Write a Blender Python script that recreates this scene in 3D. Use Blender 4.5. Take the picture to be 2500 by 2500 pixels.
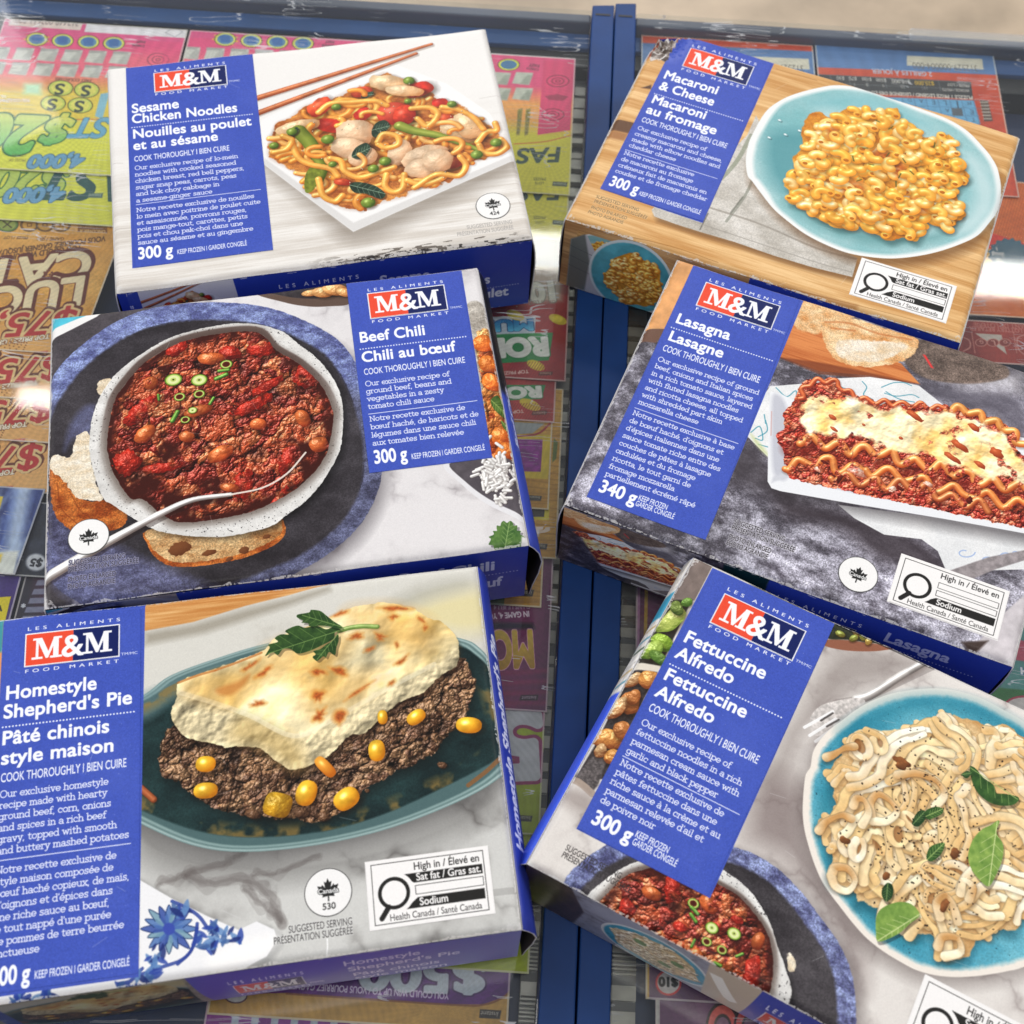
import bpy, math
import numpy as np

# ---------------------------------------------------------------- camera, light, exposure
for _o in list(bpy.data.objects):
    bpy.data.objects.remove(_o, do_unlink=True)
SC = bpy.context.scene
COL = SC.collection
U = 0.2                                   # one layout unit = the width of a meal box, 0.2 m

CAM_H, CAM_PITCH, CAM_ROLL, CAM_F = 2.722222620863975, 1.055711148680141, 0.06185277400866566, 3193.604659806201
_cp, _sp, _cr, _sr = math.cos(CAM_PITCH), math.sin(CAM_PITCH), math.cos(CAM_ROLL), math.sin(CAM_ROLL)
C_FWD = np.array([0, _cp, -_sp])
_right, _up = np.array([1.0, 0, 0]), np.array([0, _sp, _cp])
C_R = _cr * _right + _sr * _up
C_U = -_sr * _right + _cr * _up
C_POS = np.array([0, 0, CAM_H])

cam_data = bpy.data.cameras.new('camera')
cam = bpy.data.objects.new('camera', cam_data)
COL.objects.link(cam)
cam_data.sensor_width = 36.0
cam_data.lens = CAM_F / 2500.0 * 36.0
cam_data.clip_start, cam_data.clip_end = 0.01, 60.0
from mathutils import Matrix, Vector
_m = Matrix(((C_R[0], C_U[0], -C_FWD[0], 0), (C_R[1], C_U[1], -C_FWD[1], 0), (C_R[2], C_U[2], -C_FWD[2], CAM_H * U), (0, 0, 0, 1)))
cam.matrix_world = _m
cam_data.dof.use_dof = True
cam_data.dof.focus_distance = 0.585
cam_data.dof.aperture_fstop = 14.0
SC.camera = cam

world = bpy.data.worlds.new('World')
SC.world = world
world.use_nodes = True
_bg = world.node_tree.nodes['Background']
_bg.inputs[0].default_value = (0.92, 0.94, 1.0, 1)
_bg.inputs[1].default_value = 0.36

def area(name, loc, aim, sx, sy, power, col=(1, 1, 1)):
    d = bpy.data.lights.new(name, 'AREA')
    d.shape = 'RECTANGLE'; d.size = sx; d.size_y = sy; d.energy = power; d.color = col
    o = bpy.data.objects.new(name, d); COL.objects.link(o)
    o.location = loc
    o.rotation_euler = (Vector(aim) - Vector(loc)).to_track_quat('-Z', 'Y').to_euler()
    return o

AIM = (0.05, 0.33, 0.0)
area('left_window_light', (-2.6, 0.5, 1.7), AIM, 1.4, 1.6, 40.0, (1.0, 0.985, 0.95))
area('right_ceiling_light', (2.3, 0.9, 2.0), AIM, 1.2, 1.2, 30.0, (1.0, 0.96, 0.91))
area('back_ceiling_light', (0.0, 6.0, 2.7), AIM, 2.6, 1.0, 90.0, (1.0, 0.97, 0.93))
area('overhead_fill', (0.1, -0.15, 2.3), (0.1, 0.35, 0), 0.9, 0.5, 11.0, (1.0, 0.96, 0.91))  # fill added above the near side to brighten tickets between the boxes
area('far_veil_light', (-2.05, 3.05, 2.2), (-0.2, 0.5, 0), 0.9, 0.9, 6.5, (0.97, 0.98, 1.0))  # broad lamp added so its reflection veils the far-left tickets
area('tube_light', (0.60, 2.38, 2.2), (0.60, 2.38, 0), 1.56, 0.13, 11.0, (1.0, 0.98, 0.92))
area('glare_panel', (-1.20, 1.80, 2.2), (-1.20, 1.80, 0), 0.11, 0.06, 0.35, (1.0, 0.99, 0.97))  # small lamp added only to set a glare on the gold tickets

SC.view_settings.view_transform = 'Standard'
SC.view_settings.look = 'None'
SC.view_settings.exposure = 0.0
SC.view_settings.gamma = 1.0
SC.view_settings.use_curve_mapping = False
SC.render.engine = 'CYCLES'
SC.cycles.max_bounces = 8
SC.cycles.transparent_max_bounces = 12
SC.cycles.use_denoising = True
SC.render.film_transparent = False

# ---------------------------------------------------------------- layout helpers (units of box width)
def unproject(x, y, z=0.0):
    d = C_FWD + C_R * (x - 1250) / CAM_F - C_U * (y - 1250) / CAM_F
    t = (z - CAM_H) / d[2]
    return np.array([d[0] * t, d[1] * t, z])

def project(p):
    d = np.asarray(p, float) - C_POS
    z = d @ C_FWD
    return (1250 + CAM_F * (d @ C_R) / z, 1250 - CAM_F * (d @ C_U) / z)

def homography(src, dst):
    A = []
    for (x, y), (u, v) in zip(src, dst):
        A.append([x, y, 1, 0, 0, 0, -u * x, -u * y, -u])
        A.append([0, 0, 0, x, y, 1, -v * x, -v * y, -v])
    return np.linalg.svd(np.array(A, float))[2][-1].reshape(3, 3)

def apply_h(M, pts):
    p = np.atleast_2d(np.asarray(pts, float))
    q = np.c_[p, np.ones(len(p))] @ M.T
    return q[:, :2] / q[:, 2:3]

# ---------------------------------------------------------------- object helpers
def put(o, parent=None):
    COL.objects.link(o)
    if parent is not None:
        o.parent = parent
    return o

def mesh(name, verts, faces, mat, parent=None, uvs=None, smooth=False):
    me = bpy.data.meshes.new(name)
    me.from_pydata([tuple(np.asarray(v, float) * U) for v in verts], [], faces)
    if uvs is not None:
        lay = me.uv_layers.new(name='UVMap')
        idx = np.zeros(len(me.loops), dtype=np.int32)
        me.loops.foreach_get('vertex_index', idx)
        lay.data.foreach_set('uv', np.asarray(uvs, np.float32)[idx].ravel())
    me.materials.append(mat)
    if smooth:
        me.polygons.foreach_set('use_smooth', [True] * len(me.polygons))
    me.update()
    return put(bpy.data.objects.new(name, me), parent)

def box_vf(x0, x1, y0, y1, z0, z1):
    v = [(x0, y0, z0), (x1, y0, z0), (x1, y1, z0), (x0, y1, z0), (x0, y0, z1), (x1, y0, z1), (x1, y1, z1), (x0, y1, z1)]
    f = [(3, 2, 1, 0), (4, 5, 6, 7), (0, 1, 5, 4), (1, 2, 6, 5), (2, 3, 7, 6), (3, 0, 4, 7)]
    return v, f

def boxes(name, lst, mat, parent=None, bevel=0.0):
    V, F = [], []
    for b in lst:
        v, f = box_vf(*b)
        n = len(V); V += v; F += [tuple(i + n for i in q) for q in f]
    o = mesh(name, V, F, mat, parent)
    if bevel:
        m = o.modifiers.new('bevel', 'BEVEL'); m.width = bevel * U; m.segments = 2
    return o

def empty(name, loc):
    o = bpy.data.objects.new(name, None)
    o.empty_display_size = 0.02
    o.location = tuple(np.asarray(loc, float) * U)
    return put(o)

def reparent(o, parent):
    """put a mesh built in world units under an Empty without moving it"""
    o.parent = parent
    o.matrix_parent_inverse = Matrix.Translation(parent.location).inverted()
    return o

def tag(o, label=None, cat=None, group=None, kind=None):
    if label: o['label'] = label
    if cat: o['category'] = cat
    if group: o['group'] = group
    if kind: o['kind'] = kind
    return o

# ---------------------------------------------------------------- materials
def new_mat(name):
    m = bpy.data.materials.new(name); m.use_nodes = True
    nt = m.node_tree
    return m, nt, nt.nodes['Principled BSDF']

def lin(c):
    c = np.asarray(c, float) / 255.0
    return tuple(np.where(c <= 0.04045, c / 12.92, ((c + 0.055) / 1.055) ** 2.4)) + (1.0,)

def plain(name, rgb, rough=0.5, metal=0.0, spec=0.5, noise=0.0, nscale=60, bump=0.0, bscale=300):
    m, nt, p = new_mat(name)
    p.inputs['Base Color'].default_value = lin(rgb)
    p.inputs['Roughness'].default_value = rough
    p.inputs['Metallic'].default_value = metal
    p.inputs['Specular IOR Level'].default_value = spec
    tc = nt.nodes.new('ShaderNodeTexCoord')
    if noise:
        n = nt.nodes.new('ShaderNodeTexNoise'); n.inputs['Scale'].default_value = nscale; n.inputs['Detail'].default_value = 6
        nt.links.new(tc.outputs['Object'], n.inputs['Vector'])
        r = nt.nodes.new('ShaderNodeValToRGB')
        a = np.array(lin(rgb)[:3])
        r.color_ramp.elements[0].position = 0.3; r.color_ramp.elements[1].position = 0.7
        r.color_ramp.elements[0].color = tuple(a * (1 - noise)) + (1,)
        r.color_ramp.elements[1].color = tuple(np.minimum(1, a * (1 + noise))) + (1,)
        nt.links.new(n.outputs['Fac'], r.inputs['Fac'])
        nt.links.new(r.outputs['Color'], p.inputs['Base Color'])
    if bump:
        n = nt.nodes.new('ShaderNodeTexNoise'); n.inputs['Scale'].default_value = bscale; n.inputs['Detail'].default_value = 4
        nt.links.new(tc.outputs['Object'], n.inputs['Vector'])
        b = nt.nodes.new('ShaderNodeBump'); b.inputs['Strength'].default_value = bump; b.inputs['Distance'].default_value = 0.0006
        nt.links.new(n.outputs['Fac'], b.inputs['Height']); nt.links.new(b.outputs['Normal'], p.inputs['Normal'])
    return m

def acrylic_material(name, refl=1.0, haze=0.03):
    """thin clear acrylic: mostly transparent, fresnel gloss, faint milky scuffs and hairline scratches"""
    m, nt, p = new_mat(name)
    nt.nodes.remove(p)
    out = nt.nodes['Material Output']
    tr = nt.nodes.new('ShaderNodeBsdfTransparent'); tr.inputs[0].default_value = (0.95, 0.965, 0.96, 1)
    gl = nt.nodes.new('ShaderNodeBsdfGlossy'); gl.inputs['Roughness'].default_value = 0.045
    fr = nt.nodes.new('ShaderNodeFresnel'); fr.inputs['IOR'].default_value = 1.49
    # rays cross the sheet unrefracted, so both faces use the outside angle
    ge = nt.nodes.new('ShaderNodeNewGeometry')
    ior = nt.nodes.new('ShaderNodeMapRange'); ior.inputs[3].default_value = 1.49; ior.inputs[4].default_value = 1 / 1.49
    nt.links.new(ge.outputs['Backfacing'], ior.inputs[0]); nt.links.new(ior.outputs[0], fr.inputs['IOR'])
    tc = nt.nodes.new('ShaderNodeTexCoord')
    n = nt.nodes.new('ShaderNodeTexNoise'); n.inputs['Scale'].default_value = 14; n.inputs['Detail'].default_value = 8
    nt.links.new(tc.outputs['Object'], n.inputs['Vector'])
    mr = nt.nodes.new('ShaderNodeMapRange'); mr.inputs[1].default_value = 0.35; mr.inputs[2].default_value = 0.8
    mr.inputs[3].default_value = 0.02; mr.inputs[4].default_value = 0.07
    nt.links.new(n.outputs['Fac'], mr.inputs[0]); nt.links.new(mr.outputs[0], gl.inputs['Roughness'])
    mix = nt.nodes.new('ShaderNodeMixShader')
    mu = nt.nodes.new('ShaderNodeMath'); mu.operation = 'MULTIPLY'; mu.inputs[1].default_value = refl
    nt.links.new(fr.outputs[0], mu.inputs[0]); nt.links.new(mu.outputs[0], mix.inputs[0])
    nt.links.new(tr.outputs[0], mix.inputs[1]); nt.links.new(gl.outputs[0], mix.inputs[2])
    # scratches: thin bright lines out of stretched noise bands
    df = nt.nodes.new('ShaderNodeBsdfDiffuse'); df.inputs[0].default_value = (0.85, 0.87, 0.9, 1)
    total = None
    for k, (rx, rot, sc, wd) in enumerate([(9, 0.5, 26, 0.010), (12, -0.9, 22, 0.010), (10, 1.3, 30, 0.008)]):
        mp = nt.nodes.new('ShaderNodeMapping'); mp.inputs['Rotation'].default_value = (0, 0, rot); mp.inputs['Scale'].default_value = (sc * 0.35, sc * rx * 0.3, 1)
        mp.inputs['Location'].default_value = (k * 3.1, k * 1.7, 0)
        nn = nt.nodes.new('ShaderNodeTexNoise'); nn.inputs['Scale'].default_value = 1.0; nn.inputs['Detail'].default_value = 2
        nt.links.new(tc.outputs['Object'], mp.inputs[0]); nt.links.new(mp.outputs[0], nn.inputs['Vector'])
        s = nt.nodes.new('ShaderNodeMath'); s.operation = 'SUBTRACT'; s.inputs[1].default_value = 0.5
        a = nt.nodes.new('ShaderNodeMath'); a.operation = 'ABSOLUTE'
        c = nt.nodes.new('ShaderNodeMath'); c.operation = 'LESS_THAN'; c.inputs[1].default_value = wd * 0.35
        nt.links.new(nn.outputs['Fac'], s.inputs[0]); nt.links.new(s.outputs[0], a.inputs[0]); nt.links.new(a.outputs[0], c.inputs[0])
        g = nt.nodes.new('ShaderNodeTexNoise'); g.inputs['Scale'].default_value = 17 + 5 * k
        nt.links.new(tc.outputs['Object'], g.inputs['Vector'])
        gg = nt.nodes.new('ShaderNodeMath'); gg.operation = 'GREATER_THAN'; gg.inputs[1].default_value = 0.60
        nt.links.new(g.outputs['Fac'], gg.inputs[0])
        pr = nt.nodes.new('ShaderNodeMath'); pr.operation = 'MULTIPLY'
        nt.links.new(c.outputs[0], pr.inputs[0]); nt.links.new(gg.outputs[0], pr.inputs[1])
        if total is None: total = pr
        else:
            ad = nt.nodes.new('ShaderNodeMath'); ad.operation = 'ADD'
            nt.links.new(total.outputs[0], ad.inputs[0]); nt.links.new(pr.outputs[0], ad.inputs[1]); total = ad
    sc_ = nt.nodes.new('ShaderNodeMath'); sc_.operation = 'MULTIPLY'; sc_.inputs[1].default_value = 0.42
    nt.links.new(total.outputs[0], sc_.inputs[0])
    hz = nt.nodes.new('ShaderNodeMath'); hz.operation = 'ADD'; hz.inputs[1].default_value = haze; hz.use_clamp = True
    nt.links.new(sc_.outputs[0], hz.inputs[0])
    mix2 = nt.nodes.new('ShaderNodeMixShader')
    nt.links.new(hz.outputs[0], mix2.inputs[0]); nt.links.new(mix.outputs[0], mix2.inputs[1]); nt.links.new(df.outputs[0], mix2.inputs[2])
    nt.links.new(mix2.outputs[0], out.inputs['Surface'])
    return m

def print_material(name, canvas, rough=0.40, spec=0.20, bump=0.12):
    """printed board: the artwork is drawn by the code below into an image of its own"""
    img = canvas.to_image(name)
    m, nt, p = new_mat(name)
    t = nt.nodes.new('ShaderNodeTexImage'); t.image = img; t.interpolation = 'Linear'; t.extension = 'EXTEND'
    uv = nt.nodes.new('ShaderNodeUVMap'); uv.uv_map = 'UVMap'
    nt.links.new(uv.outputs[0], t.inputs['Vector'])
    nt.links.new(t.outputs['Color'], p.inputs['Base Color'])
    p.inputs['Roughness'].default_value = rough
    p.inputs['Specular IOR Level'].default_value = spec
    tc = nt.nodes.new('ShaderNodeTexCoord')
    n = nt.nodes.new('ShaderNodeTexNoise'); n.inputs['Scale'].default_value = 420; n.inputs['Detail'].default_value = 3
    nt.links.new(tc.outputs['Object'], n.inputs['Vector'])
    b = nt.nodes.new('ShaderNodeBump'); b.inputs['Strength'].default_value = bump; b.inputs['Distance'].default_value = 0.0004
    nt.links.new(n.outputs['Fac'], b.inputs['Height']); nt.links.new(b.outputs['Normal'], p.inputs['Normal'])
    return m
# ---------------------------------------------------------------- lettering: outlines turned into distance fields
GLYPH = {}
GRES = 72.0                                # distance-field samples per em

def seg_dist(X, Y, P, Q):
    d = np.full(X.shape, 1e9)
    for (x1, y1), (x2, y2) in zip(P, Q):
        dx, dy = x2 - x1, y2 - y1
        L = dx * dx + dy * dy + 1e-12
        t = np.clip(((X - x1) * dx + (Y - y1) * dy) / L, 0, 1)
        d = np.minimum(d, (X - x1 - t * dx) ** 2 + (Y - y1 - t * dy) ** 2)
    return np.sqrt(d)

def load_sans(chars):
    cu = bpy.data.curves.new('lettering', 'FONT')
    ob = bpy.data.objects.new('lettering', cu); COL.objects.link(ob)
    def width(s):
        cu.body = s
        dg = bpy.context.evaluated_depsgraph_get()
        c = ob.to_curve(dg)
        xs = [bp.co.x for s_ in c.splines for bp in s_.bezier_points]
        r = max(xs)
        ob.to_curve_clear()
        return r
    bar = width('|')
    for ch in chars:
        cu.body = ch
        dg = bpy.context.evaluated_depsgraph_get()
        c = ob.to_curve(dg)
        polys = []
        for s in c.splines:
            pts = []
            bz = s.bezier_points
            for i in range(len(bz)):
                a, b = bz[i], bz[(i + 1) % len(bz)]
                p0, p1, p2, p3 = [np.array(v[:2]) for v in (a.co, a.handle_right, b.handle_left, b.co)]
                n = 1 if np.allclose(p0 + (p3 - p0) / 3, p1, atol=1e-3) and np.allclose(p3 + (p0 - p3) / 3, p2, atol=1e-3) else 7
                for k in range(n):
                    t = k / n
                    pts.append((1 - t) ** 3 * p0 + 3 * (1 - t) ** 2 * t * p1 + 3 * (1 - t) * t * t * p2 + t ** 3 * p3)
            polys.append(np.array(pts))
        ob.to_curve_clear()
        adv = width(ch + '|') - bar
        if not polys: continue
        allp = np.vstack(polys)
        x0, y0 = allp.min(0) - 0.12; x1, y1 = allp.max(0) + 0.12
        w, h = int((x1 - x0) * GRES) + 1, int((y1 - y0) * GRES) + 1
        X, Y = np.meshgrid(x0 + np.arange(w) / GRES, y0 + np.arange(h) / GRES)
        ins = np.zeros(X.shape, bool); d = np.full(X.shape, 1e9)
        for P in polys:
            Q = np.roll(P, -1, 0)
            d = np.minimum(d, seg_dist(X, Y, P, Q))
            for (ax, ay), (bx, by) in zip(P, Q):
                c_ = (ay > Y) != (by > Y)
                if ay != by:
                    ins ^= c_ & (X < (bx - ax) * (Y - ay) / (by - ay) + ax)
        GLYPH['sans', ch] = (np.where(ins, d, -d).astype(np.float32), x0, y0, adv)
    GLYPH['sans', ' '] = (None, 0, 0, 0.28)
    bpy.data.objects.remove(ob); bpy.data.curves.remove(cu)

def _arc(cx, cy, rx, ry, a0, a1):
    n = max(4, int(abs(a1 - a0) / 15))
    t = np.radians(np.linspace(a0, a1, n + 1))
    return [(cx + rx * math.cos(a), cy + ry * math.sin(a)) for a in t]

def slab_shapes():
    b, t, T = 0.75, 9.25, 14.2
    L = lambda *p: [(p[i], p[i + 1]) for i in range(0, len(p), 2)]
    A = _arc
    S = {}
    S['a'] = ([A(4.4, 6.6, 3.2, 2.65, 0, 160), L(7.6, 6.6, 7.6, 1.6), L(7.6, b, 9.4, b), A(4.3, 3, 3.4, 2.3, 0, 360)], 9.7)
    S['b'] = ([L(2, b, 2, T), L(.3, T, 2, T), A(5.9, 5, 3.9, 4.25, 0, 360)], 10.6)
    S['c'] = ([A(5, 5, 4.1, 4.25, 48, 312), L(7.9, 8.2, 7.9, 6.6)], 9.3)
    S['d'] = ([L(8.5, b, 8.5, T), L(6.8, T, 8.5, T), L(8.5, b, 10.2, b), A(4.8, 5, 3.9, 4.25, 0, 360)], 10.7)
    S['e'] = ([A(5, 5, 4.1, 4.25, 0, 318), L(1, 5, 9.1, 5)], 10)
    S['f'] = ([L(3, b, 3, 11.5), A(5.8, 11.5, 2.8, 2.75, 55, 180), L(1, b, 5.2, b), L(.8, t, 6, t)], 7.0)
    S['g'] = ([A(4.8, 5.1, 3.9, 4.15, 0, 360), L(8.6, t, 8.6, -1.2), A(4.9, -1.2, 3.7, 2.7, 195, 360), L(8.6, t, 10.3, t)], 10.5)
    S['h'] = ([L(2, b, 2, T), L(.3, T, 2, T), L(.2, b, 3.9, b), A(5.2, 6, 3.2, 3.25, 0, 180), L(8.4, 6, 8.4, b), L(6.6, b, 10.2, b)], 10.6)
    S['i'] = ([L(2.4, b, 2.4, t), L(.6, t, 2.4, t), L(.5, b, 4.3, b), L(2.4, 12.8, 2.4, 13.1)], 4.9)
    S['j'] = ([L(2.8, t, 2.8, -2), L(1, t, 2.8, t), A(.8, -2, 2, 2, 220, 360), L(2.8, 12.8, 2.8, 13.1)], 4.9)
    S['k'] = ([L(2, b, 2, T), L(.3, T, 2, T), L(.2, b, 3.8, b), L(2, 4, 7.4, t), L(4.2, 6, 8.3, b), L(5.6, t, 9.2, t), L(6.4, b, 10, b)], 10.2)
    S['l'] = ([L(2.4, b, 2.4, T), L(.6, T, 2.4, T), L(.5, b, 4.3, b)], 4.9)
    S['m'] = ([L(2, b, 2, t), L(.3, t, 2, t), L(.3, b, 3.6, b), A(4.7, 6.3, 2.7, 2.95, 0, 180), L(7.4, 6.3, 7.4, b), L(6, b, 9, b), A(10.1, 6.3, 2.7, 2.95, 0, 180), L(12.8, 6.3, 12.8, b), L(11.2, b, 14.5, b)], 14.9)
    S['n'] = ([L(2, b, 2, t), L(.3, t, 2, t), L(.2, b, 3.9, b), A(5.2, 6, 3.2, 3.25, 0, 180), L(8.4, 6, 8.4, b), L(6.6, b, 10.2, b)], 10.6)
    S['o'] = ([A(5, 5, 4.1, 4.25, 0, 360)], 10)
    S['p'] = ([L(2, -3.8, 2, t), L(.3, t, 2, t), L(.2, -3.8, 3.9, -3.8), A(5.9, 5, 3.9, 4.25, 0, 360)], 10.6)
    S['q'] = ([L(8.6, -3.8, 8.6, t), L(8.6, t, 10.2, t), L(6.8, -3.8, 10.4, -3.8), A(4.8, 5, 3.9, 4.25, 0, 360)], 10.6)
    S['r'] = ([L(2.2, b, 2.2, t), L(.4, t, 2.2, t), L(.3, b, 4.5, b), A(5, 6.2, 2.8, 3.05, 45, 180)], 7.6)
    S['s'] = ([L(7, 9.3, 7, 7.6), L(7, 8.2, 5.8, 9.1, 4.2, 9.3, 2.3, 8.8, 1.6, 7.3, 2.6, 5.9, 4.4, 5.2, 6.4, 4.4, 7.3, 2.9, 6.4, 1.2, 4.3, .7, 2.3, 1.2, 1.3, 2.2), L(1.3, .7, 1.3, 2.6)], 8.6)
    S['t'] = ([L(3, 12.2, 3, 3), A(5.3, 3, 2.3, 2.3, 180, 310), L(.6, t, 6.6, t)], 7.4)
    S['u'] = ([L(2, t, 2, 4), A(5.2, 4, 3.2, 3.25, 180, 360), L(8.4, t, 8.4, b), L(.3, t, 2, t), L(6.7, t, 8.4, t), L(8.4, b, 10.2, b)], 10.6)
    S['v'] = ([L(1.7, t, 5, b), L(8.3, t, 5, b), L(0, t, 3.5, t), L(6.5, t, 10, t)], 10)
    S['w'] = ([L(1.7, t, 4.4, b, 7, 8.5, 9.6, b, 12.3, t), L(0, t, 3.4, t), L(10.6, t, 14, t)], 14)
    S['x'] = ([L(1.7, t, 8.3, b), L(8.3, t, 1.7, b), L(0, t, 3.4, t), L(6.6, t, 10, t), L(0, b, 3.4, b), L(6.6, b, 10, b)], 10)
    S['y'] = ([L(1.7, t, 5, b), L(8.3, t, 4.4, -2.2, 2.6, -3.8, .8, -3.6), L(0, t, 3.5, t), L(6.5, t, 10, t)], 10)
    S['z'] = ([L(1.2, 7.6, 1.2, t, 7.6, t, 1.2, b, 7.8, b, 7.8, 2.6)], 8.8)
    S['O'] = ([A(7.4, 7.2, 6.2, 7.0, 0, 360)], 14.6)
    S['N'] = ([L(2.4, b, 2.4, T - .4, 11.2, b, 11.2, T - .4), L(.4, T - .4, 2.4, T - .4), L(.4, b, 4.4, b), L(9.2, T - .4, 13.2, T - .4)], 13.4)
    S['I'] = ([L(2.6, b, 2.6, T - .4), L(.5, b, 4.7, b), L(.5, T - .4, 4.7, T - .4)], 5.4)
    S["'"] = ([L(1.5, 14, 1.5, 11.6)], 3)
    S[','] = ([L(1.7, .9, 1.1, -1.8)], 4)
    S['.'] = ([L(1.6, .6, 1.6, .7)], 4)
    S['-'] = ([L(.9, 5, 4.4, 5)], 5.4)
    S['œ'] = ([A(5, 5, 4.1, 4.25, 30, 330), A(12.6, 5, 4.1, 4.25, 0, 318), L(8.6, 5, 16.7, 5)], 17.5)
    acc = {'é': ('e', L(4.4, 11.6, 6.6, 13.8)), 'è': ('e', L(5.6, 11.6, 3.4, 13.8)), 'ê': ('e', L(3, 11.5, 5, 13.6, 7, 11.5)),
           'à': ('a', L(5.2, 11.6, 3, 13.8)), 'â': ('a', L(2.6, 11.5, 4.6, 13.6, 6.6, 11.5)), 'ç': ('c', L(5, .3, 5, -1.6, 3.6, -3))}
    for k, (base, st) in acc.items():
        S[k] = (S[base][0] + [st], S[base][1])
    S['ï'] = (S['i'][0][:3] + [L(.9, 12.6, .9, 12.9), L(3.9, 12.6, 3.9, 12.9)], 4.9)
    return S

def load_slab():
    em = 14.2 / 0.70
    for ch, (strokes, adv) in slab_shapes().items():
        P, Q = [], []
        for s in strokes:
            P += s[:-1]; Q += s[1:]
        P, Q = np.array(P) / em, np.array(Q) / em
        al = np.vstack([P, Q])
        x0, y0 = al.min(0) - 0.14; x1, y1 = al.max(0) + 0.14
        w, h = int((x1 - x0) * GRES) + 1, int((y1 - y0) * GRES) + 1
        X, Y = np.meshgrid(x0 + np.arange(w) / GRES, y0 + np.arange(h) / GRES)
        d = seg_dist(X, Y, P, Q)
        GLYPH['slab', ch] = ((0.70 / em - d).astype(np.float32), x0, y0, adv / em)
    GLYPH['slab', ' '] = (None, 0, 0, 5.4 / em)

# ---------------------------------------------------------------- painter
def value_noise(h, w, scale, seed, octaves=4, gain=0.5, ax=1.0, ay=1.0):
    rng = np.random.default_rng(seed)
    out = np.zeros((h, w), np.float32); amp, tot = 1.0, 0.0
    sx, sy = scale * ax, scale * ay
    for _ in range(octaves):
        gx, gy = int(w / sx) + 3, int(h / sy) + 3
        g = rng.random((gy, gx), dtype=np.float32)
        x = np.arange(w) / sx; y = np.arange(h) / sy
        xi, yi = x.astype(int), y.astype(int)
        fx, fy = x - xi, y - yi
        fx = (fx * fx * (3 - 2 * fx))[None, :]; fy = (fy * fy * (3 - 2 * fy))[:, None]
        a = g[np.ix_(yi, xi)]; b = g[np.ix_(yi, xi + 1)]; c = g[np.ix_(yi + 1, xi)]; d = g[np.ix_(yi + 1, xi + 1)]
        out += amp * ((a * (1 - fx) + b * fx) * (1 - fy) + (c * (1 - fx) + d * fx) * fy)
        tot += amp; amp *= gain; sx = max(sx / 2, 1.01); sy = max(sy / 2, 1.01)
    return out / tot

def worley(h, w, cell, seed, warp=0.0):
    rng = np.random.default_rng(seed)
    gx, gy = int(w / cell) + 4, int(h / cell) + 4
    jx, jy, idv = rng.random((gy, gx)), rng.random((gy, gx)), rng.random((gy, gx)).astype(np.float32)
    X, Y = np.meshgrid(np.arange(w) / cell + 1, np.arange(h) / cell + 1)
    if warp:
        X = np.clip(X + (value_noise(h, w, cell * 1.3, seed + 71, 3) - .5) * warp, 1, gx - 2.01)
        Y = np.clip(Y + (value_noise(h, w, cell * 1.3, seed + 72, 3) - .5) * warp, 1, gy - 2.01)
    xi, yi = X.astype(int), Y.astype(int)
    best = np.full((h, w), 9.0, np.float32); bid = np.zeros((h, w), np.float32)
    for dy in (-1, 0, 1):
        for dx in (-1, 0, 1):
            cx, cy = xi + dx, yi + dy
            d = ((cx + jx[cy, cx] - X) ** 2 + (cy + jy[cy, cx] - Y) ** 2).astype(np.float32)
            m = d < best
            best = np.where(m, d, best); bid = np.where(m, idv[cy, cx], bid)
    return np.sqrt(best), bid

def smooth_closed(pts, n=6):
    P = np.asarray(pts, float); out = []
    N = len(P)
    for i in range(N):
        p0, p1, p2, p3 = P[i - 1], P[i], P[(i + 1) % N], P[(i + 2) % N]
        for k in range(n):
            t = k / n
            out.append(0.5 * (2 * p1 + (p2 - p0) * t + (2 * p0 - 5 * p1 + 4 * p2 - p3) * t * t + (3 * p1 - p0 - 3 * p2 + p3) * t ** 3))
    return np.array(out)

def smooth_open(pts, n=6):
    P = np.asarray(pts, float)
    P = np.vstack([2 * P[0] - P[1], P, 2 * P[-1] - P[-2]]); out = []
    for i in range(1, len(P) - 2):
        p0, p1, p2, p3 = P[i - 1], P[i], P[i + 1], P[i + 2]
        for k in range(n):
            t = k / n
            out.append(0.5 * (2 * p1 + (p2 - p0) * t + (2 * p0 - 5 * p1 + 4 * p2 - p3) * t * t + (3 * p1 - p0 - 3 * p2 + p3) * t ** 3))
    out.append(P[-2])
    return np.array(out)

RGB = lambda c: np.asarray(c, np.float32) / 255.0
LDIR = np.array([-0.42, -0.55, 0.72]); LDIR = LDIR / np.linalg.norm(LDIR)
HDIR = LDIR + np.array([0, 0, 1.0]); HDIR = HDIR / np.linalg.norm(HDIR)

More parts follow.
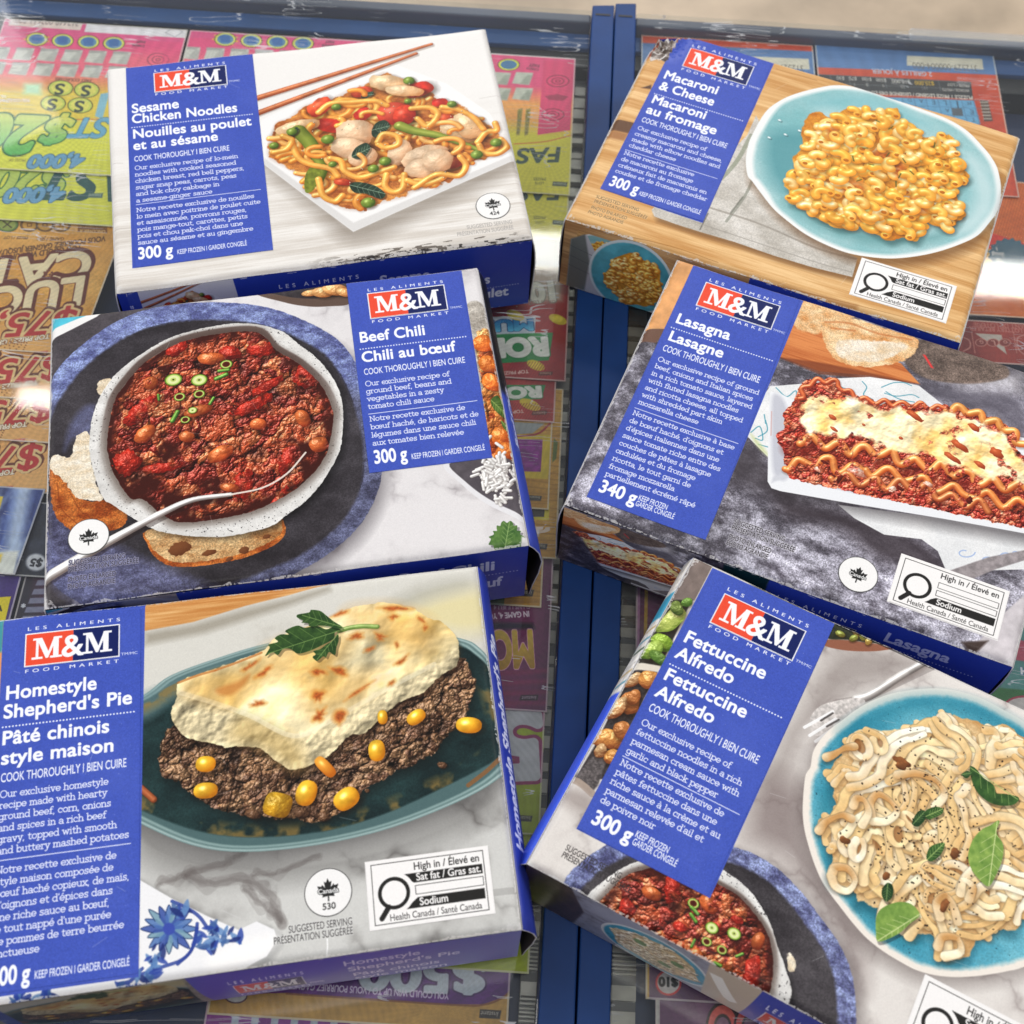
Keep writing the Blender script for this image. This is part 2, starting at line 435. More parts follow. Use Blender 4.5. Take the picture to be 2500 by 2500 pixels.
class Canvas:
    def __init__(self, w, h, base=(255, 255, 255), M=None):
        self.w, self.h = w, h
        self.a = np.empty((h, w, 3), np.float32); self.a[:] = RGB(base)
        self.M = M
        self.clip = None
        self.rng = np.random.default_rng(7)

    # coordinates
    def T(self, pts):
        p = np.atleast_2d(np.asarray(pts, float))
        return apply_h(self.M, p) if self.M is not None else p
    def s(self, at, px):
        """local scale: artwork pixels per traced pixel near a point"""
        q = self.T([at, (at[0] + 8, at[1]), (at[0], at[1] + 8)])
        return px * math.sqrt(abs(np.cross(q[1] - q[0], q[2] - q[0]))) / 8
    def win(self, x0, y0, x1, y1):
        x0, y0 = max(0, int(math.floor(x0))), max(0, int(math.floor(y0)))
        x1, y1 = min(self.w, int(math.ceil(x1)) + 1), min(self.h, int(math.ceil(y1)) + 1)
        if x1 <= x0 or y1 <= y0: return None
        X, Y = np.meshgrid(np.arange(x0, x1) + 0.5, np.arange(y0, y1) + 0.5)
        return (slice(y0, y1), slice(x0, x1)), X, Y
    def put(self, sl, cov, col):
        if self.clip is not None: cov = cov * self.clip[sl]
        c = cov[..., None]
        self.a[sl] = self.a[sl] * (1 - c) + col * c

    # shapes
    def poly_cov(self, tp, feather=1.0, pad=None):
        pad = feather + 2 if pad is None else pad
        x0, y0 = tp.min(0) - pad; x1, y1 = tp.max(0) + pad
        r = self.win(x0, y0, x1, y1)
        if r is None: return None
        sl, X, Y = r
        X = X.astype(np.float32); Y = Y.astype(np.float32)
        d = np.full(X.shape, 1e9, np.float32); ins = np.zeros(X.shape, bool)
        Q = np.roll(tp, -1, 0)
        for (ax, ay), (bx, by) in zip(tp.astype(np.float32), Q.astype(np.float32)):
            dx, dy = bx - ax, by - ay
            L = dx * dx + dy * dy + 1e-9
            t = np.clip(((X - ax) * dx + (Y - ay) * dy) / L, 0, 1)
            d = np.minimum(d, (X - ax - t * dx) ** 2 + (Y - ay - t * dy) ** 2)
            if ay != by:
                ins ^= ((ay > Y) != (by > Y)) & (X < dx * (Y - ay) / dy + ax)
        sd = np.where(ins, np.sqrt(d), -np.sqrt(d))
        return sl, sd, X, Y
    def poly(self, pts, col, feather=1.2, smooth=False, alpha=1.0, n=5, raw=False, nz=0.0, nscale=12, seed=1):
        tp = np.asarray(pts, float) if raw else self.T(pts)
        if smooth: tp = smooth_closed(tp, n)
        r = self.poly_cov(tp, feather)
        if r is None: return
        sl, sd, X, Y = r
        cov = np.clip(0.5 + sd / feather, 0, 1) * alpha
        c = RGB(col) if np.ndim(col) == 1 else col[sl]
        if nz:
            f = value_noise(sd.shape[0], sd.shape[1], nscale, seed, 4)[..., None]
            c = np.clip(c * (1 + nz * (f - 0.5) * 2), 0, 1)
        self.put(sl, cov, c)
    def mask(self, pts, feather=1.2, smooth=True, rough=0.0, rscale=10, seed=3, raw=False):
        tp = np.asarray(pts, float) if raw else self.T(pts)
        if smooth: tp = smooth_closed(tp, 5)
        m = np.zeros((self.h, self.w), np.float32)
        r = self.poly_cov(tp, feather, pad=feather + rough + 3)
        if r is None: return m
        sl, sd, X, Y = r
        if rough:
            sd = sd + (value_noise(sd.shape[0], sd.shape[1], rscale, seed, 3) - 0.5) * 2 * rough
        m[sl] = np.clip(0.5 + sd / feather, 0, 1)
        return m
    def lay(self, m, img, alpha=1.0):
        if self.clip is not None: m = m * self.clip
        c = (m * alpha)[..., None]
        self.a = self.a * (1 - c) + img * c
    def dark(self, pts, amount, feather, smooth=True, col=(0, 0, 0), raw=False):
        self.poly(pts, col, feather=feather, smooth=smooth, alpha=amount, raw=raw)
    def line(self, pts, width, col, alpha=1.0, smooth=True, raw=False, taper=False):
        tp = np.asarray(pts, float) if raw else self.T(pts)
        if smooth and len(tp) > 2: tp = smooth_open(tp, 5)
        x0, y0 = tp.min(0) - width - 2; x1, y1 = tp.max(0) + width + 2
        r = self.win(x0, y0, x1, y1)
        if r is None: return
        sl, X, Y = r
        d = np.full(X.shape, 1e9)
        N = len(tp) - 1
        for i in range(N):
            w = width / 2 * ((1 - i / N) if taper else 1)
            d = np.minimum(d, seg_dist(X, Y, tp[i:i + 1], tp[i + 1:i + 2]) - w)
        self.put(sl, np.clip(0.5 - d, 0, 1) * alpha, RGB(col))
    def tube(self, pts, r, col, raw=False, smooth=True, lo=None, spec=0.35, flat=0.0, r1=None, sh=0.5, warm=None):
        """a rounded strand lying on the picture: shaded across, with a soft contact shadow"""
        tp = np.asarray(pts, float) if raw else self.T(pts)
        if smooth and len(tp) > 2: tp = smooth_open(tp, 5)
        m = r * 1.9
        res = self.win(tp[:, 0].min() - m, tp[:, 1].min() - m, tp[:, 0].max() + m, tp[:, 1].max() + m)
        if res is None: return
        sl, X, Y = res
        best = np.full(X.shape, 1e9); NX = np.zeros(X.shape); NY = np.zeros(X.shape)
        N = len(tp) - 1
        for i in range(N):
            (ax, ay), (bx, by) = tp[i], tp[i + 1]
            dx, dy = bx - ax, by - ay
            t = np.clip(((X - ax) * dx + (Y - ay) * dy) / (dx * dx + dy * dy + 1e-9), 0, 1)
            ex, ey = X - ax - t * dx, Y - ay - t * dy
            rr = r if r1 is None else r + (r1 - r) * (i + t) / N
            q = np.sqrt(ex * ex + ey * ey) / rr
            b = q < best
            best = np.where(b, q, best); NX = np.where(b, ex / rr, NX); NY = np.where(b, ey / rr, NY)
        if sh:
            shd = np.clip(1.55 - best, 0, 1) * 0.75
            off = max(1, int(r * 0.35))
            shd = np.roll(np.roll(shd, off, 0), off, 1)
            self.put(sl, shd * sh, np.array([0.16, 0.07, 0.02], np.float32))
        cov = np.clip((1 - best) * r + 0.5, 0, 1)
        nz = np.sqrt(np.clip(1 - np.minimum(best, 1) ** 2, 0, 1)) + flat
        ln = np.sqrt(NX ** 2 + NY ** 2 + nz ** 2) + 1e-6
        di = np.clip((NX * LDIR[0] + NY * LDIR[1] + nz * LDIR[2]) / ln, 0, 1)
        sp = np.clip((NX * HDIR[0] + NY * HDIR[1] + nz * HDIR[2]) / ln, 0, 1) ** 26
        c = RGB(col); l = RGB(lo) if lo is not None else c * np.array([0.55, 0.40, 0.25])
        k = np.clip(di * 1.12, 0, 1)[..., None] ** 1.2
        img = l * (1 - k) + c * k + (sp * spec)[..., None]
        f = value_noise(*best.shape, max(6.0, r * 2.2), int(tp[0, 0] * 7 + tp[0, 1] * 3) % 9973, 3)[..., None]
        img = img * (1 + .30 * (f - .5))
        self.put(sl, cov, np.clip(img, 0, 1))
    def ribbon(self, tp, r, col, lo, twist=0.0, turns=1.0, sh=.5):
        """a flat pasta ribbon: width and tone change as it turns over"""
        tp = smooth_open(np.asarray(tp, float), 5)
        m = r * 1.9
        res = self.win(tp[:, 0].min() - m, tp[:, 1].min() - m, tp[:, 0].max() + m, tp[:, 1].max() + m)
        if res is None: return
        sl, X, Y = res
        best = np.full(X.shape, 1e9); SG = np.zeros(X.shape); TT = np.zeros(X.shape); NX = np.zeros(X.shape); NY = np.zeros(X.shape)
        N = len(tp) - 1
        for i in range(N):
            (ax, ay), (bx, by) = tp[i], tp[i + 1]
            dx, dy = bx - ax, by - ay; L = math.hypot(dx, dy) + 1e-9
            t = np.clip(((X - ax) * dx + (Y - ay) * dy) / (L * L), 0, 1)
            ex, ey = X - ax - t * dx, Y - ay - t * dy
            f = (i + t) / N
            rr = r * (.52 + .48 * np.abs(np.cos(twist + f * 3.14 * turns)))
            q = np.sqrt(ex * ex + ey * ey) / rr
            b = q < best
            best = np.where(b, q, best); SG = np.where(b, (dx * ey - dy * ex) / (L * rr), SG); TT = np.where(b, f, TT)
            NX = np.where(b, -dy / L, NX); NY = np.where(b, dx / L, NY)
        shd = np.clip(1.6 - best, 0, 1) * .7
        o = max(1, int(r * .3)); shd = np.roll(np.roll(shd, o, 0), o, 1)
        self.put(sl, shd * sh, np.array([.26, .14, .05], np.float32))
        ph = twist + TT * 3.14 * turns
        tilt = np.sin(ph) * .75 + SG * .38
        nz = 1.0; nx, ny = NX * tilt, NY * tilt
        ln = np.sqrt(nx * nx + ny * ny + nz)
        di = np.clip((nx * LDIR[0] + ny * LDIR[1] + nz * LDIR[2]) / ln, 0, 1)
        k = np.clip((di - .25) * 1.45, 0, 1)[..., None]
        edge = np.clip((np.abs(SG) - .72) * 3.2, 0, 1)[..., None] * .35
        c = RGB(lo) * (1 - k) + RGB(col) * k
        f = value_noise(*X.shape, max(6.0, r), int(tp[0, 0] * 7 + tp[0, 1] * 3) % 9973, 3)[..., None]
        c = c * (1 - edge) * (1 + .16 * (f - .5)) + (np.clip(di, 0, 1) ** 14)[..., None] * .10 * (1 - edge)
        self.put(sl, np.clip((1 - best) * r + .5, 0, 1), np.clip(c, 0, 1))
    def blob(self, at, rx, ry, ang, col, lo=None, spec=0.35, bump=0.0, bscale=6, seed=1, raw=False, sh=0.45, rough=0.0, px=True, speck=None, pw=2.0, tint=0.0):
        """a rounded morsel: ellipsoid shading, optional lumpy surface"""
        c0 = np.asarray(at, float) if raw else self.T([at])[0]
        if px and not raw:
            k = self.s(at, 1.0); rx, ry = rx * k, ry * k
        m = max(rx, ry) * 1.5 + 4
        res = self.win(c0[0] - m, c0[1] - m, c0[0] + m, c0[1] + m)
        if res is None: return
        sl, X, Y = res
        ca, sa = math.cos(math.radians(ang)), math.sin(math.radians(ang))
        ux, uy = X - c0[0], Y - c0[1]
        qx, qy = (ux * ca + uy * sa) / rx, (-ux * sa + uy * ca) / ry
        q = (np.abs(qx) ** pw + np.abs(qy) ** pw) ** (1 / pw)
        if rough:
            q = q * (1 + rough * (value_noise(*q.shape, max(4, bscale * 1.6), seed + 9, 3) - 0.5) * 2)
        if sh:
            off = max(1, int(min(rx, ry) * 0.28))
            s_ = np.roll(np.roll(np.clip((1.38 - q) * 1.8, 0, 1), off, 0), off, 1)
            self.put(sl, s_ * sh, np.array([0.10, 0.05, 0.02], np.float32))
        nx_, ny_ = qx * ca - qy * sa, qx * sa + qy * ca
        nz = np.sqrt(np.clip(1 - np.minimum(q, 1) ** 2, 0, 1)) + 0.15
        if bump:
            f = value_noise(*q.shape, bscale, seed, 4)
            gy, gx = np.gradient(f)
            nx_ = nx_ * 0.7 - gx * bump * bscale; ny_ = ny_ * 0.7 - gy * bump * bscale
        ln = np.sqrt(nx_ ** 2 + ny_ ** 2 + nz ** 2)
        di = np.clip((nx_ * LDIR[0] + ny_ * LDIR[1] + nz * LDIR[2]) / ln, 0, 1)
        sp = np.clip((nx_ * HDIR[0] + ny_ * HDIR[1] + nz * HDIR[2]) / ln, 0, 1) ** 34
        c = RGB(col); l = RGB(lo) if lo is not None else c * np.array([0.5, 0.36, 0.24])
        k = np.clip(di * 1.1, 0, 1)[..., None] ** 1.15
        img = l * (1 - k) + c * k + (sp * spec)[..., None]
        if tint:
            f = value_noise(*q.shape, bscale * 2.2, seed + 21, 3)[..., None]
            img = img * (1 + tint * (f - 0.5) * 2)
        self.put(sl, np.clip((1 - q) * min(rx, ry) + 0.5, 0, 1), np.clip(img, 0, 1))
    def relief(self, height, amp, palette_img, spec=0.3, specp=24, wrap=0.0):
        gy, gx = np.gradient(height * amp)
        ln = np.sqrt(gx * gx + gy * gy + 1)
        di = np.clip((-gx * LDIR[0] - gy * LDIR[1] + LDIR[2]) / ln + wrap, 0, 1.25)
        sp = np.clip((-gx * HDIR[0] - gy * HDIR[1] + HDIR[2]) / ln, 0, 1) ** specp
        return np.clip(palette_img * di[..., None] ** 1.2 * 1.25 + (sp * spec)[..., None], 0, 1)

    # lettering
    def text(self, s, p0, p1, col, font='sans', k=1.0, bold=0.0, alpha=1.0, raw=False, slant=0.0, track=0.0, outline=None, ow=0.0, vgrad=None, width=None):
        """letters along the baseline p0 -> p1; k stretches their height; up is to the left of the direction of travel"""
        q = np.asarray([p0, p1], float) if raw else self.T([p0, p1])
        d = q[1] - q[0]; L = np.hypot(*d)
        nat = sum(GLYPH[font, c][3] + track for c in s) - track
        e = d / L; up = np.array([e[1], -e[0]])
        sx = L / nat if width is None else width; sy = sx * k
        jobs = [(col, bold)] if outline is None else [(outline, bold + ow), (col, bold)]
        for jc, jb in jobs:
            pen = 0.0
            for ch in s:
                f, x0, y0, adv = GLYPH[font, ch]
                if f is not None:
                    h, w = f.shape
                    gx1, gy1 = x0 + (w - 1) / GRES, y0 + (h - 1) / GRES
                    cs = np.array([q[0] + e * (pen + a + slant * b) * sx + up * b * sy for a in (x0, gx1) for b in (y0, gy1)])
                    r = self.win(*(cs.min(0) - 1), *(cs.max(0) + 1))
                    if r is not None:
                        sl, X, Y = r
                        ux, uy = X - q[0][0], Y - q[0][1]
                        ly = (ux * up[0] + uy * up[1]) / sy
                        lx = (ux * e[0] + uy * e[1]) / sx - pen - slant * ly
                        fx, fy = (lx - x0) * GRES, (ly - y0) * GRES
                        ok = (fx >= 0) & (fy >= 0) & (fx < w - 1) & (fy < h - 1)
                        fx = np.clip(fx, 0, w - 1.001); fy = np.clip(fy, 0, h - 1.001)
                        ix, iy = fx.astype(int), fy.astype(int); ax, ay = fx - ix, fy - iy
                        v = (f[iy, ix] * (1 - ax) + f[iy, ix + 1] * ax) * (1 - ay) + (f[iy + 1, ix] * (1 - ax) + f[iy + 1, ix + 1] * ax) * ay
                        cov = np.clip(0.5 + (v + jb) * math.sqrt(sx * sy), 0, 1) * ok * alpha
                        c_ = RGB(jc)
                        if vgrad is not None and jc is col:
                            t = np.clip(ly / 0.7, 0, 1)[..., None]
                            c_ = RGB(col) * (1 - t) + RGB(vgrad) * t
                        self.put(sl, cov, c_)
                pen += adv + track

    def blit(self, src, su0, sv0, su1, sv1, du0, dv0, du1, dv1, gain=1.0):
        """a reduced copy of part of another drawing (fractions of each sheet)"""
        x0, x1, y0, y1 = int(du0 * self.w), int(du1 * self.w), int(dv0 * self.h), int(dv1 * self.h)
        u = su0 + (np.arange(x0, x1) + 0.5 - x0) / (x1 - x0) * (su1 - su0)
        v = sv0 + (np.arange(y0, y1) + 0.5 - y0) / (y1 - y0) * (sv1 - sv0)
        xi = np.clip((u * src.w).astype(int), 0, src.w - 1); yi = np.clip((v * src.h).astype(int), 0, src.h - 1)
        sl = (slice(max(0, y0), min(self.h, y1)), slice(max(0, x0), min(self.w, x1)))
        im = src.a[np.ix_(yi, xi)]
        im = im[max(0, -y0):im.shape[0] - max(0, y1 - self.h), max(0, -x0):im.shape[1] - max(0, x1 - self.w)]
        self.put(sl, np.ones(im.shape[:2], np.float32), im * gain)

    def to_image(self, name):
        im = bpy.data.images.new(name, self.w, self.h, alpha=False, float_buffer=False)
        im.colorspace_settings.name = 'sRGB'
        buf = np.ones((self.h, self.w, 4), np.float32)
        g = value_noise(self.h, self.w, 1.6, 5, 1)[..., None] - 0.5
        buf[..., :3] = np.clip(self.a + g * 0.035, 0, 1)[::-1]
        im.pixels.foreach_set(buf.ravel())
        im.update()
        im.pack()
        return im

CHARS = ''.join(sorted(set("ABCDEFGHIJKLMNOPQRSTUVWXYZabcdefghijklmnopqrstuvwxyz0123456789éèêàâïîçôœÉÈÊÀ&'’,.-/$*|!")))
load_sans(CHARS)
load_slab()
# ---------------------------------------------------------------- printed sheets: what every box shares
TW, TH, FW, FH = 1400, 1056, 1400, 360
BOX_H = 0.2566
BLUE, NAVY, REDC, PAPER = (64, 86, 184), (14, 30, 92), (236, 78, 52), (240, 240, 241)
FRONT_BLUE = (44, 66, 168)
# traced corners of each lid in the photograph (back-left, back-right, front-right, front-left)
LID = {
    'noodles': [(262, 167), (1183, 62), (1300, 580), (281, 708)],
    'chili': [(125, 770), (1165, 652), (1291, 1326), (107, 1486)],
    'pie': [(-32, 1515), (1163, 1377), (1274, 2268), (-92, 2464)],
    'macaroni': [(1615, 66), (2491, 331), (2347, 832), (1381, 529)],
    'lasagna': [(1657, 628), (2641, 952), (2478, 1622), (1379, 1230)],
    'fettuccine': [(1697, 1357), (2818, 1878), (2549, 2785), (1287, 2107)],
}
FRONT = {
    'noodles': [(281, 708), (1300, 580), (1290, 744), (347, 863)],
    'chili': [(107, 1486), (1291, 1326), (1280, 1452), (190, 1602)],
    'pie': [(-92, 2464), (1274, 2268), (1269, 2333), (21, 2512)],
    'macaroni': [(1381, 529), (2347, 832), (2268, 985), (1367, 696)],
    'lasagna': [(1379, 1230), (2478, 1622), (2376, 1736), (1363, 1360)],
    'fettuccine': [(1287, 2107), (2549, 2785), (2422, 2812), (1280, 2186)],
}
CAPH = {f: float(GLYPH[f, 'N'][2] + (GLYPH[f, 'N'][0].shape[0] - 1) / GRES - 0.12) for f in ('sans', 'slab')}
CAPH['slab'] = 0.70

def lid_canvas(key, base):
    return Canvas(TW, TH, base, homography(LID[key], [(0, 0), (TW, 0), (TW, TH), (0, TH)]))
def front_canvas(key, base):
    return Canvas(FW, FH, base, homography(FRONT[key], [(0, 0), (FW, 0), (FW, FH), (0, FH)]))

def vscale(C, at):
    q = C.T([at, (at[0], at[1] + 10)])
    return np.hypot(*(q[1] - q[0])) / 10

def tline(C, s, p0, p1, cap=None, col=(244, 246, 255), font='sans', bold=0.0, track=0.0, slant=0.0, outline=None, ow=0.0, alpha=1.0):
    q = C.T([p0, p1]); v = q[:, 1].mean(); x0, x1 = q[:, 0]
    nat = sum(GLYPH[font, c][3] + track for c in s) - track
    sx = (x1 - x0) / nat
    k = 1.0 if cap is None else cap * vscale(C, p0) / (CAPH[font] * sx)
    C.text(s, (x0, v), (x1, v), col, font, k=k, bold=bold, raw=True, track=track, slant=slant, outline=outline, ow=ow, alpha=alpha)

def para(C, lines, p_first, p_last, ref, ref_right, font='slab', col=(232, 236, 255), bold=0.010, k=1.0, left=None):
    q = C.T([p_first, p_last, ref_right])
    x0 = q[:2, 0].mean() if left is None else left
    n = len(lines)
    nat = sum(GLYPH[font, c][3] for c in lines[ref])
    sx = (q[2, 0] - x0) / nat
    for i, s in enumerate(lines):
        v = q[0, 1] + (q[1, 1] - q[0, 1]) * i / max(1, n - 1)
        C.text(s, (x0, v), (x0 + 10, v), col, font, k=k, bold=bold, raw=True, width=sx)

def dots(C, p0, p1, step=9.0, r=2.5, col=(228, 234, 252)):
    q = C.T([p0, p1]); v = q[:, 1].mean(); x = q[0, 0]
    while x < q[1, 0]:
        C.line([(x - .1, v), (x + .1, v)], 2 * r, col, raw=True, smooth=False)
        x += step

def quad_map(TL, TR, BR, BL):
    return homography([(0, 0), (1, 0), (1, 1), (0, 1)], [TL, TR, BR, BL])

def letter_m(C, M, x0, x1, y0, y1, col):
    parts = [[(0, .9), (.36, .9), (.36, 1), (0, 1)], [(.03, 0), (.3, 0), (.3, .1), (.03, .1)], [(.13, .05), (.22, .05), (.22, .95), (.13, .95)],
             [(.14, 0), (.33, 0), (.58, .78), (.50, .98), (.46, .98)], [(.46, .98), (.54, .98), (.83, 0), (.72, 0)],
             [(.70, .02), (.88, .02), (.88, .97), (.70, .97)], [(.60, .9), (1, .9), (1, 1), (.60, 1)], [(.72, 0), (.98, 0), (.98, .1), (.72, .1)]]
    for p in parts:
        C.poly(apply_h(M, [(x0 + a * (x1 - x0), y0 + b * (y1 - y0)) for a, b in p]), col, feather=1.3, raw=True)

def brand(C, TL, TR, BR, BL, split, les, food, tm, cap, dim=1.0):
    t = C.T([TL, TR, BR, BL])
    x0, x1 = (t[0, 0] + t[3, 0]) / 2, (t[1, 0] + t[2, 0]) / 2
    y0, y1 = (t[0, 1] + t[1, 1]) / 2, (t[2, 1] + t[3, 1]) / 2
    M = quad_map((x0, y0), (x1, y0), (x1, y1), (x0, y1))
    w = (246 * dim, 246 * dim, 250 * dim)
    C.poly(apply_h(M, [(0, 0), (1, 0), (1, 1), (0, 1)]), w, raw=True)
    b = 0.014; bv = b * (x1 - x0) / (y1 - y0)
    sp = (C.T([split])[0, 0] - x0) / (x1 - x0)
    C.poly(apply_h(M, [(b, bv), (sp, bv), (sp, 1 - bv), (b, 1 - bv)]), np.array(REDC) * dim, raw=True)
    C.poly(apply_h(M, [(sp, bv), (1 - b, bv), (1 - b, 1 - bv), (sp, 1 - bv)]), np.array(NAVY) * dim, raw=True)
    letter_m(C, M, .075, .395, .17, .80, w); letter_m(C, M, .60, .92, .17, .80, w)
    p = apply_h(M, [(.385, .81), (.615, .81)])
    C.text('&', p[0], p[1], w, raw=True, k=.62 * (y1 - y0) / (CAPH['sans'] * (p[1, 0] - p[0, 0]) / GLYPH['sans', '&'][3]), bold=0.02)
    tline(C, 'LES ALIMENTS', *les, cap=cap, track=.42, bold=.012)
    tline(C, 'FOOD MARKET', *food, cap=cap, track=.42, bold=.012)
    tline(C, 'TM/MC', *tm, cap=cap * .8)

def label(C, quad, logo, split, les, food, tm, lcap, titles, tcap, dot, cook, ccap, en, rule, fr, grams, gcap, keep, kcap):
    C.poly(quad, BLUE, feather=1.0, nz=0.10, nscale=3, seed=11)
    n = value_noise(TH, TW, 120, 17, 4); C.lay(C.mask(quad, 1, smooth=False) * np.clip((n - .42) * 2.2, 0, 1), RGB((92, 112, 204)) * np.ones_like(C.a), .30)
    sp = ((value_noise(TH, TW, 2.2, 18, 1) > .965) & (n > .5)).astype(np.float32); C.lay(C.mask(quad, 1, smooth=False) * sp, RGB((190, 200, 236)) * np.ones_like(C.a), .5)
    brand(C, *logo, split, les, food, tm, lcap)
    for s, p0, p1 in titles: tline(C, s, p0, p1, cap=tcap, bold=.027, track=.014, col=(246, 248, 255))
    dots(C, *dot)
    tline(C, 'COOK THOROUGHLY | BIEN CUIRE'.replace('|', 'I'), *cook, cap=ccap, col=(236, 240, 255), bold=.012)
    para(C, *en); para(C, *fr)
    q = C.T(rule); v = q[:, 1].mean()
    C.line([(q[0, 0], v), (q[1, 0], v)], 2.4, (225, 230, 252), raw=True, smooth=False)
    tline(C, *grams, cap=gcap, bold=.03, col=(246, 248, 255))
    for k in keep: tline(C, *k, cap=kcap, col=(236, 240, 255), bold=.014)

def small_print(C, rows, cap, col=(60, 58, 60), halo=None):
    for s, p0, p1 in rows: tline(C, s, p0, p1, cap=cap * .80, col=col, bold=.008, outline=halo, ow=.065 if halo else 0)

LEAF = [(0, 1.0), (.13, .72), (.27, .80), (.20, .36), (.40, .60), (.46, .47), (.74, .54), (.63, .24), (.76, .16), (.38, -.14), (.43, -.28), (.05, -.22), (.05, -.58)]
def seal(C, at, number=None, r=60):
    c = C.T([at])[0]
    th = np.linspace(0, 2 * np.pi, 56, endpoint=False)
    ring = lambda q: np.c_[c[0] + q * np.cos(th), c[1] + q * np.sin(th)]
    C.poly(ring(r), (70, 70, 70), raw=True); C.poly(ring(r - 2.2), (243, 242, 241), raw=True)
    oy = -6 if number else 2
    s = r * .60
    pts = [(x, y) for x, y in LEAF] + [(-x, y) for x, y in LEAF[::-1]]
    C.poly([(c[0] + x * s, c[1] + oy - (y - .2) * s) for x, y in pts], (38, 38, 38), raw=True)
    C.text('Canada', (c[0] - r * .43, c[1] + oy + r * .13), (c[0] + r * .43, c[1] + oy + r * .13), (246, 246, 246), raw=True, bold=.02, outline=(38, 38, 38), ow=.09)
    if number:
        C.text(number, (c[0] - r * .28, c[1] + r * .70), (c[0] + r * .28, c[1] + r * .70), (45, 45, 45), raw=True, bold=.02)

def nutrition(C, TL, TR, BR, BL, two=True):
    t = C.T([TL, TR, BR, BL])
    x0, x1 = (t[0, 0] + t[3, 0]) / 2, (t[1, 0] + t[2, 0]) / 2
    y0, y1 = (t[0, 1] + t[1, 1]) / 2, (t[2, 1] + t[3, 1]) / 2
    M = quad_map((x0, y0), (x1, y0), (x1, y1), (x0, y1))
    P = lambda pts: apply_h(M, pts)
    asp = (x1 - x0) / (y1 - y0)
    K = (34, 33, 32); Wt = (245, 243, 242)
    def rect(a, b, c, d, col): C.poly(P([(a, b), (c, b), (c, d), (a, d)]), col, raw=True)
    rect(0, 0, 1, 1, Wt)
    e = .006
    rect(.045, .06, .955, .94, K); rect(.045 + e, .06 + e * asp, .955 - e, .94 - e * asp, Wt)
    if two:
        C.poly(P([(.28, .26), (.935, .26), (.935, .40), (.38, .40)]), K, raw=True)
        rows = [(.44, .575)]
    else:
        rows = [(.30, .42), (.46, .575)]
    for a, b in rows:
        rect(.385, a, .935, b, K); rect(.385 + e * .8, a + e * asp * .8, .935 - e * .8, b - e * asp * .8, Wt)
    C.poly(P([(.40, .615), (.935, .615), (.935, .765), (.29, .765)]), K, raw=True)
    th = np.linspace(0, 2 * np.pi, 48, endpoint=False)
    ell = lambda r: P([(.215 + r * math.cos(a), .51 + r * asp * math.sin(a)) for a in th])
    C.poly(ell(.165), Wt, raw=True); C.poly(ell(.128), K, raw=True); C.poly(ell(.098), Wt, raw=True)
    a, b = P([(.165, .70), (.105, .85)])
    C.line([a, b], .042 * (x1 - x0), K, raw=True, smooth=False)
    def tx(s, u0, u1, v, cap, col, bold):
        p = P([(u0, v), (u1, v)])
        nat = sum(GLYPH['sans', c][3] for c in s)
        C.text(s, p[0], p[1], col, raw=True, bold=bold, k=cap * (y1 - y0) / (CAPH['sans'] * (p[1, 0] - p[0, 0]) / nat))
    tx('High in / Élevé en', .385, .92, .215, .105, K, .012)
    if two: tx('Sat fat / Gras sat.', .40, .925, .375, .105, Wt, .022)
    tx('Sodium', .41, .64, .735, .105, Wt, .024)
    tx('Health Canada / Santé Canada', .165, .90, .90, .092, K, 0)

def meat(C, seed, cell, tones, dark_tone, gloss=.5, depth=9.0):
    """minced-meat texture over the whole sheet: lumps at two sizes, dark crevices, wet highlights"""
    h, w = C.h, C.w
    f1, i1 = worley(h, w, cell * 1.5, seed, 2.4); f2, i2 = worley(h, w, cell * .6, seed + 1, 2.2)
    n = value_noise(h, w, cell * 3.4, seed + 2, 4); fine = value_noise(h, w, 5, seed + 5, 3)
    H = np.clip(1 - f1 ** 2, -.4, 1) * .9 + np.clip(1 - f2 ** 2, -.2, 1) * .45 + n * 1.5 + fine * .22
    T = np.array(tones, np.float32) / 255.0
    idx = np.clip(((i1 * .6 + n * .55) * len(T)).astype(int), 0, len(T) - 1)
    base = T[idx] * (0.85 + 0.3 * i2[..., None])
    crev = np.clip((H - 1.0) / .9, 0, 1)[..., None]
    base = base * crev + RGB(dark_tone) * (1 - crev)
    return C.relief(H, depth * .95, base, spec=gloss, specp=30)

def stone(C, seed, dark, light, scale=26, contrast=1.6, spots=.25):
    h, w = C.h, C.w
    n = value_noise(h, w, scale, seed, 5, .65, ax=1.7) * .7 + value_noise(h, w, 160, seed + 1, 3) * .3
    t = np.clip((n - .5) * contrast * 1.6 + .45, 0, 1)[..., None]
    img = RGB(dark) * (1 - t) + RGB(light) * t
    g = value_noise(h, w, 3.0, seed + 2, 2)[..., None]
    return np.clip(img * (1 + spots * (g - .5) * 2), 0, 1)

def wood(C, seed, a, b, ang=0.0, scale=60, lines=1.0):
    h, w = C.h, C.w
    yy, xx = np.mgrid[0:h, 0:w].astype(np.float32)
    n = value_noise(h, w, scale, seed, 4, .55, ax=7.0, ay=.55)
    f = value_noise(h, w, 9, seed + 1, 3, .6, ax=14.0, ay=.45)
    t = np.clip((n - .5) * 1.9 + (f - .5) * 1.1 * lines + .5, 0, 1)[..., None]
    return RGB(a) * (1 - t) + RGB(b) * t

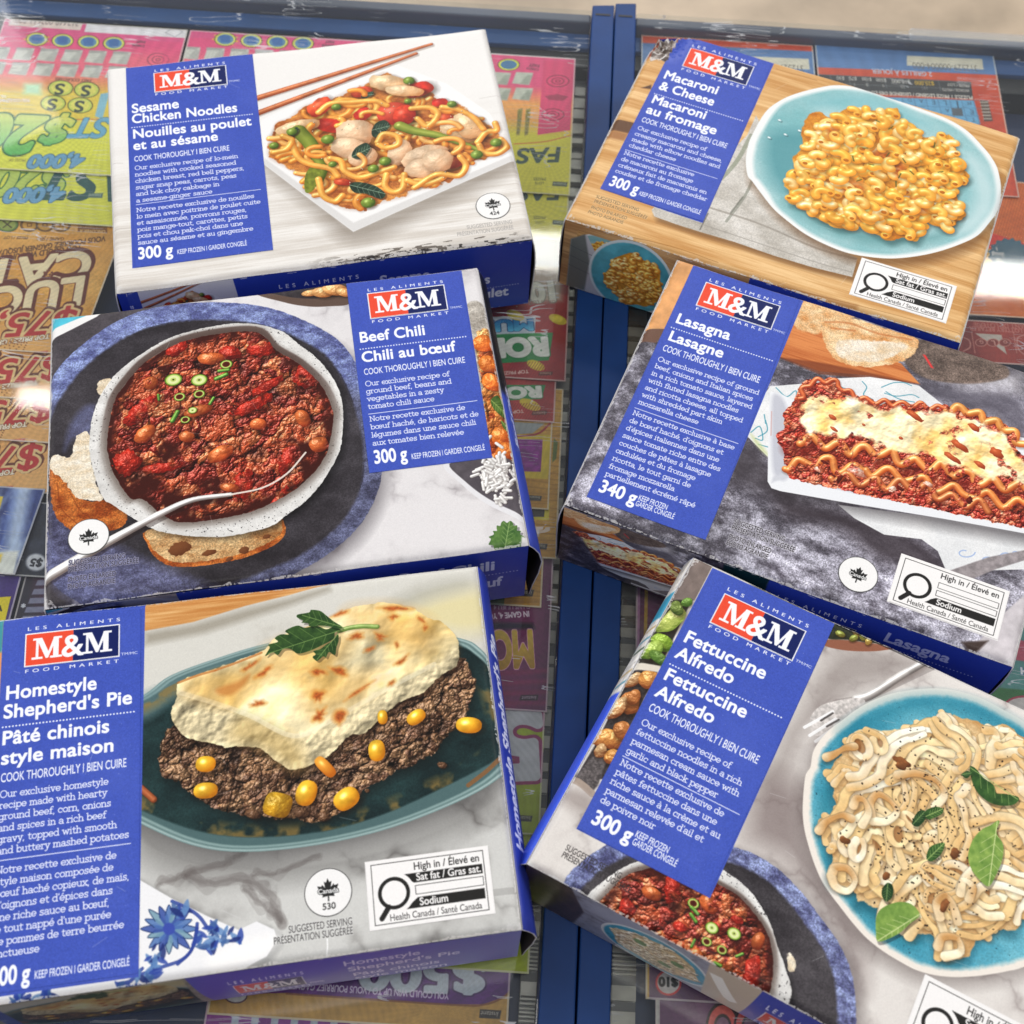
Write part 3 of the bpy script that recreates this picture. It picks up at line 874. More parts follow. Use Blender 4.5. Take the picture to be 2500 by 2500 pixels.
def marble(C, seed, light, vein, amt=.55, scale=150):
    h, w = C.h, C.w
    n = value_noise(h, w, scale, seed, 5, .55); m = value_noise(h, w, scale * .8, seed + 3, 5, .6)
    v = np.exp(-np.abs(n - .5) * 26) * np.clip((m - .35) * 3, 0, 1)
    cl = np.clip((m - .5) * 1.6, 0, 1) * .35
    t = np.clip(v * amt + cl * amt, 0, 1)[..., None]
    g = value_noise(h, w, 2.5, seed + 4, 2)[..., None]
    return (RGB(light) * (1 - t) + RGB(vein) * t) * (1 + .05 * (g - .5))

def leaf(C, pts, col, lo, vein, axis):
    m = C.mask(pts, 1.3)
    f = value_noise(C.h, C.w, 16, 77, 3)[..., None]
    img = RGB(lo) * (1 - f) + RGB(col) * f
    C.lay(np.roll(np.roll(m, 7, 0), 6, 1), np.zeros(3, np.float32), .35)
    C.lay(m, img)
    a, b = np.array(axis[0], float), np.array(axis[1], float)
    C.line([a, b], 2.6, vein, .8)
    n = np.array([-(b - a)[1], (b - a)[0]]); n = n / (np.hypot(*n) + 1e-6) * np.hypot(*(b - a)) * .2
    keep = C.clip
    C.clip = m if keep is None else m * keep
    for t in (.2, .35, .5, .65, .8):
        p = a + (b - a) * t
        for s in (1, -1):
            C.line([p, p + (b - a) * .16 + n * s], 1.6, vein, .6)
    C.clip = keep

def beef_bowl(C, rim_out, rim_in, beans, chunks, rings, seed, tilt=0):
    """speckled enamel bowl of chili"""
    m = C.mask(rim_out, 1.4, rough=2.0)
    C.lay(np.roll(np.roll(C.mask(rim_out, 26), 12, 0), 10, 1), np.zeros(3, np.float32), .5)
    en = stone(C, seed + 30, (205, 203, 200), (244, 243, 240), 50, 1.4, .06)
    sp = value_noise(C.h, C.w, 4.5, seed + 31, 2); sp2 = value_noise(C.h, C.w, 40, seed + 32, 3)
    k = ((sp > .80) & (sp2 > .38))[..., None]
    en = np.where(k, RGB((60, 56, 58)), en)
    C.lay(m, en)
    c = C.T(rim_out).mean(0)
    tin = smooth_closed(C.T(rim_in), 4)
    for q, a, f_ in ((1.075, .35, 16), (1.05, .4, 12), (1.025, .55, 9)):
        C.poly(c + (tin - c) * q, (112, 100, 92), feather=f_, alpha=a, raw=True)
    up = np.clip((c[1] - np.mgrid[0:C.h, 0:C.w][0] + 40) / 260, 0, 1).astype(np.float32)
    ring = np.clip(C.mask(c + (tin - c) * 1.06, 6, smooth=False, raw=True) - C.mask(rim_in, 2), 0, 1)
    C.lay(ring * up, RGB((72, 52, 46)) * np.ones_like(C.a), .7)
    mi = C.mask(rim_in, 1.6, rough=2.5, rscale=14)
    C.lay(mi, np.broadcast_to(RGB((62, 20, 14)), C.a.shape))
    ms = C.mask(np.asarray(rim_in), 20)
    food = meat(C, seed, 31, [(132, 28, 15), (164, 44, 22), (190, 74, 38), (138, 32, 18), (206, 100, 54), (112, 24, 14)], (38, 8, 5), .48, 10)
    inner = np.clip((value_noise(C.h, C.w, 70, seed + 7, 4) - .26) * 7, 0, 1)
    tt = c + (tin - c) * .93
    mm = np.zeros((C.h, C.w), np.float32)
    r = C.poly_cov(tt, 30)
    if r: mm[r[0]] = np.clip(.5 + r[1] / 26, 0, 1)
    C.lay(mm * inner * mi, food)
    keep = C.clip
    C.clip = mi if keep is None else mi * keep
    for i, (at, a, b, g) in enumerate(chunks):
        C.blob(at, a, b, g, (186, 44, 28), lo=(96, 16, 10), spec=.4, bump=.8, bscale=8, seed=seed + i, rough=.34, tint=.4, pw=2.6)
    for i, (at, a, b, g) in enumerate(beans):
        C.blob(at, a * .88, b * .88, g, (204, 104, 50), lo=(112, 36, 16), spec=.42, bump=.3, bscale=12, seed=seed + 40 + i, tint=.4, rough=.10)
    sauce = np.clip((value_noise(C.h, C.w, 34, seed + 61, 4) - .56) * 7, 0, 1)
    C.lay(mi * sauce, food, .8)
    for i, (at, r, kind) in enumerate(rings):
        k = C.s(at, .90); ct = C.T([at])[0]
        th = np.linspace(0, 2 * np.pi, 26, endpoint=False)
        e = np.c_[np.cos(th) * r * k, np.sin(th) * r * k * .86]
        if kind in ('r', 'd'):
            C.poly(ct + e * 1.12 + 2.5, (30, 10, 4), feather=5, alpha=.6, raw=True)
            C.poly(ct + e, (104, 150, 40), raw=True); C.poly(ct + e * .84, (205, 222, 128), raw=True)
            C.poly(ct + e * .66, (226, 234, 170) if kind == 'r' else (120, 62, 26), raw=True)
            if kind == 'r':
                C.poly(ct + e * .34, (190, 208, 110), raw=True); C.poly(ct + e * .13, (40, 44, 20), raw=True)
            else:
                C.poly(ct + e * .5, (74, 22, 12), raw=True)
        else:
            g = math.radians(kind); d = np.array([math.cos(g), math.sin(g)]) * r * k
            C.tube([ct - d * .8, ct + d * .8], r * k * .34, (118, 172, 62), raw=True, lo=(30, 70, 24), spec=.3)
    C.clip = keep

def worn_edges(C, seed):
    """whitened creases and small scuffs along the lid's folds"""
    yy, xx = np.mgrid[0:TH, 0:TW].astype(np.float32)
    e = np.minimum(np.minimum(xx, TW - 1 - xx), np.minimum(yy, TH - 1 - yy))
    n = value_noise(TH, TW, 40, seed, 4); f = value_noise(TH, TW, 5, seed + 1, 3)
    C.lay(((e < 2 + 5 * np.clip(n - .45, 0, 1) * 3) & (f > .42)).astype(np.float32), RGB((232, 230, 228)) * np.ones_like(C.a), .75)
    cx = np.minimum(xx, TW - 1 - xx); cy = np.minimum(yy, TH - 1 - yy)
    C.lay(((cx + cy < 34 + 40 * (n - .5)) & (f > .55)).astype(np.float32), RGB((224, 222, 222)) * np.ones_like(C.a), .6)
    rng = np.random.default_rng(seed)
    for _ in range(10):
        x, y = rng.uniform(0, TW), rng.uniform(0, TH); a = rng.uniform(0, 6.28); L = rng.uniform(14, 60)
        C.line([(x, y), (x + L * math.cos(a), y + L * math.sin(a))], 1.6, (236, 236, 240), .28, raw=True, smooth=False)
# ---------------------------------------------------------------- artwork of the six boxes
def K(ox, oy, pts):
    """a tracing tile at (ox, oy): its coordinates to photograph pixels"""
    s = 700.0 / 1932.0
    return [(ox + x * s, oy + y * s) for x, y in pts]
def K1(ox, oy, x, y): return K(ox, oy, [(x, y)])[0]

def art_noodles():
    C = lid_canvas('noodles', (238, 236, 233))
    wd = wood(C, 3, (196, 186, 174), (240, 236, 230), scale=46)
    whitewash = RGB((238, 236, 233))
    yy = np.mgrid[0:TH, 0:TW][0] / TH
    f = np.clip((yy - .32) * 1.5, 0, .62)[..., None].astype(np.float32)
    C.a = whitewash * (1 - f) + wd * f
    for p in ([(265, 400), (300, 400)], [(270, 560), (322, 556)], [(1170, 240), (1250, 228)]):
        C.line(p, 2, (176, 168, 160), .6)
    # plate shadow, plate
    C.poly(K(600, 0, [(90, 1120), (420, 1400), (720, 1640), (1250, 1430), (1850, 1130), (1700, 1020), (700, 1400), (300, 1000)]), (120, 108, 96), feather=70, alpha=.55, smooth=True)
    C.poly(K(600, 0, [(60, 830), (330, 700), (760, 520), (1000, 430), (1350, 560), (1640, 760), (1812, 1040), (1806, 1085), (1300, 1305), (715, 1566), (420, 1345), (105, 1105)]), (243, 242, 241), feather=2.5)
    C.poly(K(600, 0, [(105, 1105), (420, 1345), (715, 1566), (1300, 1305), (1806, 1085), (1790, 1050), (1280, 1270), (715, 1505), (430, 1300), (120, 1070)]), (214, 212, 210), feather=8, alpha=.8)
    C.line(K(600, 0, [(60, 800), (330, 680), (640, 560), (860, 470)]), 5, (222, 220, 218), .7)
    # chopsticks
    for a, b in (((62, 668), (1246, 288)), ((70, 768), (1142, 354))):
        p = K(600, 0, [a, b])
        q = C.T(p)
        C.line([q[0] + (6, 12), q[1] + (6, 12)], 9, (150, 130, 116), .35, raw=True)
        C.tube(p, 13, (206, 120, 74), r1=7, lo=(138, 62, 30), spec=.15, sh=.25, smooth=False)
    mass = K(600, 0, [(150, 1060), (165, 950), (200, 840), (290, 800), (400, 715), (550, 675), (720, 600), (830, 560), (920, 490), (1020, 530), (1150, 550), (1240, 620), (1310, 680), (1420, 700), (1530, 780), (1680, 880), (1750, 985), (1690, 1045), (1580, 1080), (1490, 1110), (1360, 1230), (1130, 1290), (1060, 1330), (900, 1370), (810, 1412), (660, 1410), (480, 1320), (390, 1290), (380, 1200), (270, 1130)])
    C.poly(mass, (120, 70, 40), feather=26, smooth=True, alpha=.35)
    mk = C.mask(mass, 5, rough=14, rscale=22)
    base = stone(C, 91, (156, 78, 34), (226, 150, 72), 24, 1.6, .15)
    C.lay(mk, base)
    rng = np.random.default_rng(12)
    tm = C.T(mass); lo_, hi_ = tm.min(0), tm.max(0)
    big = C.mask(mass, 3)
    def inside(x, y): return 0 <= int(y) < TH and 0 <= int(x) < TW and big[int(y), int(x)] > .5
    def strand(n, r0, tones):
        done = 0
        while done < n:
            x, y = rng.uniform(lo_[0], hi_[0]), rng.uniform(lo_[1], hi_[1])
            if not inside(x, y): continue
            rad = rng.uniform(24, 78); a0 = rng.uniform(0, 6.28); sw = rng.uniform(1.6, 4.4)
            t = np.linspace(a0, a0 + sw, 9)
            e = rng.uniform(.45, .8); g = rng.uniform(-.5, .5)
            px = rad * np.cos(t); py = rad * e * np.sin(t)
            P = np.c_[x + px * np.cos(g) - py * np.sin(g), y + px * np.sin(g) + py * np.cos(g)]
            ok = np.mean([inside(*q) for q in P])
            if ok < .85: continue
            C.tube(P, r0 * rng.uniform(.8, 1.1), tones[rng.integers(len(tones))], raw=True, lo=(198, 106, 34), spec=.26, sh=.36)
            done += 1
    Y = [(248, 188, 92), (244, 174, 72), (250, 202, 118), (240, 160, 66)]
    strand(80, 12, Y)
    for i, (x, y, a, b) in enumerate([(490, 720, 92, 60), (1160, 600, 92, 60), (770, 620, 70, 45), (570, 850, 100, 60), (1340, 800, 70, 50), (780, 770, 60, 50), (1400, 1100, 60, 45), (1300, 690, 50, 36), (640, 1230, 55, 28)]):
        C.blob(K1(600, 0, x, y), a * .33, b * .33, 20 * (i % 5) - 40, [(236, 96, 54), (214, 52, 40)][i % 2], lo=(176, 44, 28), spec=.18, tint=.35, seed=i, bscale=12, pw=2.8, rough=.10)
    for i, (x, y, a, b, g) in enumerate([(960, 560, 120, 66, 20), (1060, 610, 110, 44, 14), (340, 860, 130, 55, -10), (1440, 880, 130, 90, 30), (1500, 850, 80, 110, -30)]):
        C.blob(K1(600, 0, x, y), a * .36, b * .36, g, (236, 204, 160), lo=(196, 132, 80), spec=.2, bump=.26, bscale=20, seed=60 + i, rough=.16, tint=.2)
    strand(16, 12, Y)
    C.blob(K1(600, 0, 990, 765), 36, 33, 0, (232, 88, 60), lo=(170, 36, 26), spec=.25, tint=.2, bscale=20)
    C.blob(K1(600, 0, 1060, 775), 24, 30, 20, (222, 70, 44), lo=(150, 30, 22), spec=.25, tint=.2)
    # pods
    C.tube(K(600, 0, [(345, 885), (430, 980), (480, 1080), (500, 1150), (470, 1230)]), 28, (148, 160, 58), lo=(72, 88, 22), spec=.25, r1=20)
    C.tube(K(600, 0, [(1030, 850), (1130, 885), (1290, 915), (1430, 960), (1565, 1012)]), 22, (156, 166, 66), lo=(78, 92, 24), spec=.3, r1=10)
    C.poly(K(600, 0, [(390, 1190), (430, 1130), (500, 1150), (470, 1230), (440, 1290), (390, 1296)]), (120, 130, 44), smooth=True, nz=.3)
    # chicken
    for i, (x, y, a, b, g) in enumerate([(730, 900, 112, 112, 10), (690, 1000, 110, 80, 30), (780, 1060, 90, 72, -20), (1030, 1030, 70, 100, 20), (1200, 1060, 140, 90, -18), (1190, 1140, 110, 80, 10), (1290, 1090, 90, 95, 10)]):
        C.blob(K1(600, 0, x, y), a * .36, b * .36, g, (232, 200, 164), lo=(196, 138, 96), spec=.12, bump=.26, bscale=22, seed=160 + i, rough=.14, tint=.22)
    # greens
    for i, pts in enumerate([[(840, 880), (870, 830), (930, 810), (962, 850), (930, 890), (880, 925), (845, 920)], [(705, 1060), (730, 1000), (800, 965), (830, 1000), (800, 1050), (760, 1075)],
                             [(690, 1250), (740, 1230), (860, 1255), (930, 1310), (900, 1345), (800, 1310), (720, 1300)], [(770, 645), (840, 615), (850, 635), (790, 668)], [(270, 900), (330, 860), (345, 885), (300, 925)]]):
        leaf(C, K(600, 0, pts), (62, 88, 66), (16, 34, 26), (150, 176, 150), (K1(600, 0, *pts[0]), K1(600, 0, *pts[len(pts) // 2])))
    strand(9, 11, Y)
    for P in ([(480, 760), (560, 700), (700, 690), (860, 680), (940, 710)], [(300, 960), (340, 1060), (420, 1110), (560, 1140), (610, 1190)], [(560, 1070), (630, 1090), (660, 1160), (760, 1200), (900, 1160), (990, 1130)], [(480, 1210), (510, 1320), (590, 1360), (640, 1320)], [(940, 1180), (930, 1260), (990, 1300), (1050, 1270), (1060, 1180)],
              [(880, 960), (920, 905), (1010, 920), (1020, 975), (940, 1000), (885, 975)], [(1560, 960), (1620, 890), (1690, 880), (1680, 830)], [(1570, 980), (1600, 1030), (1690, 1040), (1760, 990), (1720, 940)], [(1110, 730), (1230, 725), (1290, 770), (1220, 850), (1150, 800)], [(1320, 720), (1420, 735), (1530, 790), (1600, 870)], [(1080, 1220), (1180, 1250), (1290, 1220), (1350, 1180)], [(1130, 1270), (1280, 1180), (1430, 1190), (1480, 1120), (1440, 1060)], [(180, 1030), (260, 1010), (300, 950), (240, 920)]):
        C.tube(K(600, 0, P), 12, (250, 194, 94), lo=(206, 118, 40), spec=.3, sh=.36)
    for i, (x, y, r) in enumerate([(541, 942, 46), (930, 1090, 44), (815, 1370, 52), (1553, 1045, 44), (300, 890, 38), (180, 985, 34), (600, 722, 34), (1092, 540, 40), (1385, 700, 34), (1685, 962, 42), (850, 1140, 40), (1085, 680, 26), (575, 1110, 30)]):
        C.blob(K1(600, 0, x, y), r * .30, r * .28, 0, (136, 160, 62), lo=(66, 92, 24), spec=.3, tint=.2)
    rp = np.random.default_rng(5)
    for _ in range(60):
        x, y = rp.uniform(lo_[0], hi_[0]), rp.uniform(lo_[1], hi_[1])
        if inside(x, y): C.blob((x, y), 3.4, 2, rp.uniform(0, 180), (246, 232, 200), raw=True, px=False, sh=.3)
    label(C, K(0, 0, [(848, 462), (1692, 362), (1830, 1685), (888, 1803)]), K(0, 0, [(1030, 500), (1517, 448), (1527, 580), (1040, 635)]), K1(0, 0, 1272, 520),
          K(0, 0, [(1037, 495), (1510, 437)]), K(0, 0, [(1043, 655), (1527, 598)]), K(0, 0, [(1532, 565), (1610, 553)]), 5.5,
          [('Sesame', *K(0, 0, [(888, 772), (1203, 735)])), ('Chicken Noodles', *K(0, 0, [(888, 845), (1593, 755)])), ('Nouilles au poulet', *K(0, 0, [(893, 950), (1685, 842)])), ('et au sésame', *K(0, 0, [(897, 1023), (1463, 948)]))], 21,
          K(0, 0, [(890, 878), (1690, 768)]), K(0, 0, [(903, 1088), (1540, 1027)]), 12.5,
          (['Our exclusive recipe of lo-mein', 'noodles with cooked seasoned', 'chicken breast, red bell peppers,', 'sugar snap peas, carrots, peas', 'and bok choy cabbage in', 'a sesame-ginger sauce'], K1(0, 0, 907, 1152), K1(0, 0, 915, 1368), 2, K1(0, 0, 1637, 1145)),
          K(0, 0, [(915, 1390), (1745, 1272)]),
          (['Notre recette exclusive de nouilles', 'lo mein avec poitrine de poulet cuite', 'et assaisonnée, poivrons rouges,', 'pois mange-tout, carottes, petits', 'pois et chou pak-choï dans une', 'sauce au sésame et au gingembre'], K1(0, 0, 918, 1432), K1(0, 0, 925, 1650), 1, K1(0, 0, 1745, 1360)),
          ('300 g', *K(0, 0, [(925, 1748), (1158, 1712)])), 27, [('KEEP FROZEN I GARDER CONGELÉ', *K(0, 0, [(1187, 1715), (1655, 1650)]))], 11)
    seal(C, K1(600, 0, 1663, 1395), '424')
    small_print(C, [('SUGGESTED SERVING', *K(600, 0, [(1485, 1548), (1797, 1515)])), ('PRÉSENTATION SUGGÉRÉE', *K(600, 0, [(1418, 1594), (1805, 1553)]))], 11, (168, 164, 160))
    # scuffed front crease
    rp = np.random.default_rng(8)
    n = value_noise(TH, TW, 9, 44, 3, ax=4.0)
    x = np.arange(TW) / TW
    prof = np.clip(np.minimum((x - .44) * 6, (1.0 - x) * 14), 0, 1)[None, :]
    yb = np.arange(TH)[:, None]
    scar = ((n > .60) & (yb > TH - 24 - 16 * (n - .4))).astype(np.float32) * prof
    C.lay(scar, RGB((96, 88, 80)) * np.ones_like(C.a), .8)
    scar2 = ((value_noise(TH, TW, 6, 45, 3, ax=3.0) > .60) & (yb > TH - 13)).astype(np.float32) * prof
    C.lay(scar2, RGB((44, 40, 40)) * np.ones_like(C.a), .8)

    F = front_canvas('noodles', FRONT_BLUE)
    F.blit(C, .30, .12, 1.0, .80, 0.02, 0, .275, 1.0, .96)
    Q = lambda u, v: apply_h(np.linalg.inv(F.M), [(u * FW, v * FH)])[0]
    F.poly([Q(.272, -.02), Q(1, -.02), Q(1, 1.02), Q(.285, 1.02)], FRONT_BLUE)
    brand(F, Q(.38, .28), Q(.565, .28), Q(.565, .74), Q(.38, .74), Q(.47, .5), (Q(.375, .22), Q(.57, .22)), (Q(.38, .90), Q(.57, .90)), (Q(.57, .74), Q(.60, .74)), 9, .92)
    for s, u0, u1, v in (('Sesame', .62, .745, .36), ('Chicken Noodles', .62, .897, .57), ('Nouilles au poulet', .62, .945, .81), ('et au sésame', .62, .84, 1.0)):
        tline(F, s, Q(u0, v), Q(u1, v), cap=21, bold=.03, col=(222, 226, 244))
    dots(F, Q(.62, .65), Q(.975, .65), 10, 1.8)
    wear(F, 41)
    return C, F

def wear(F, seed, top=True):
    """bare board showing at the creases"""
    n = value_noise(F.h, F.w, 7, seed, 3, ax=3.0)
    y = np.arange(F.h)[:, None]
    m = ((n > .68) & (y < 3 + 6 * (n - .6) * 4)).astype(np.float32)
    F.lay(m, RGB((226, 224, 226)) * np.ones_like(F.a), .7)
    m = ((n > .64) & (y > F.h - 7)).astype(np.float32)
    F.lay(m, RGB((200, 200, 206)) * np.ones_like(F.a), .6)

CHILI_RIM = K(0, 600, [(880, 770), (1130, 620), (1400, 545), (1650, 520), (1880, 568)]) + K(600, 600, [(345, 655), (480, 762), (590, 900), (650, 1070), (642, 1330), (570, 1500), (430, 1690), (250, 1830)]) + K(0, 1200, [(1800, 240), (1500, 305), (1200, 292), (1000, 240), (760, 90)]) + K(0, 600, [(690, 1690), (620, 1480), (600, 1290), (640, 1080), (740, 900)])
CHILI_IN = K(0, 600, [(720, 1300), (765, 1050), (860, 900), (1000, 760), (1230, 640), (1550, 580), (1750, 590)]) + K(600, 600, [(200, 700), (350, 790), (500, 930), (575, 1080), (585, 1180), (540, 1400), (420, 1560), (250, 1690), (0, 1800)]) + K(0, 1200, [(1250, 210), (1100, 160), (960, 50)]) + K(0, 600, [(880, 1700), (780, 1560), (735, 1440)])
CHILI_BEANS = [((514, 874), 34, 19, 12), ((366, 933), 20, 20, 0), ((353, 1058), 33, 22, -45), ((482, 1002), 37, 16, -12), ((538, 1106), 36, 22, -28), ((777, 1084), 25, 24, 0), ((738, 1020), 18, 28, -20), ((629, 1034), 22, 17, 10), ((455, 1065), 22, 16, 30), ((560, 1190), 26, 13, 20)]
CHILI_CHUNKS = [((346, 998), 48, 20, -42), ((395, 1141), 54, 12, -4), ((616, 988), 50, 15, -24), ((594, 1182), 22, 36, 10), ((311, 1128), 34, 28, 60), ((636, 850), 30, 20, 20), ((745, 919), 26, 30, 15), ((676, 1222), 9, 42, 38), ((560, 862), 24, 18, 0), ((655, 940), 40, 12, -30), ((700, 1120), 16, 40, 20), ((430, 850), 26, 16, -30)]
CHILI_RINGS = [((422, 925), 21, 'r'), ((485, 926), 20, 'r'), ((437, 967), 14, 'd'), ((485, 960), 14, 'd'), ((551, 888), 15, 'd'), ((545, 903), 14, 0), ((539, 918), 17, -20), ((516, 977), 12, -60), ((386, 968), 10, 85), ((426, 1015), 18, -62), ((451, 1023), 12, 'd'), ((469, 1000), 11, 'r')]

def art_chili():
    C = lid_canvas('chili', (226, 223, 224))
    mb = marble(C, 5, (227, 224, 225), (120, 112, 116), .5, 190)
    C.a = mb.astype(np.float32)
    slate = stone(C, 8, (58, 54, 58), (92, 86, 92), 60, 1.2, .2)
    lm = C.mask(K(0, 600, [(340, 480), (720, 400), (1200, 380), (1300, 440), (900, 800), (760, 1300), (700, 1932), (300, 1932), (300, 1000)]) + K(0, 1200, [(500, 700), (290, 600)]), 10)
    C.lay(lm, slate)
    # turquoise rim at the back-left corner
    C.poly([(110, 760), (262, 740), (235, 770), (126, 826), (108, 835)], (240, 239, 238), feather=3)
    C.poly([(110, 755), (222, 742), (205, 768), (126, 802), (108, 812)], (78, 182, 204), feather=4, nz=.2, nscale=40)
    # stoneware plate
    plate = [(60, 1110), (80, 1000), (125, 918), (190, 846), (293, 777), (400, 745), (520, 737), (660, 752), (803, 815), (868, 886), (915, 1000), (932, 1110), (921, 1200), (870, 1290), (774, 1370), (672, 1418), (560, 1458), (400, 1482), (217, 1478), (127, 1424), (85, 1350), (62, 1230)]
    C.poly([(x + 10, y + 22) for x, y in plate], (70, 64, 70), feather=60, smooth=True, alpha=.6)
    rimtex = stone(C, 21, (58, 58, 80), (104, 108, 140), 18, 1.9, .35)
    arc = C.mask([(100, 980), (60, 900), (200, 760), (500, 690), (830, 740), (930, 900), (880, 960), (700, 850), (500, 810), (300, 860), (180, 960)], 60)[..., None]
    rimtex = rimtex * (1 - arc) + stone(C, 21, (84, 90, 140), (150, 166, 214), 18, 1.9, .35) * arc
    C.lay(C.mask(plate, 2, rough=2), rimtex)
    c = np.array([500, 1110])
    inner = [tuple(c + (np.array(p) - c) * .895 + (0, 4)) for p in plate]
    well = stone(C, 22, (38, 34, 38), (78, 74, 80), 70, 1.2, .25)
    C.lay(C.mask(inner, 10, rough=3), well)
    low = [(62, 1230), (85, 1350), (127, 1424), (217, 1478), (400, 1482), (560, 1455), (430, 1400), (280, 1330), (170, 1240)]
    C.lay(C.mask(low, 40, rough=6), stone(C, 24, (70, 70, 104), (136, 142, 190), 14, 1.6, .4), .7)
    C.lay(C.mask(K(0, 600, [(640, 1080), (600, 1260), (480, 1300), (430, 1380), (470, 1200), (560, 1080)]), 22), stone(C, 25, (84, 86, 124), (120, 128, 178), 24, 1.5, .3), .6)
    edge = smooth_closed(C.T(inner), 4)
    for i in range(0, len(edge) - 3, 9):
        if (i * 37) % 5 < 3: C.line(edge[i:i + 4], 3, (34, 30, 36), .5, raw=True, smooth=False)
    # neighbouring bowl at the back
    C.poly(K(600, 600, [(90, 310), (250, 380), (420, 412), (560, 412), (700, 395), (720, 300), (640, 240)]), (96, 76, 66), smooth=True, feather=3)
    C.poly(K(600, 600, [(140, 300), (280, 345), (440, 360), (600, 350), (700, 330), (700, 255), (400, 280)]), (52, 46, 50), smooth=True, feather=3, nz=.3)
    for i, (x, y, a, b) in enumerate([(440, 322, 60, 24), (520, 318, 70, 40), (600, 300, 80, 45), (660, 320, 50, 30)]):
        C.blob(K1(600, 600, x, y), a * .36, b * .36, 10 * i, (232, 176, 110), lo=(160, 92, 44), bump=.4, bscale=10, seed=i, tint=.2)
    # curry bowl at the right edge
    st = meat(C, 55, 34, [(226, 108, 38), (238, 140, 60), (206, 80, 28), (240, 160, 84)], (140, 50, 16), .35, 7)
    C.lay(C.mask(K(600, 600, [(1470, 440), (1620, 430), (1700, 900), (1800, 1400), (1760, 1480), (1650, 1430), (1560, 900)]), 6), stone(C, 56, (150, 142, 132), (222, 216, 206), 20, 1.3, .2))
    C.lay(C.mask(K(600, 600, [(1560, 590), (1640, 570), (1690, 720), (1760, 1000), (1800, 1250), (1810, 1420), (1700, 1470), (1640, 1420), (1600, 1000), (1555, 740)]), 5, rough=8), st)
    for i, (x, y) in enumerate([(1600, 660), (1640, 800), (1660, 920), (1740, 1080), (1720, 1280), (1760, 1380)]):
        C.blob(K1(600, 600, x, y), 26, 22, 30 * i, (238, 132, 48), lo=(168, 62, 18), bump=.5, bscale=14, seed=i + 3, tint=.3, rough=.15)
    leaf(C, K(600, 600, [(1650, 1040), (1700, 1010), (1740, 1060), (1760, 1120), (1730, 1150), (1670, 1100)]), (96, 128, 52), (40, 70, 24), (150, 170, 90), (K1(600, 600, 1650, 1040), K1(600, 600, 1750, 1130)))
    leaf(C, K(600, 600, [(1720, 1180), (1770, 1200), (1790, 1240), (1740, 1230)]), (110, 140, 60), (50, 80, 30), (150, 170, 90), (K1(600, 600, 1720, 1180), K1(600, 600, 1790, 1240)))
    C.poly(K(600, 600, [(1330, 1470), (1450, 1600), (1600, 1720), (1760, 1800), (1900, 1840), (1900, 1560), (1780, 1440), (1560, 1440)]), (228, 227, 230), feather=3, smooth=True)
    C.poly(K(600, 600, [(1370, 1466), (1480, 1585), (1620, 1690), (1780, 1770), (1900, 1800), (1900, 1560), (1790, 1436), (1560, 1436)]), (84, 78, 84), feather=3, smooth=True, nz=.2, nscale=30)
    rp = np.random.default_rng(3)
    for _ in range(130):
        x, y = rp.normal(1690, 75), rp.normal(1530, 75)
        if x < 1540 + max(0, y - 1540) * .8: continue
        p = np.array(K1(600, 600, x, y)); g = rp.uniform(0, 3.14); d = np.array([math.cos(g), math.sin(g)]) * 9
        C.tube([p - d, p + d], 5.2, (245, 243, 240), lo=(172, 168, 166), spec=.2, sh=.3)
    # bread behind and below the bowl
    crumb = stone(C, 61, (216, 196, 164), (246, 240, 226), 18, 1.5, .15)
    crust = stone(C, 62, (140, 62, 22), (228, 142, 66), 22, 1.6, .3)
    C.lay(C.mask([(119, 1140), (156, 1172), (188, 1212), (232, 1224), (268, 1222), (310, 1255), (297, 1287), (254, 1296), (210, 1302), (167, 1290), (133, 1254), (122, 1190)], 2, rough=5, rscale=12), crust)
    C.lay(C.mask([(119, 1140), (130, 1111), (170, 1114), (185, 1067), (217, 1054), (226, 1136), (243, 1198), (258, 1214), (232, 1223), (188, 1212), (156, 1172)], 2, rough=6, rscale=12), crumb)
    for p in ([(140, 1180), (150, 1240), (190, 1280)], [(170, 1200), (200, 1250), (250, 1280)]): C.line(p, 4, (120, 50, 18), .5)
    C.lay(C.mask([(240, 930), (268, 920), (275, 945), (250, 962), (236, 955)], 2, rough=5), crumb)
    cr2 = stone(C, 63, (150, 98, 52), (214, 180, 130), 26, 1.7, .3)
    C.lay(C.mask([(357, 1296), (360, 1330), (376, 1358), (417, 1383), (489, 1383), (598, 1361), (681, 1322), (695, 1283), (660, 1262), (470, 1280)], 1.5, rough=2), crust)
    C.lay(C.mask([(360, 1294), (365, 1326), (382, 1350), (420, 1372), (489, 1372), (598, 1349), (674, 1312), (688, 1280), (660, 1258), (470, 1278)], 2, rough=3), cr2)
    for at, a, b in (((440, 1340), 26, 18), ((595, 1344), 12, 10), ((510, 1350), 16, 8), ((650, 1310), 10, 6), ((560, 1365), 9, 5)):
        C.blob(at, a, b, -10, (120, 70, 38), lo=(96, 52, 26), spec=0, sh=0, rough=.3)
    # bowl of chili
    beef_bowl(C, CHILI_RIM, CHILI_IN, CHILI_BEANS, CHILI_CHUNKS, CHILI_RINGS, 70)
    # spoon
    sp = C.T([(95, 1424), (200, 1360), (301, 1303), (400, 1250), (470, 1220), (562, 1207), (640, 1190), (700, 1155), (745, 1104)])
    s_ = smooth_open(sp, 6)
    C.line(s_[:int(len(s_) * .58)] + (6, 14), 22, (30, 20, 20), .35, raw=True, smooth=False)
    C.tube(sp[:6], 18, (226, 224, 222), raw=True, lo=(112, 100, 96), r1=7, spec=.5, sh=.2)
    C.line(sp[5:], 6, (236, 226, 216), .95, raw=True)
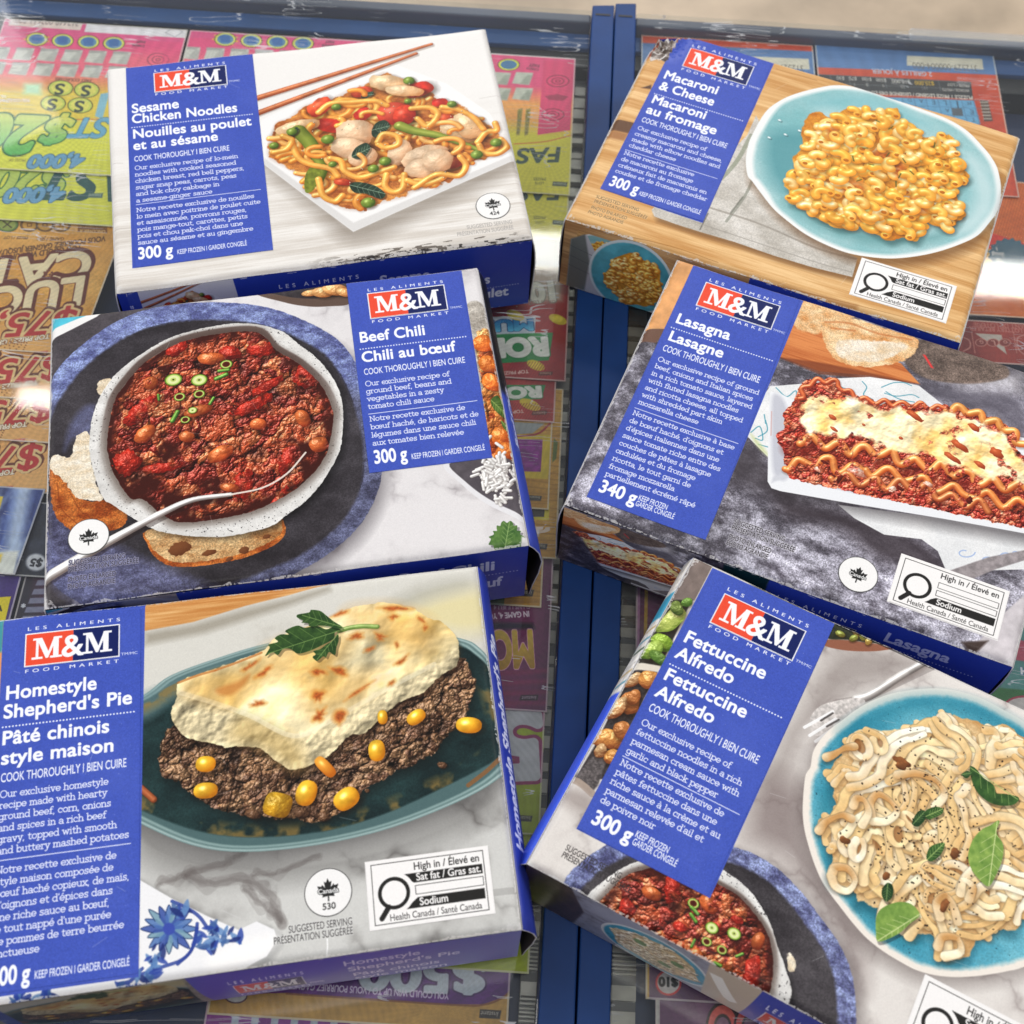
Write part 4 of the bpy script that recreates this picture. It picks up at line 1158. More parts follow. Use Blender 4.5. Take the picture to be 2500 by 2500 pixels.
    C.line(sp[:5] + (2, -3), 5, (250, 250, 250), .8, raw=True)
    # coriander
    base_ = np.array(K1(600, 1200, 1760, 300))
    th = np.linspace(0, 2 * np.pi, 40, endpoint=False)
    P = [tuple(base_ + np.array([math.cos(a), math.sin(a) * .82]) * (40 + 4.5 * math.cos(a * 14) + 6 * math.sin(a * 3))) for a in th]
    leaf(C, P, (112, 146, 74), (44, 82, 38), (150, 178, 110), (tuple(base_ + (-6, 34)), tuple(base_ + (6, -36))))
    C.poly(K(600, 1200, [(1860, 300), (1900, 300), (1905, 400), (1850, 400)]), (225, 222, 222), feather=6)
    label(C, K(600, 600, [(675, 255), (1452, 170), (1660, 1425), (830, 1530)]), K(600, 600, [(812, 322), (1338, 276), (1365, 444), (838, 497)]), K1(600, 600, 1085, 390),
          K(600, 600, [(818, 312), (1330, 263)]), K(600, 600, [(848, 525), (1367, 468)]), K(600, 600, [(1375, 434), (1460, 424)]), 6.2,
          [('Beef Chili', *K(600, 600, [(765, 655), (1212, 605)])), ('Chili au bœuf', *K(600, 600, [(780, 785), (1412, 715)]))], 24,
          K(600, 600, [(770, 697), (1495, 620)]), K(600, 600, [(795, 868), (1480, 795)]), 14.5,
          (['Our exclusive recipe of', 'ground beef, beans and', 'vegetables in a zesty', 'tomato chili sauce'], K1(600, 600, 805, 950), K1(600, 600, 822, 1103), 1, K1(600, 600, 1388, 935)),
          K(600, 600, [(825, 1132), (1558, 1048)]),
          (['Notre recette exclusive de', 'bœuf haché, de haricots et de', 'légumes dans une sauce chili', 'aux tomates bien relevée'], K1(600, 600, 835, 1185), K1(600, 600, 852, 1348), 1, K1(600, 600, 1570, 1150)),
          ('300 g', *K(600, 600, [(863, 1465), (1088, 1440)])), 31, [('KEEP FROZEN I GARDER CONGELÉ', *K(600, 600, [(1115, 1435), (1613, 1375)]))], 13)
    seal(C, K1(0, 1200, 598, 305))
    small_print(C, [('SUGGESTED SERVING', *K(0, 1200, [(463, 498), (845, 452)])), ('PRÉSENTATION SUGGÉRÉE', *K(0, 1200, [(460, 545), (935, 482)])), ('PHOTO ENLARGED', *K(0, 1200, [(460, 612), (782, 570)])), ('PHOTO AGRANDIE', *K(0, 1200, [(457, 660), (777, 620)]))], 15, (34, 30, 40), (168, 168, 196))

    F = front_canvas('chili', FRONT_BLUE)
    F.blit(C, .0, .0, .62, .95, 0, 0, .27, 1.0, .95)
    Q = lambda u, v: apply_h(np.linalg.inv(F.M), [(u * FW, v * FH)])[0]
    F.poly([Q(.15, -.1), Q(.30, -.1), Q(.30, 1.1), Q(.15, 1.1)], (150, 152, 168), feather=20, alpha=.8)
    F.poly([Q(.262, -.02), Q(1, -.02), Q(1, 1.02), Q(.275, 1.02)], FRONT_BLUE)
    brand(F, Q(.34, .42), Q(.50, .42), Q(.50, .83), Q(.34, .83), Q(.42, .6), (Q(.335, .37), Q(.50, .37)), (Q(.34, .97), Q(.50, .97)), (Q(.505, .83), Q(.53, .83)), 7, .92)
    tline(F, 'Beef Chili', Q(.72, .36), Q(.93, .36), cap=21, bold=.03, col=(214, 218, 240))
    tline(F, 'Chili au bœuf', Q(.70, .70), Q(.945, .70), cap=21, bold=.03, col=(214, 218, 240))
    dots(F, Q(.72, .45), Q(.985, .45), 11, 2.2)
    wear(F, 42)
    return C, F
def art_pie():
    C = lid_canvas('pie', (214, 212, 204))
    wall = marble(C, 15, (216, 214, 206), (176, 170, 158), .25, 200)
    C.a = wall.astype(np.float32)
    C.poly(K(600, 1200, [(1150, 760), (1500, 660), (1660, 700), (1700, 900), (1450, 960), (1200, 880)]), (226, 214, 162), feather=70, smooth=True, alpha=.9)
    C.poly(K(600, 1200, [(900, 780), (1150, 660), (1450, 590), (1500, 640), (1250, 720), (1000, 810)]), (168, 166, 150), feather=50, smooth=True, alpha=.6)
    board = wood(C, 17, (196, 130, 66), (232, 184, 122), scale=50)
    C.lay(C.mask([(-50, 1500), (353, 1462), (709, 1418), (900, 1400), (803, 1421), (709, 1450), (600, 1478), (471, 1518), (353, 1540), (-50, 1590)], 4, smooth=False), board)
    C.poly([(353, 1545), (471, 1524), (600, 1486), (709, 1458), (803, 1428), (806, 1440), (700, 1480), (500, 1545), (353, 1575)], (120, 110, 92), feather=24, alpha=.5)
    # marble top in front
    table = marble(C, 19, (208, 208, 205), (86, 82, 80), .85, 230)
    C.lay(C.mask([(200, 2000), (330, 2010), (600, 2040), (1000, 1990), (1240, 1850), (1320, 1900), (1320, 2320), (-120, 2500), (-120, 2040)], 20, smooth=False), table)
    C.poly(K(0, 1800, [(950, 600), (1300, 760), (1800, 820), (2400, 780), (3000, 560), (3300, 380), (3300, 520), (2700, 800), (2000, 960), (1300, 940), (950, 800)]), (88, 86, 84), feather=90, smooth=True, alpha=.6)
    for P, w in (([(1060, 1000), (1250, 930), (1500, 860), (1640, 790)], 22), ([(1250, 940), (1450, 990), (1650, 960), (1820, 1080), (1900, 1250)], 30), ([(1640, 1030), (1800, 1150), (1900, 1240)], 24), ([(1700, 940), (1932, 900), (2150, 800)], 16)):
        q = C.T(K(0, 1800, P)); q = smooth_open(q, 5)
        for i in range(4):
            C.line(q + np.random.default_rng(i).normal(0, 5, q.shape), w * (.3 + .25 * i), (88, 80, 78), .16, raw=True, smooth=False)
    C.line(K(600, 1800, [(1250, 1060), (1500, 1070), (1760, 1040), (1850, 1030)]), 18, (120, 118, 116), .3)
    # plate
    out_ = [(150, 1830), (230, 1760), (350, 1698), (417, 1649), (543, 1602), (652, 1570), (800, 1540), (950, 1530), (1122, 1558), (1175, 1585), (1225, 1640), (1260, 1740), (1262, 1820), (1235, 1886), (1143, 1948), (962, 2021), (781, 2064), (600, 2082), (470, 2066), (342, 2013), (230, 1950), (160, 1890)]
    inn = [(175, 1830), (250, 1766), (352, 1712), (430, 1668), (553, 1622), (660, 1592), (800, 1560), (950, 1550), (1112, 1575), (1165, 1602), (1212, 1650), (1244, 1740), (1245, 1800), (1218, 1852), (1071, 1930), (926, 1994), (781, 2033), (616, 2046), (480, 2030), (345, 1980), (250, 1930), (185, 1880)]
    C.poly([(x + 4, y + 24) for x, y in out_], (60, 58, 58), feather=46, smooth=True, alpha=.55)
    C.poly(out_, (104, 134, 134), smooth=True, feather=2)
    t_ = smooth_closed(C.T(out_), 4); c0 = t_.mean(0)
    for q, col, a in ((.994, (176, 198, 196), .9), (.982, (84, 112, 112), .85), (.968, (150, 176, 174), .8), (.952, (66, 94, 96), .85)):
        C.poly(c0 + (t_ - c0) * q, col, feather=5, alpha=a, raw=True)
    glaze = stone(C, 27, (16, 32, 34), (40, 68, 68), 90, 1.3, .18)
    C.lay(C.mask(inn, 6), glaze)
    C.poly([(345, 1700), (430, 1662), (553, 1618), (560, 1640), (440, 1700), (352, 1760)], (112, 142, 146), feather=30, smooth=True, alpha=.6)
    rust = value_noise(TH, TW, 46, 90, 4)
    ring = C.mask(inn, 4) - C.mask([tuple(np.array([720, 1800]) + (np.array(p) - [720, 1800]) * .90) for p in inn], 30)
    C.lay(np.clip(ring, 0, 1) * np.clip((rust - .52) * 6, 0, 1), RGB((150, 120, 62)) * np.ones_like(C.a), .7)
    C.line(K(600, 1800, [(1500, 330), (1640, 220), (1735, 120)]), 12, (150, 88, 40), .7)
    C.tube(K(0, 1800, [(945, 345), (1035, 425)]), 9, (196, 110, 66), lo=(110, 50, 24))
    # mince
    M_ = [(388, 1838), (400, 1800), (424, 1775), (600, 1740), (900, 1690), (1100, 1620), (1114, 1612), (1138, 1612), (1150, 1640), (1160, 1668), (1156, 1700), (1142, 1735), (1138, 1752), (1118, 1776), (1089, 1800), (1060, 1838), (1010, 1866), (962, 1888), (930, 1908), (890, 1930), (850, 1962), (825, 1990), (777, 2012), (720, 2000), (672, 1998), (616, 1994), (560, 1985), (514, 1968), (471, 1940), (430, 1908), (391, 1890)]
    C.poly([(x + 10, y + 12) for x, y in M_], (10, 16, 16), feather=30, smooth=True, alpha=.55)
    mt = meat(C, 33, 22, [(112, 78, 52), (138, 98, 66), (92, 60, 40), (152, 112, 78), (104, 70, 50)], (34, 20, 14), .34, 10)
    C.lay(C.mask(M_, 2, rough=9, rscale=14), mt)
    for at, a, b in (((404, 1893), 10, 5), ((790, 1996), 16, 11), ((735, 1985), 22, 14), ((617, 1990), 20, 12), ((896, 1932), 6, 5), ((1080, 1870), 12, 8)):
        C.blob(at, a, b, 20, (120, 84, 58), lo=(44, 26, 18), bump=.8, bscale=8, rough=.2, spec=.3)
    # mashed potato
    Pt = [(431, 1685), (442, 1662), (525, 1632), (634, 1591), (672, 1556), (740, 1530), (803, 1506), (864, 1481), (937, 1470), (1009, 1486), (1046, 1508), (1085, 1522), (1118, 1562), (1120, 1600), (1112, 1626), (1067, 1658), (1035, 1690), (973, 1716), (926, 1758), (890, 1792), (854, 1796), (803, 1846), (745, 1874), (709, 1880), (672, 1858), (640, 1832), (600, 1822), (556, 1826), (507, 1814), (453, 1801), (428, 1770), (416, 1743), (428, 1712)]
    C.poly([(x + 4, y + 14) for x, y in Pt], (30, 16, 8), feather=20, smooth=True, alpha=.6)
    n = value_noise(TH, TW, 150, 35, 3, .42); n2 = value_noise(TH, TW, 44, 36, 3, .45); n3 = value_noise(TH, TW, 9, 39, 3)
    tone = np.clip((value_noise(TH, TW, 150, 37, 4) - .42) * 3, 0, 1)[..., None]
    base = RGB((238, 222, 176)) * (1 - tone) + RGB((230, 192, 112)) * tone
    potato = C.relief(n * 1.5 + n2 * .16 + n3 * .008, 30, base, .06, 10, wrap=.14)
    # front face of the wedge is whiter and turned away
    face = C.mask([(428, 1700), (445, 1690), (600, 1745), (720, 1800), (803, 1770), (926, 1690), (1060, 1620), (1118, 1580), (1125, 1640), (1060, 1670), (973, 1722), (926, 1762), (890, 1800), (803, 1850), (709, 1886), (600, 1830), (453, 1806), (412, 1743)], 26)[..., None]
    f2 = C.relief(n2 * 1.2 + n3 * .07, 14, RGB((222, 206, 164)) * np.ones_like(C.a), .05, 12, wrap=.05)
    img = potato * (1 - face) + f2 * face
    C.lay(C.mask(Pt, 2, rough=4, rscale=14), img)
    C.poly([(600, 1745), (715, 1800), (745, 1870), (709, 1878), (640, 1830), (560, 1800)], (196, 164, 96), feather=50, smooth=True, alpha=.55)
    C.line([(440, 1692), (520, 1716), (610, 1748), (716, 1798), (800, 1764), (926, 1692), (1060, 1622)], 14, (252, 246, 222), .35)
    spots = [(640, 815, 60, 16, -14), (1010, 785, 110, 20, 8), (1000, 842, 34, 18, 0), (905, 980, 32, 30, 0), (740, 975, 56, 22, -10), (1050, 1142, 56, 16, -34), (490, 1215, 46, 26, 10), (630, 1212, 64, 32, 30), (490, 1385, 44, 48, 0), (490, 1515, 56, 36, -30), (640, 1515, 46, 66, 20), (80, 1432, 52, 20, -8), (1018, 1032, 12, 22, 0), (760, 1345, 90, 10, -28), (1210, 920, 12, 18, 0), (840, 1060, 40, 12, -20), (980, 1290, 30, 12, -30), (20, 1180, 70, 18, -30), (130, 1210, 70, 16, -36), (500, 1000, 30, 20, 0), (1180, 860, 40, 10, 40)]
    for P in ([(640, 1590), (760, 1540), (860, 1560), (800, 1640), (680, 1660)], [(840, 1490), (960, 1475), (1060, 1520), (1040, 1590), (920, 1560)], [(740, 1680), (860, 1640), (960, 1650), (860, 1720), (760, 1750)], [(450, 1680), (560, 1640), (640, 1650), (580, 1720), (500, 1715)]):
        C.poly(P, (224, 166, 76), feather=60, smooth=True, alpha=.42)
    for i, (x, y, a, b, g) in enumerate(spots):
        at = K1(600, 1200, x, y); k = C.s(at, 1.0) * .36; c = C.T([at])[0]
        th = np.linspace(0, 2 * np.pi, 14, endpoint=False); rr = 1 + .25 * np.random.default_rng(i).normal(size=14)
        ca, sa = math.cos(math.radians(g)), math.sin(math.radians(g))
        P = np.c_[c[0] + k * (a * np.cos(th) * rr * ca - b * np.sin(th) * rr * sa), c[1] + k * (a * np.cos(th) * rr * sa + b * np.sin(th) * rr * ca)]
        C.poly(P, (216, 140, 58), feather=22 * k / .36 * .5, smooth=True, alpha=.75, raw=True)
        C.poly(c + (P - c) * .62, (168, 72, 28), feather=9, smooth=True, alpha=.8, raw=True, nz=.4, nscale=5, seed=i)
    for P in ([(1200, 1290), (1330, 1240), (1450, 1205)], [(1450, 1205), (1600, 1150), (1760, 1085)]): C.line(K(0, 1200, P), 7, (190, 110, 50), .7)
    C.poly(K(0, 1200, [(1460, 1330), (1600, 1280), (1680, 1230), (1650, 1300), (1560, 1370), (1480, 1370)]), (196, 122, 56), feather=14, smooth=True, alpha=.7)
    # corn
    for i, (x, y, a, b, g) in enumerate([(502, 1867, 24, 20, 10), (502, 1932, 29, 20, 5), (748, 1938, 25, 32, 20), (846, 1952, 32, 26, -30), (920, 1834, 20, 27, 0), (1016, 1752, 24, 17, -30), (1145, 1772, 31, 20, 12), (934, 1752, 12, 18, 0)]):
        C.blob((x, y), a, b, g, (248, 196, 54), lo=(196, 118, 16), spec=.55, tint=.18, seed=i, bscale=10, pw=2.4)
    C.blob((678, 1967), 34, 30, 20, (206, 158, 40), lo=(140, 92, 14), spec=.4, bump=.5, bscale=10, pw=3.4, tint=.3)
    C.blob((794, 1874), 32, 14, 52, (244, 168, 60), lo=(190, 100, 20), spec=.3, pw=3.0)
    # parsley
    g0 = (70, 104, 48); g1 = (26, 52, 26); gv = (120, 152, 84)
    C.tube(K(600, 1200, [(885, 908), (780, 905), (700, 915), (630, 935)]), 7, (150, 176, 96), lo=(90, 120, 50), sh=.4)
    for pts, ax in (([(640, 930), (600, 945), (590, 990), (500, 1040), (420, 1075), (350, 1090), (300, 1060), (250, 1060), (215, 1100), (180, 1080), (130, 1108), (160, 1050), (150, 1030), (215, 1010), (195, 985), (235, 960), (290, 960), (265, 935), (345, 900), (400, 915), (470, 900), (540, 925), (590, 910)], ((640, 930), (150, 1090))),
                    ([(650, 910), (590, 870), (540, 830), (500, 800), (440, 793), (425, 810), (350, 825), (345, 845), (385, 865), (375, 880), (420, 885), (430, 905), (500, 900), (560, 905), (610, 920)], ((650, 910), (380, 830))),
                    ([(620, 960), (590, 1000), (540, 1030), (500, 1060), (455, 1075), (470, 1095), (450, 1115), (480, 1140), (520, 1110), (540, 1115), (560, 1080), (600, 1100), (610, 1050), (625, 1000)], ((625, 950), (480, 1130)))):
        leaf(C, K(600, 1200, pts), g0, g1, gv, (K1(600, 1200, *ax[0]), K1(600, 1200, *ax[1])))
    # napkin with a blue flower print
    nap = K(0, 1800, [(500, 760), (945, 968), (1160, 1092), (1400, 1210), (1610, 1302), (1730, 1245), (1850, 1300), (1870, 1370), (1800, 1480), (1640, 1560), (1300, 1660), (900, 1800), (-300, 2100), (-300, 1500)])
    C.poly([(x + 6, y + 10) for x, y in nap], (70, 70, 72), feather=30, alpha=.45)
    C.poly(nap, (240, 240, 242), feather=2.5)
    C.poly(K(0, 1800, [(1400, 1500), (1600, 1400), (1840, 1330), (1860, 1400), (1700, 1520), (1450, 1600)]), (250, 249, 248), feather=30, smooth=True)
    rp = np.random.default_rng(4)
    fc = np.array(K1(0, 1800, 1140, 1295))
    for i in range(16):
        a = i / 16 * 2 * np.pi; r = 62 + rp.uniform(-8, 10)
        t = fc + np.array([math.cos(a), math.sin(a) * .95]) * r; n_ = np.array([-math.sin(a), math.cos(a)]) * 10; m_ = fc + (t - fc) * .55
        C.poly([tuple(fc), tuple(m_ + n_), tuple(t), tuple(m_ - n_)], [(74, 112, 176), (112, 152, 172), (48, 74, 156)][i % 3], smooth=True, feather=3, alpha=.85)
        C.line([m_ + n_, t, m_ - n_], 2.2, (26, 44, 92), .8)
    C.poly([tuple(fc + np.array([math.cos(a), math.sin(a)]) * 15) for a in np.linspace(0, 6.28, 14)], (58, 78, 170), smooth=True, feather=4)
    for P in ([(1330, 1260), (1310, 1400), (1230, 1500), (1060, 1560), (950, 1600)], [(1330, 1290), (1290, 1440), (1200, 1530)], [(1160, 1110), (1250, 1150), (1340, 1210), (1400, 1290)], [(960, 1560), (880, 1640), (800, 1660)], [(200, 1740), (150, 1760), (60, 1790)]): C.line(K(0, 1800, P), 9, (44, 66, 150), .85)
    for i in range(90):
        x, y = [(1450, 1300), (1380, 1400), (1030, 1500), (1000, 1600), (880, 1660), (260, 1745), (1220, 1170), (1520, 1330), (120, 1775)][i % 9]
        p = np.array(K1(0, 1800, x + rp.normal(0, 46), y + rp.normal(0, 28))); g = rp.uniform(0, 3.14); d = np.array([math.cos(g), math.sin(g)]) * rp.uniform(10, 22); e = np.array([-d[1], d[0]]) * .38
        C.poly([tuple(p - d), tuple(p + e), tuple(p + d), tuple(p - e)], [(44, 70, 160), (66, 100, 156), (28, 44, 112), (96, 136, 190)][i % 4], smooth=True, feather=2.5, alpha=.85)
    C.line(K(600, 1800, [(550, 1360), (552, 1420), (540, 1500)]), 3.4, (250, 250, 250), .9)
    z = C.T(K(0, 1200, [(30, 850), (977, 742)]) + K(0, 1800, [(935, 1615)]))
    lx = z[0, 0]
    C.poly([(lx - 30, z[0, 1]), (lx, z[0, 1]), (lx, TH * .12), (lx - 40, TH * .12)], (70, 150, 160), raw=True, feather=6)
    C.poly([(0, TH * .10), (lx + 4, TH * .10), (lx + 4, TH * .55), (0, TH * .55)], (222, 160, 100), raw=True, feather=10)
    bl = apply_h(np.linalg.inv(C.M), [(lx, C.T(K(0, 1800, [(935, 1615)]))[0, 1])])[0]
    m0 = C.T([(12.7, 1711.6)])[0, 0]
    inv = lambda u, p: tuple(apply_h(np.linalg.inv(C.M), [(u, C.T([p])[0, 1])])[0])
    def L(x, y, off=1800): p = K1(0, off, x, y); return inv(m0, p), p
    e0 = L(733, 325)[0]; e1 = L(870, 683)[0]; f0 = L(768, 825)[0]; f1 = L(337, 1440)[0]
    label(C, [K1(0, 1200, 30, 850), K1(0, 1200, 977, 742), K1(0, 1800, 935, 1615), tuple(bl)], K(0, 1200, [(175, 968), (813, 893), (803, 1115), (165, 1195)]), K1(0, 1200, 495, 1050),
          K(0, 1200, [(187, 945), (810, 873)]), K(0, 1200, [(168, 1230), (800, 1157)]), K(0, 1200, [(815, 1108), (928, 1095)]), 8,
          [('Homestyle', *K(0, 1200, [(35, 1412), (652, 1335)])), ("Shepherd's Pie", *K(0, 1200, [(22, 1540), (890, 1430)])), ('Pâté chinois', *K(0, 1200, [(10, 1718), (738, 1625)])), ('style maison', *K(0, 1200, [(5, 1850), (770, 1755)]))], 32,
          K(0, 1200, [(20, 1597), (912, 1487)]), (L(853, 205)[0], K1(0, 1800, 853, 205)), 21,
          (['Our exclusive homestyle', 'recipe made with hearty', 'ground beef, corn, onions', 'and spices in a rich beef', 'gravy, topped with smooth', 'and buttery mashed potatoes'], e0, e1, 5, K1(0, 1800, 870, 683)),
          (L(880, 722)[0], K1(0, 1800, 880, 722)),
          (['Notre recette exclusive de', 'style maison composée de', 'bœuf haché copieux, de maïs,', "d'oignons et d'épices dans", 'une riche sauce au bœuf,', "le tout nappé d'une purée", 'de pommes de terre beurrée', 'onctueuse'], f0, f1, 2, K1(0, 1800, 872, 965)),
          ('300 g', *L(200, 1645)), 43, [('KEEP FROZEN I GARDER CONGELÉ', *K(0, 1800, [(232, 1625), (875, 1545)]))], 19)
    seal(C, K1(600, 1800, 557, 1050), '530', 62)
    nutrition(C, *K(600, 1800, [(805, 850), (1632, 730), (1683, 1190), (832, 1313)]))
    small_print(C, [('SUGGESTED SERVING', *K(600, 1800, [(290, 1325), (722, 1265)])), ('PRÉSENTATION SUGGÉRÉE', *K(600, 1800, [(190, 1400), (725, 1330)]))], 22, (66, 64, 64), (226, 226, 224))

    F = front_canvas('pie', (84, 88, 186))
    F.a = stone(F, 77, (88, 84, 76), (176, 168, 150), 70, 1.6, .2).astype(np.float32)
    F.blit(C, .26, .12, .98, .70, .02, .04, .38, 1.0, .7)
    Q = lambda u, v: apply_h(np.linalg.inv(F.M), [(u * FW, v * FH)])[0]
    F.poly([Q(.385, -.02), Q(1.01, -.02), Q(1.01, 1.02), Q(.40, 1.02)], (80, 78, 178))  # purple tint of the face's reflection is put into this blue
    brand(F, Q(.455, .40), Q(.585, .40), Q(.585, .78), Q(.455, .78), Q(.52, .6), (Q(.45, .34), Q(.59, .34)), (Q(.455, .92), Q(.59, .92)), (Q(.59, .78), Q(.62, .78)), 5, .9)
    for s, u0, u1, v in (('Homestyle', .665, .81, .29), ("Shepherd's Pie", .67, .885, .49), ('Pâté chinois', .675, .845, .74), ('style maison', .675, .86, .94)):
        tline(F, s, Q(u0, v), Q(u1, v), cap=8.5, bold=.012, col=(216, 212, 236))
    wear(F, 43)
    return C, F

def pasta_elbows(C, mass, n, r, tones, lo, seed, size=(20, 40)):
    rng = np.random.default_rng(seed)
    tm = C.T(mass); lo_, hi_ = tm.min(0), tm.max(0); big = C.mask(mass, 3)
    done = 0; tries = 0
    while done < n and tries < n * 40:
        tries += 1
        x, y = rng.uniform(lo_[0], hi_[0]), rng.uniform(lo_[1], hi_[1])
        if not (0 <= int(y) < C.h and 0 <= int(x) < C.w) or big[int(y), int(x)] < .5: continue
        rad = rng.uniform(*size) * .8; a0 = rng.uniform(0, 6.28)
        t = np.linspace(a0, a0 + rng.uniform(1.8, 2.9), 7)
        P = np.c_[x + rad * np.cos(t), y + rad * .85 * np.sin(t)]
        if np.mean([big[min(C.h - 1, max(0, int(q[1]))), min(C.w - 1, max(0, int(q[0])))] > .5 for q in P]) < .8: continue
        rr = r * rng.uniform(.85, 1.15)
        C.tube(P, rr, tones[rng.integers(len(tones))], raw=True, lo=lo, spec=.36, sh=.34)
        if rng.random() < .42:
            C.blob(P[-1], rr * .55, rr * .42, 0, (204, 118, 26), lo=(166, 88, 16), spec=0, raw=True, px=False, sh=0)
        done += 1

def art_macaroni():
    C = lid_canvas('macaroni', (224, 178, 118))
    C.a = wood(C, 23, (200, 146, 84), (238, 198, 142), scale=54, lines=.8).astype(np.float32)
    for P in ([(1370, 560), (1700, 640), (2080, 740), (2345, 815)], [(1400, 545), (1640, 600), (1760, 640)], [(2300, 250), (2400, 285), (2490, 318)], [(2440, 420), (2480, 440)], [(1900, 170), (2000, 200)]):
        C.line(P, 3, (150, 96, 48), .5)
    C.poly([(1500, 590), (1800, 665), (2100, 745), (2100, 765), (1750, 690), (1480, 615)], (150, 92, 44), feather=16, alpha=.5)
    # dark board edge at the left, back edge of the table
    C.poly(K(1200, 0, [(840, 800), (975, 830), (930, 900), (790, 870)]), (104, 74, 54), feather=4)
    C.poly(K(1200, 0, [(790, 870), (930, 900), (900, 950), (760, 920)]), (170, 120, 76), feather=16)
    C.poly(K(1200, 0, [(1000, 400), (1200, 330), (1260, 250), (1300, 150), (1100, 120), (980, 380)]), (150, 70, 50), feather=10)
    C.poly(K(1200, 0, [(1010, 590), (1080, 570), (1080, 600)]), (90, 64, 50), feather=6)
    # linen
    lin_ = [(1852, 282), (1830, 330), (1760, 400), (1640, 460), (1595, 512), (1602, 528), (1660, 548), (1718, 566), (1800, 590), (1900, 625), (1990, 652), (2087, 676), (2100, 630), (2040, 600), (1940, 548), (1880, 490), (1850, 420), (1880, 340)]
    C.poly([(x + 8, y + 14) for x, y in lin_], (90, 60, 34), feather=24, smooth=False, alpha=.55)
    cloth = stone(C, 29, (176, 170, 160), (232, 228, 222), 60, 1.4, .12)
    C.lay(C.mask(lin_, 2, smooth=False), cloth)
    for P, w, col in (([(1840, 330), (1800, 400), (1730, 470)], 16, (118, 128, 104)), ([(1856, 400), (1830, 470), (1780, 540)], 10, (120, 124, 110)), ([(1735, 520), (1715, 560)], 5, (72, 72, 66)), ([(1820, 480), (1790, 520)], 6, (96, 96, 88)), ([(1720, 500), (1860, 545), (2000, 605), (2095, 632)], 9, (138, 130, 120)), ([(1700, 540), (1850, 590), (2000, 640), (2085, 664)], 5, (150, 144, 136))):
        C.line(P, w, col, .55)
    # plate
    pl = K(1800, 0, [(75, 1080), (88, 990), (112, 920), (200, 765), (290, 690), (400, 640), (560, 600), (700, 585), (900, 612), (1050, 660), (1200, 720), (1330, 768), (1450, 820), (1560, 890), (1650, 980), (1715, 1060), (1760, 1150), (1782, 1300), (1760, 1410), (1700, 1500), (1620, 1590), (1500, 1650), (1350, 1700), (1200, 1730), (1050, 1742), (900, 1730), (750, 1700), (600, 1640), (470, 1570), (350, 1480), (260, 1400), (180, 1300), (120, 1220), (88, 1180)])
    C.poly([(x + 8, y + 22) for x, y in pl], (96, 60, 30), feather=46, smooth=True, alpha=.6)
    C.poly(pl, (240, 242, 241), smooth=True, feather=2)
    gl = stone(C, 37, (124, 182, 186), (190, 216, 218), 170, 1.3, .05)
    c = np.mean(pl, 0)
    C.lay(C.mask([tuple(c + (np.array(p) - c) * (.955 if p[0] > 1880 else .935)) for p in pl], 16), gl)
    C.poly(K(1800, 0, [(240, 900), (420, 880), (500, 900), (470, 1060), (400, 1200), (330, 1300), (240, 1180), (200, 1020)]), (84, 150, 158), feather=70, smooth=True, alpha=.85)
    C.poly(K(1800, 0, [(500, 700), (800, 640), (1100, 720), (1300, 850), (1000, 800), (700, 740)]), (116, 182, 190), feather=60, smooth=True, alpha=.6)
    C.poly(K(1800, 0, [(1560, 1050), (1720, 1200), (1740, 1400), (1600, 1560), (1480, 1560), (1600, 1350)]), (198, 222, 224), feather=60, smooth=True, alpha=.8)
    C.poly(K(1800, 0, [(340, 1360), (560, 1520), (900, 1640), (1250, 1640), (1450, 1560), (1200, 1600), (800, 1540), (450, 1400)]), (96, 150, 152), feather=50, smooth=True, alpha=.75)
    for x, y in ((305, 815), (345, 910), (440, 885), (235, 930)): C.blob(K1(1800, 0, x, y), 5, 3, 20, (236, 246, 246), lo=(80, 140, 150), spec=.5)
    ms = K(1800, 0, [(500, 780), (570, 760), (650, 795), (760, 738), (900, 745), (1000, 760), (1090, 735), (1110, 800), (1200, 845), (1250, 920), (1350, 925), (1450, 915), (1490, 1040), (1530, 1130), (1570, 1195), (1480, 1290), (1520, 1400), (1480, 1510), (1400, 1550), (1290, 1500), (1220, 1625), (1130, 1600), (1040, 1625), (950, 1580), (840, 1530), (700, 1535), (540, 1460), (450, 1390), (365, 1360), (370, 1290), (335, 1240), (400, 1150), (395, 1070), (460, 990), (450, 890)])
    C.poly([(x + 6, y + 12) for x, y in ms], (40, 70, 70), feather=26, smooth=True, alpha=.5)
    C.lay(C.mask(ms, 3, rough=6, rscale=20), stone(C, 39, (196, 112, 26), (240, 176, 66), 30, 1.6, .1))
    tn = [(250, 202, 96), (248, 192, 76), (252, 212, 120), (244, 182, 66), (252, 220, 150)]
    pasta_elbows(C, ms, 300, 17.5, tn, (230, 146, 40), 6, (22, 42))
    for i, (x, y, a, b, g) in enumerate([(980, 1060, 90, 50, 20), (660, 900, 40, 36, 0), (540, 1230, 40, 60, 0), (1180, 1390, 120, 60, 20), (800, 1260, 90, 50, 20), (1110, 1140, 40, 60, -10), (850, 1430, 30, 60, 0)]):
        at = K1(1800, 0, x, y); C.poly([(at[0] + a * .36 * math.cos(t), at[1] + b * .36 * math.sin(t)) for t in np.linspace(0, 6.28, 16)], (172, 72, 26), feather=26, smooth=True, alpha=.62, nz=.3)
    pasta_elbows(C, ms, 70, 17, tn, (232, 150, 46), 16, (20, 38))
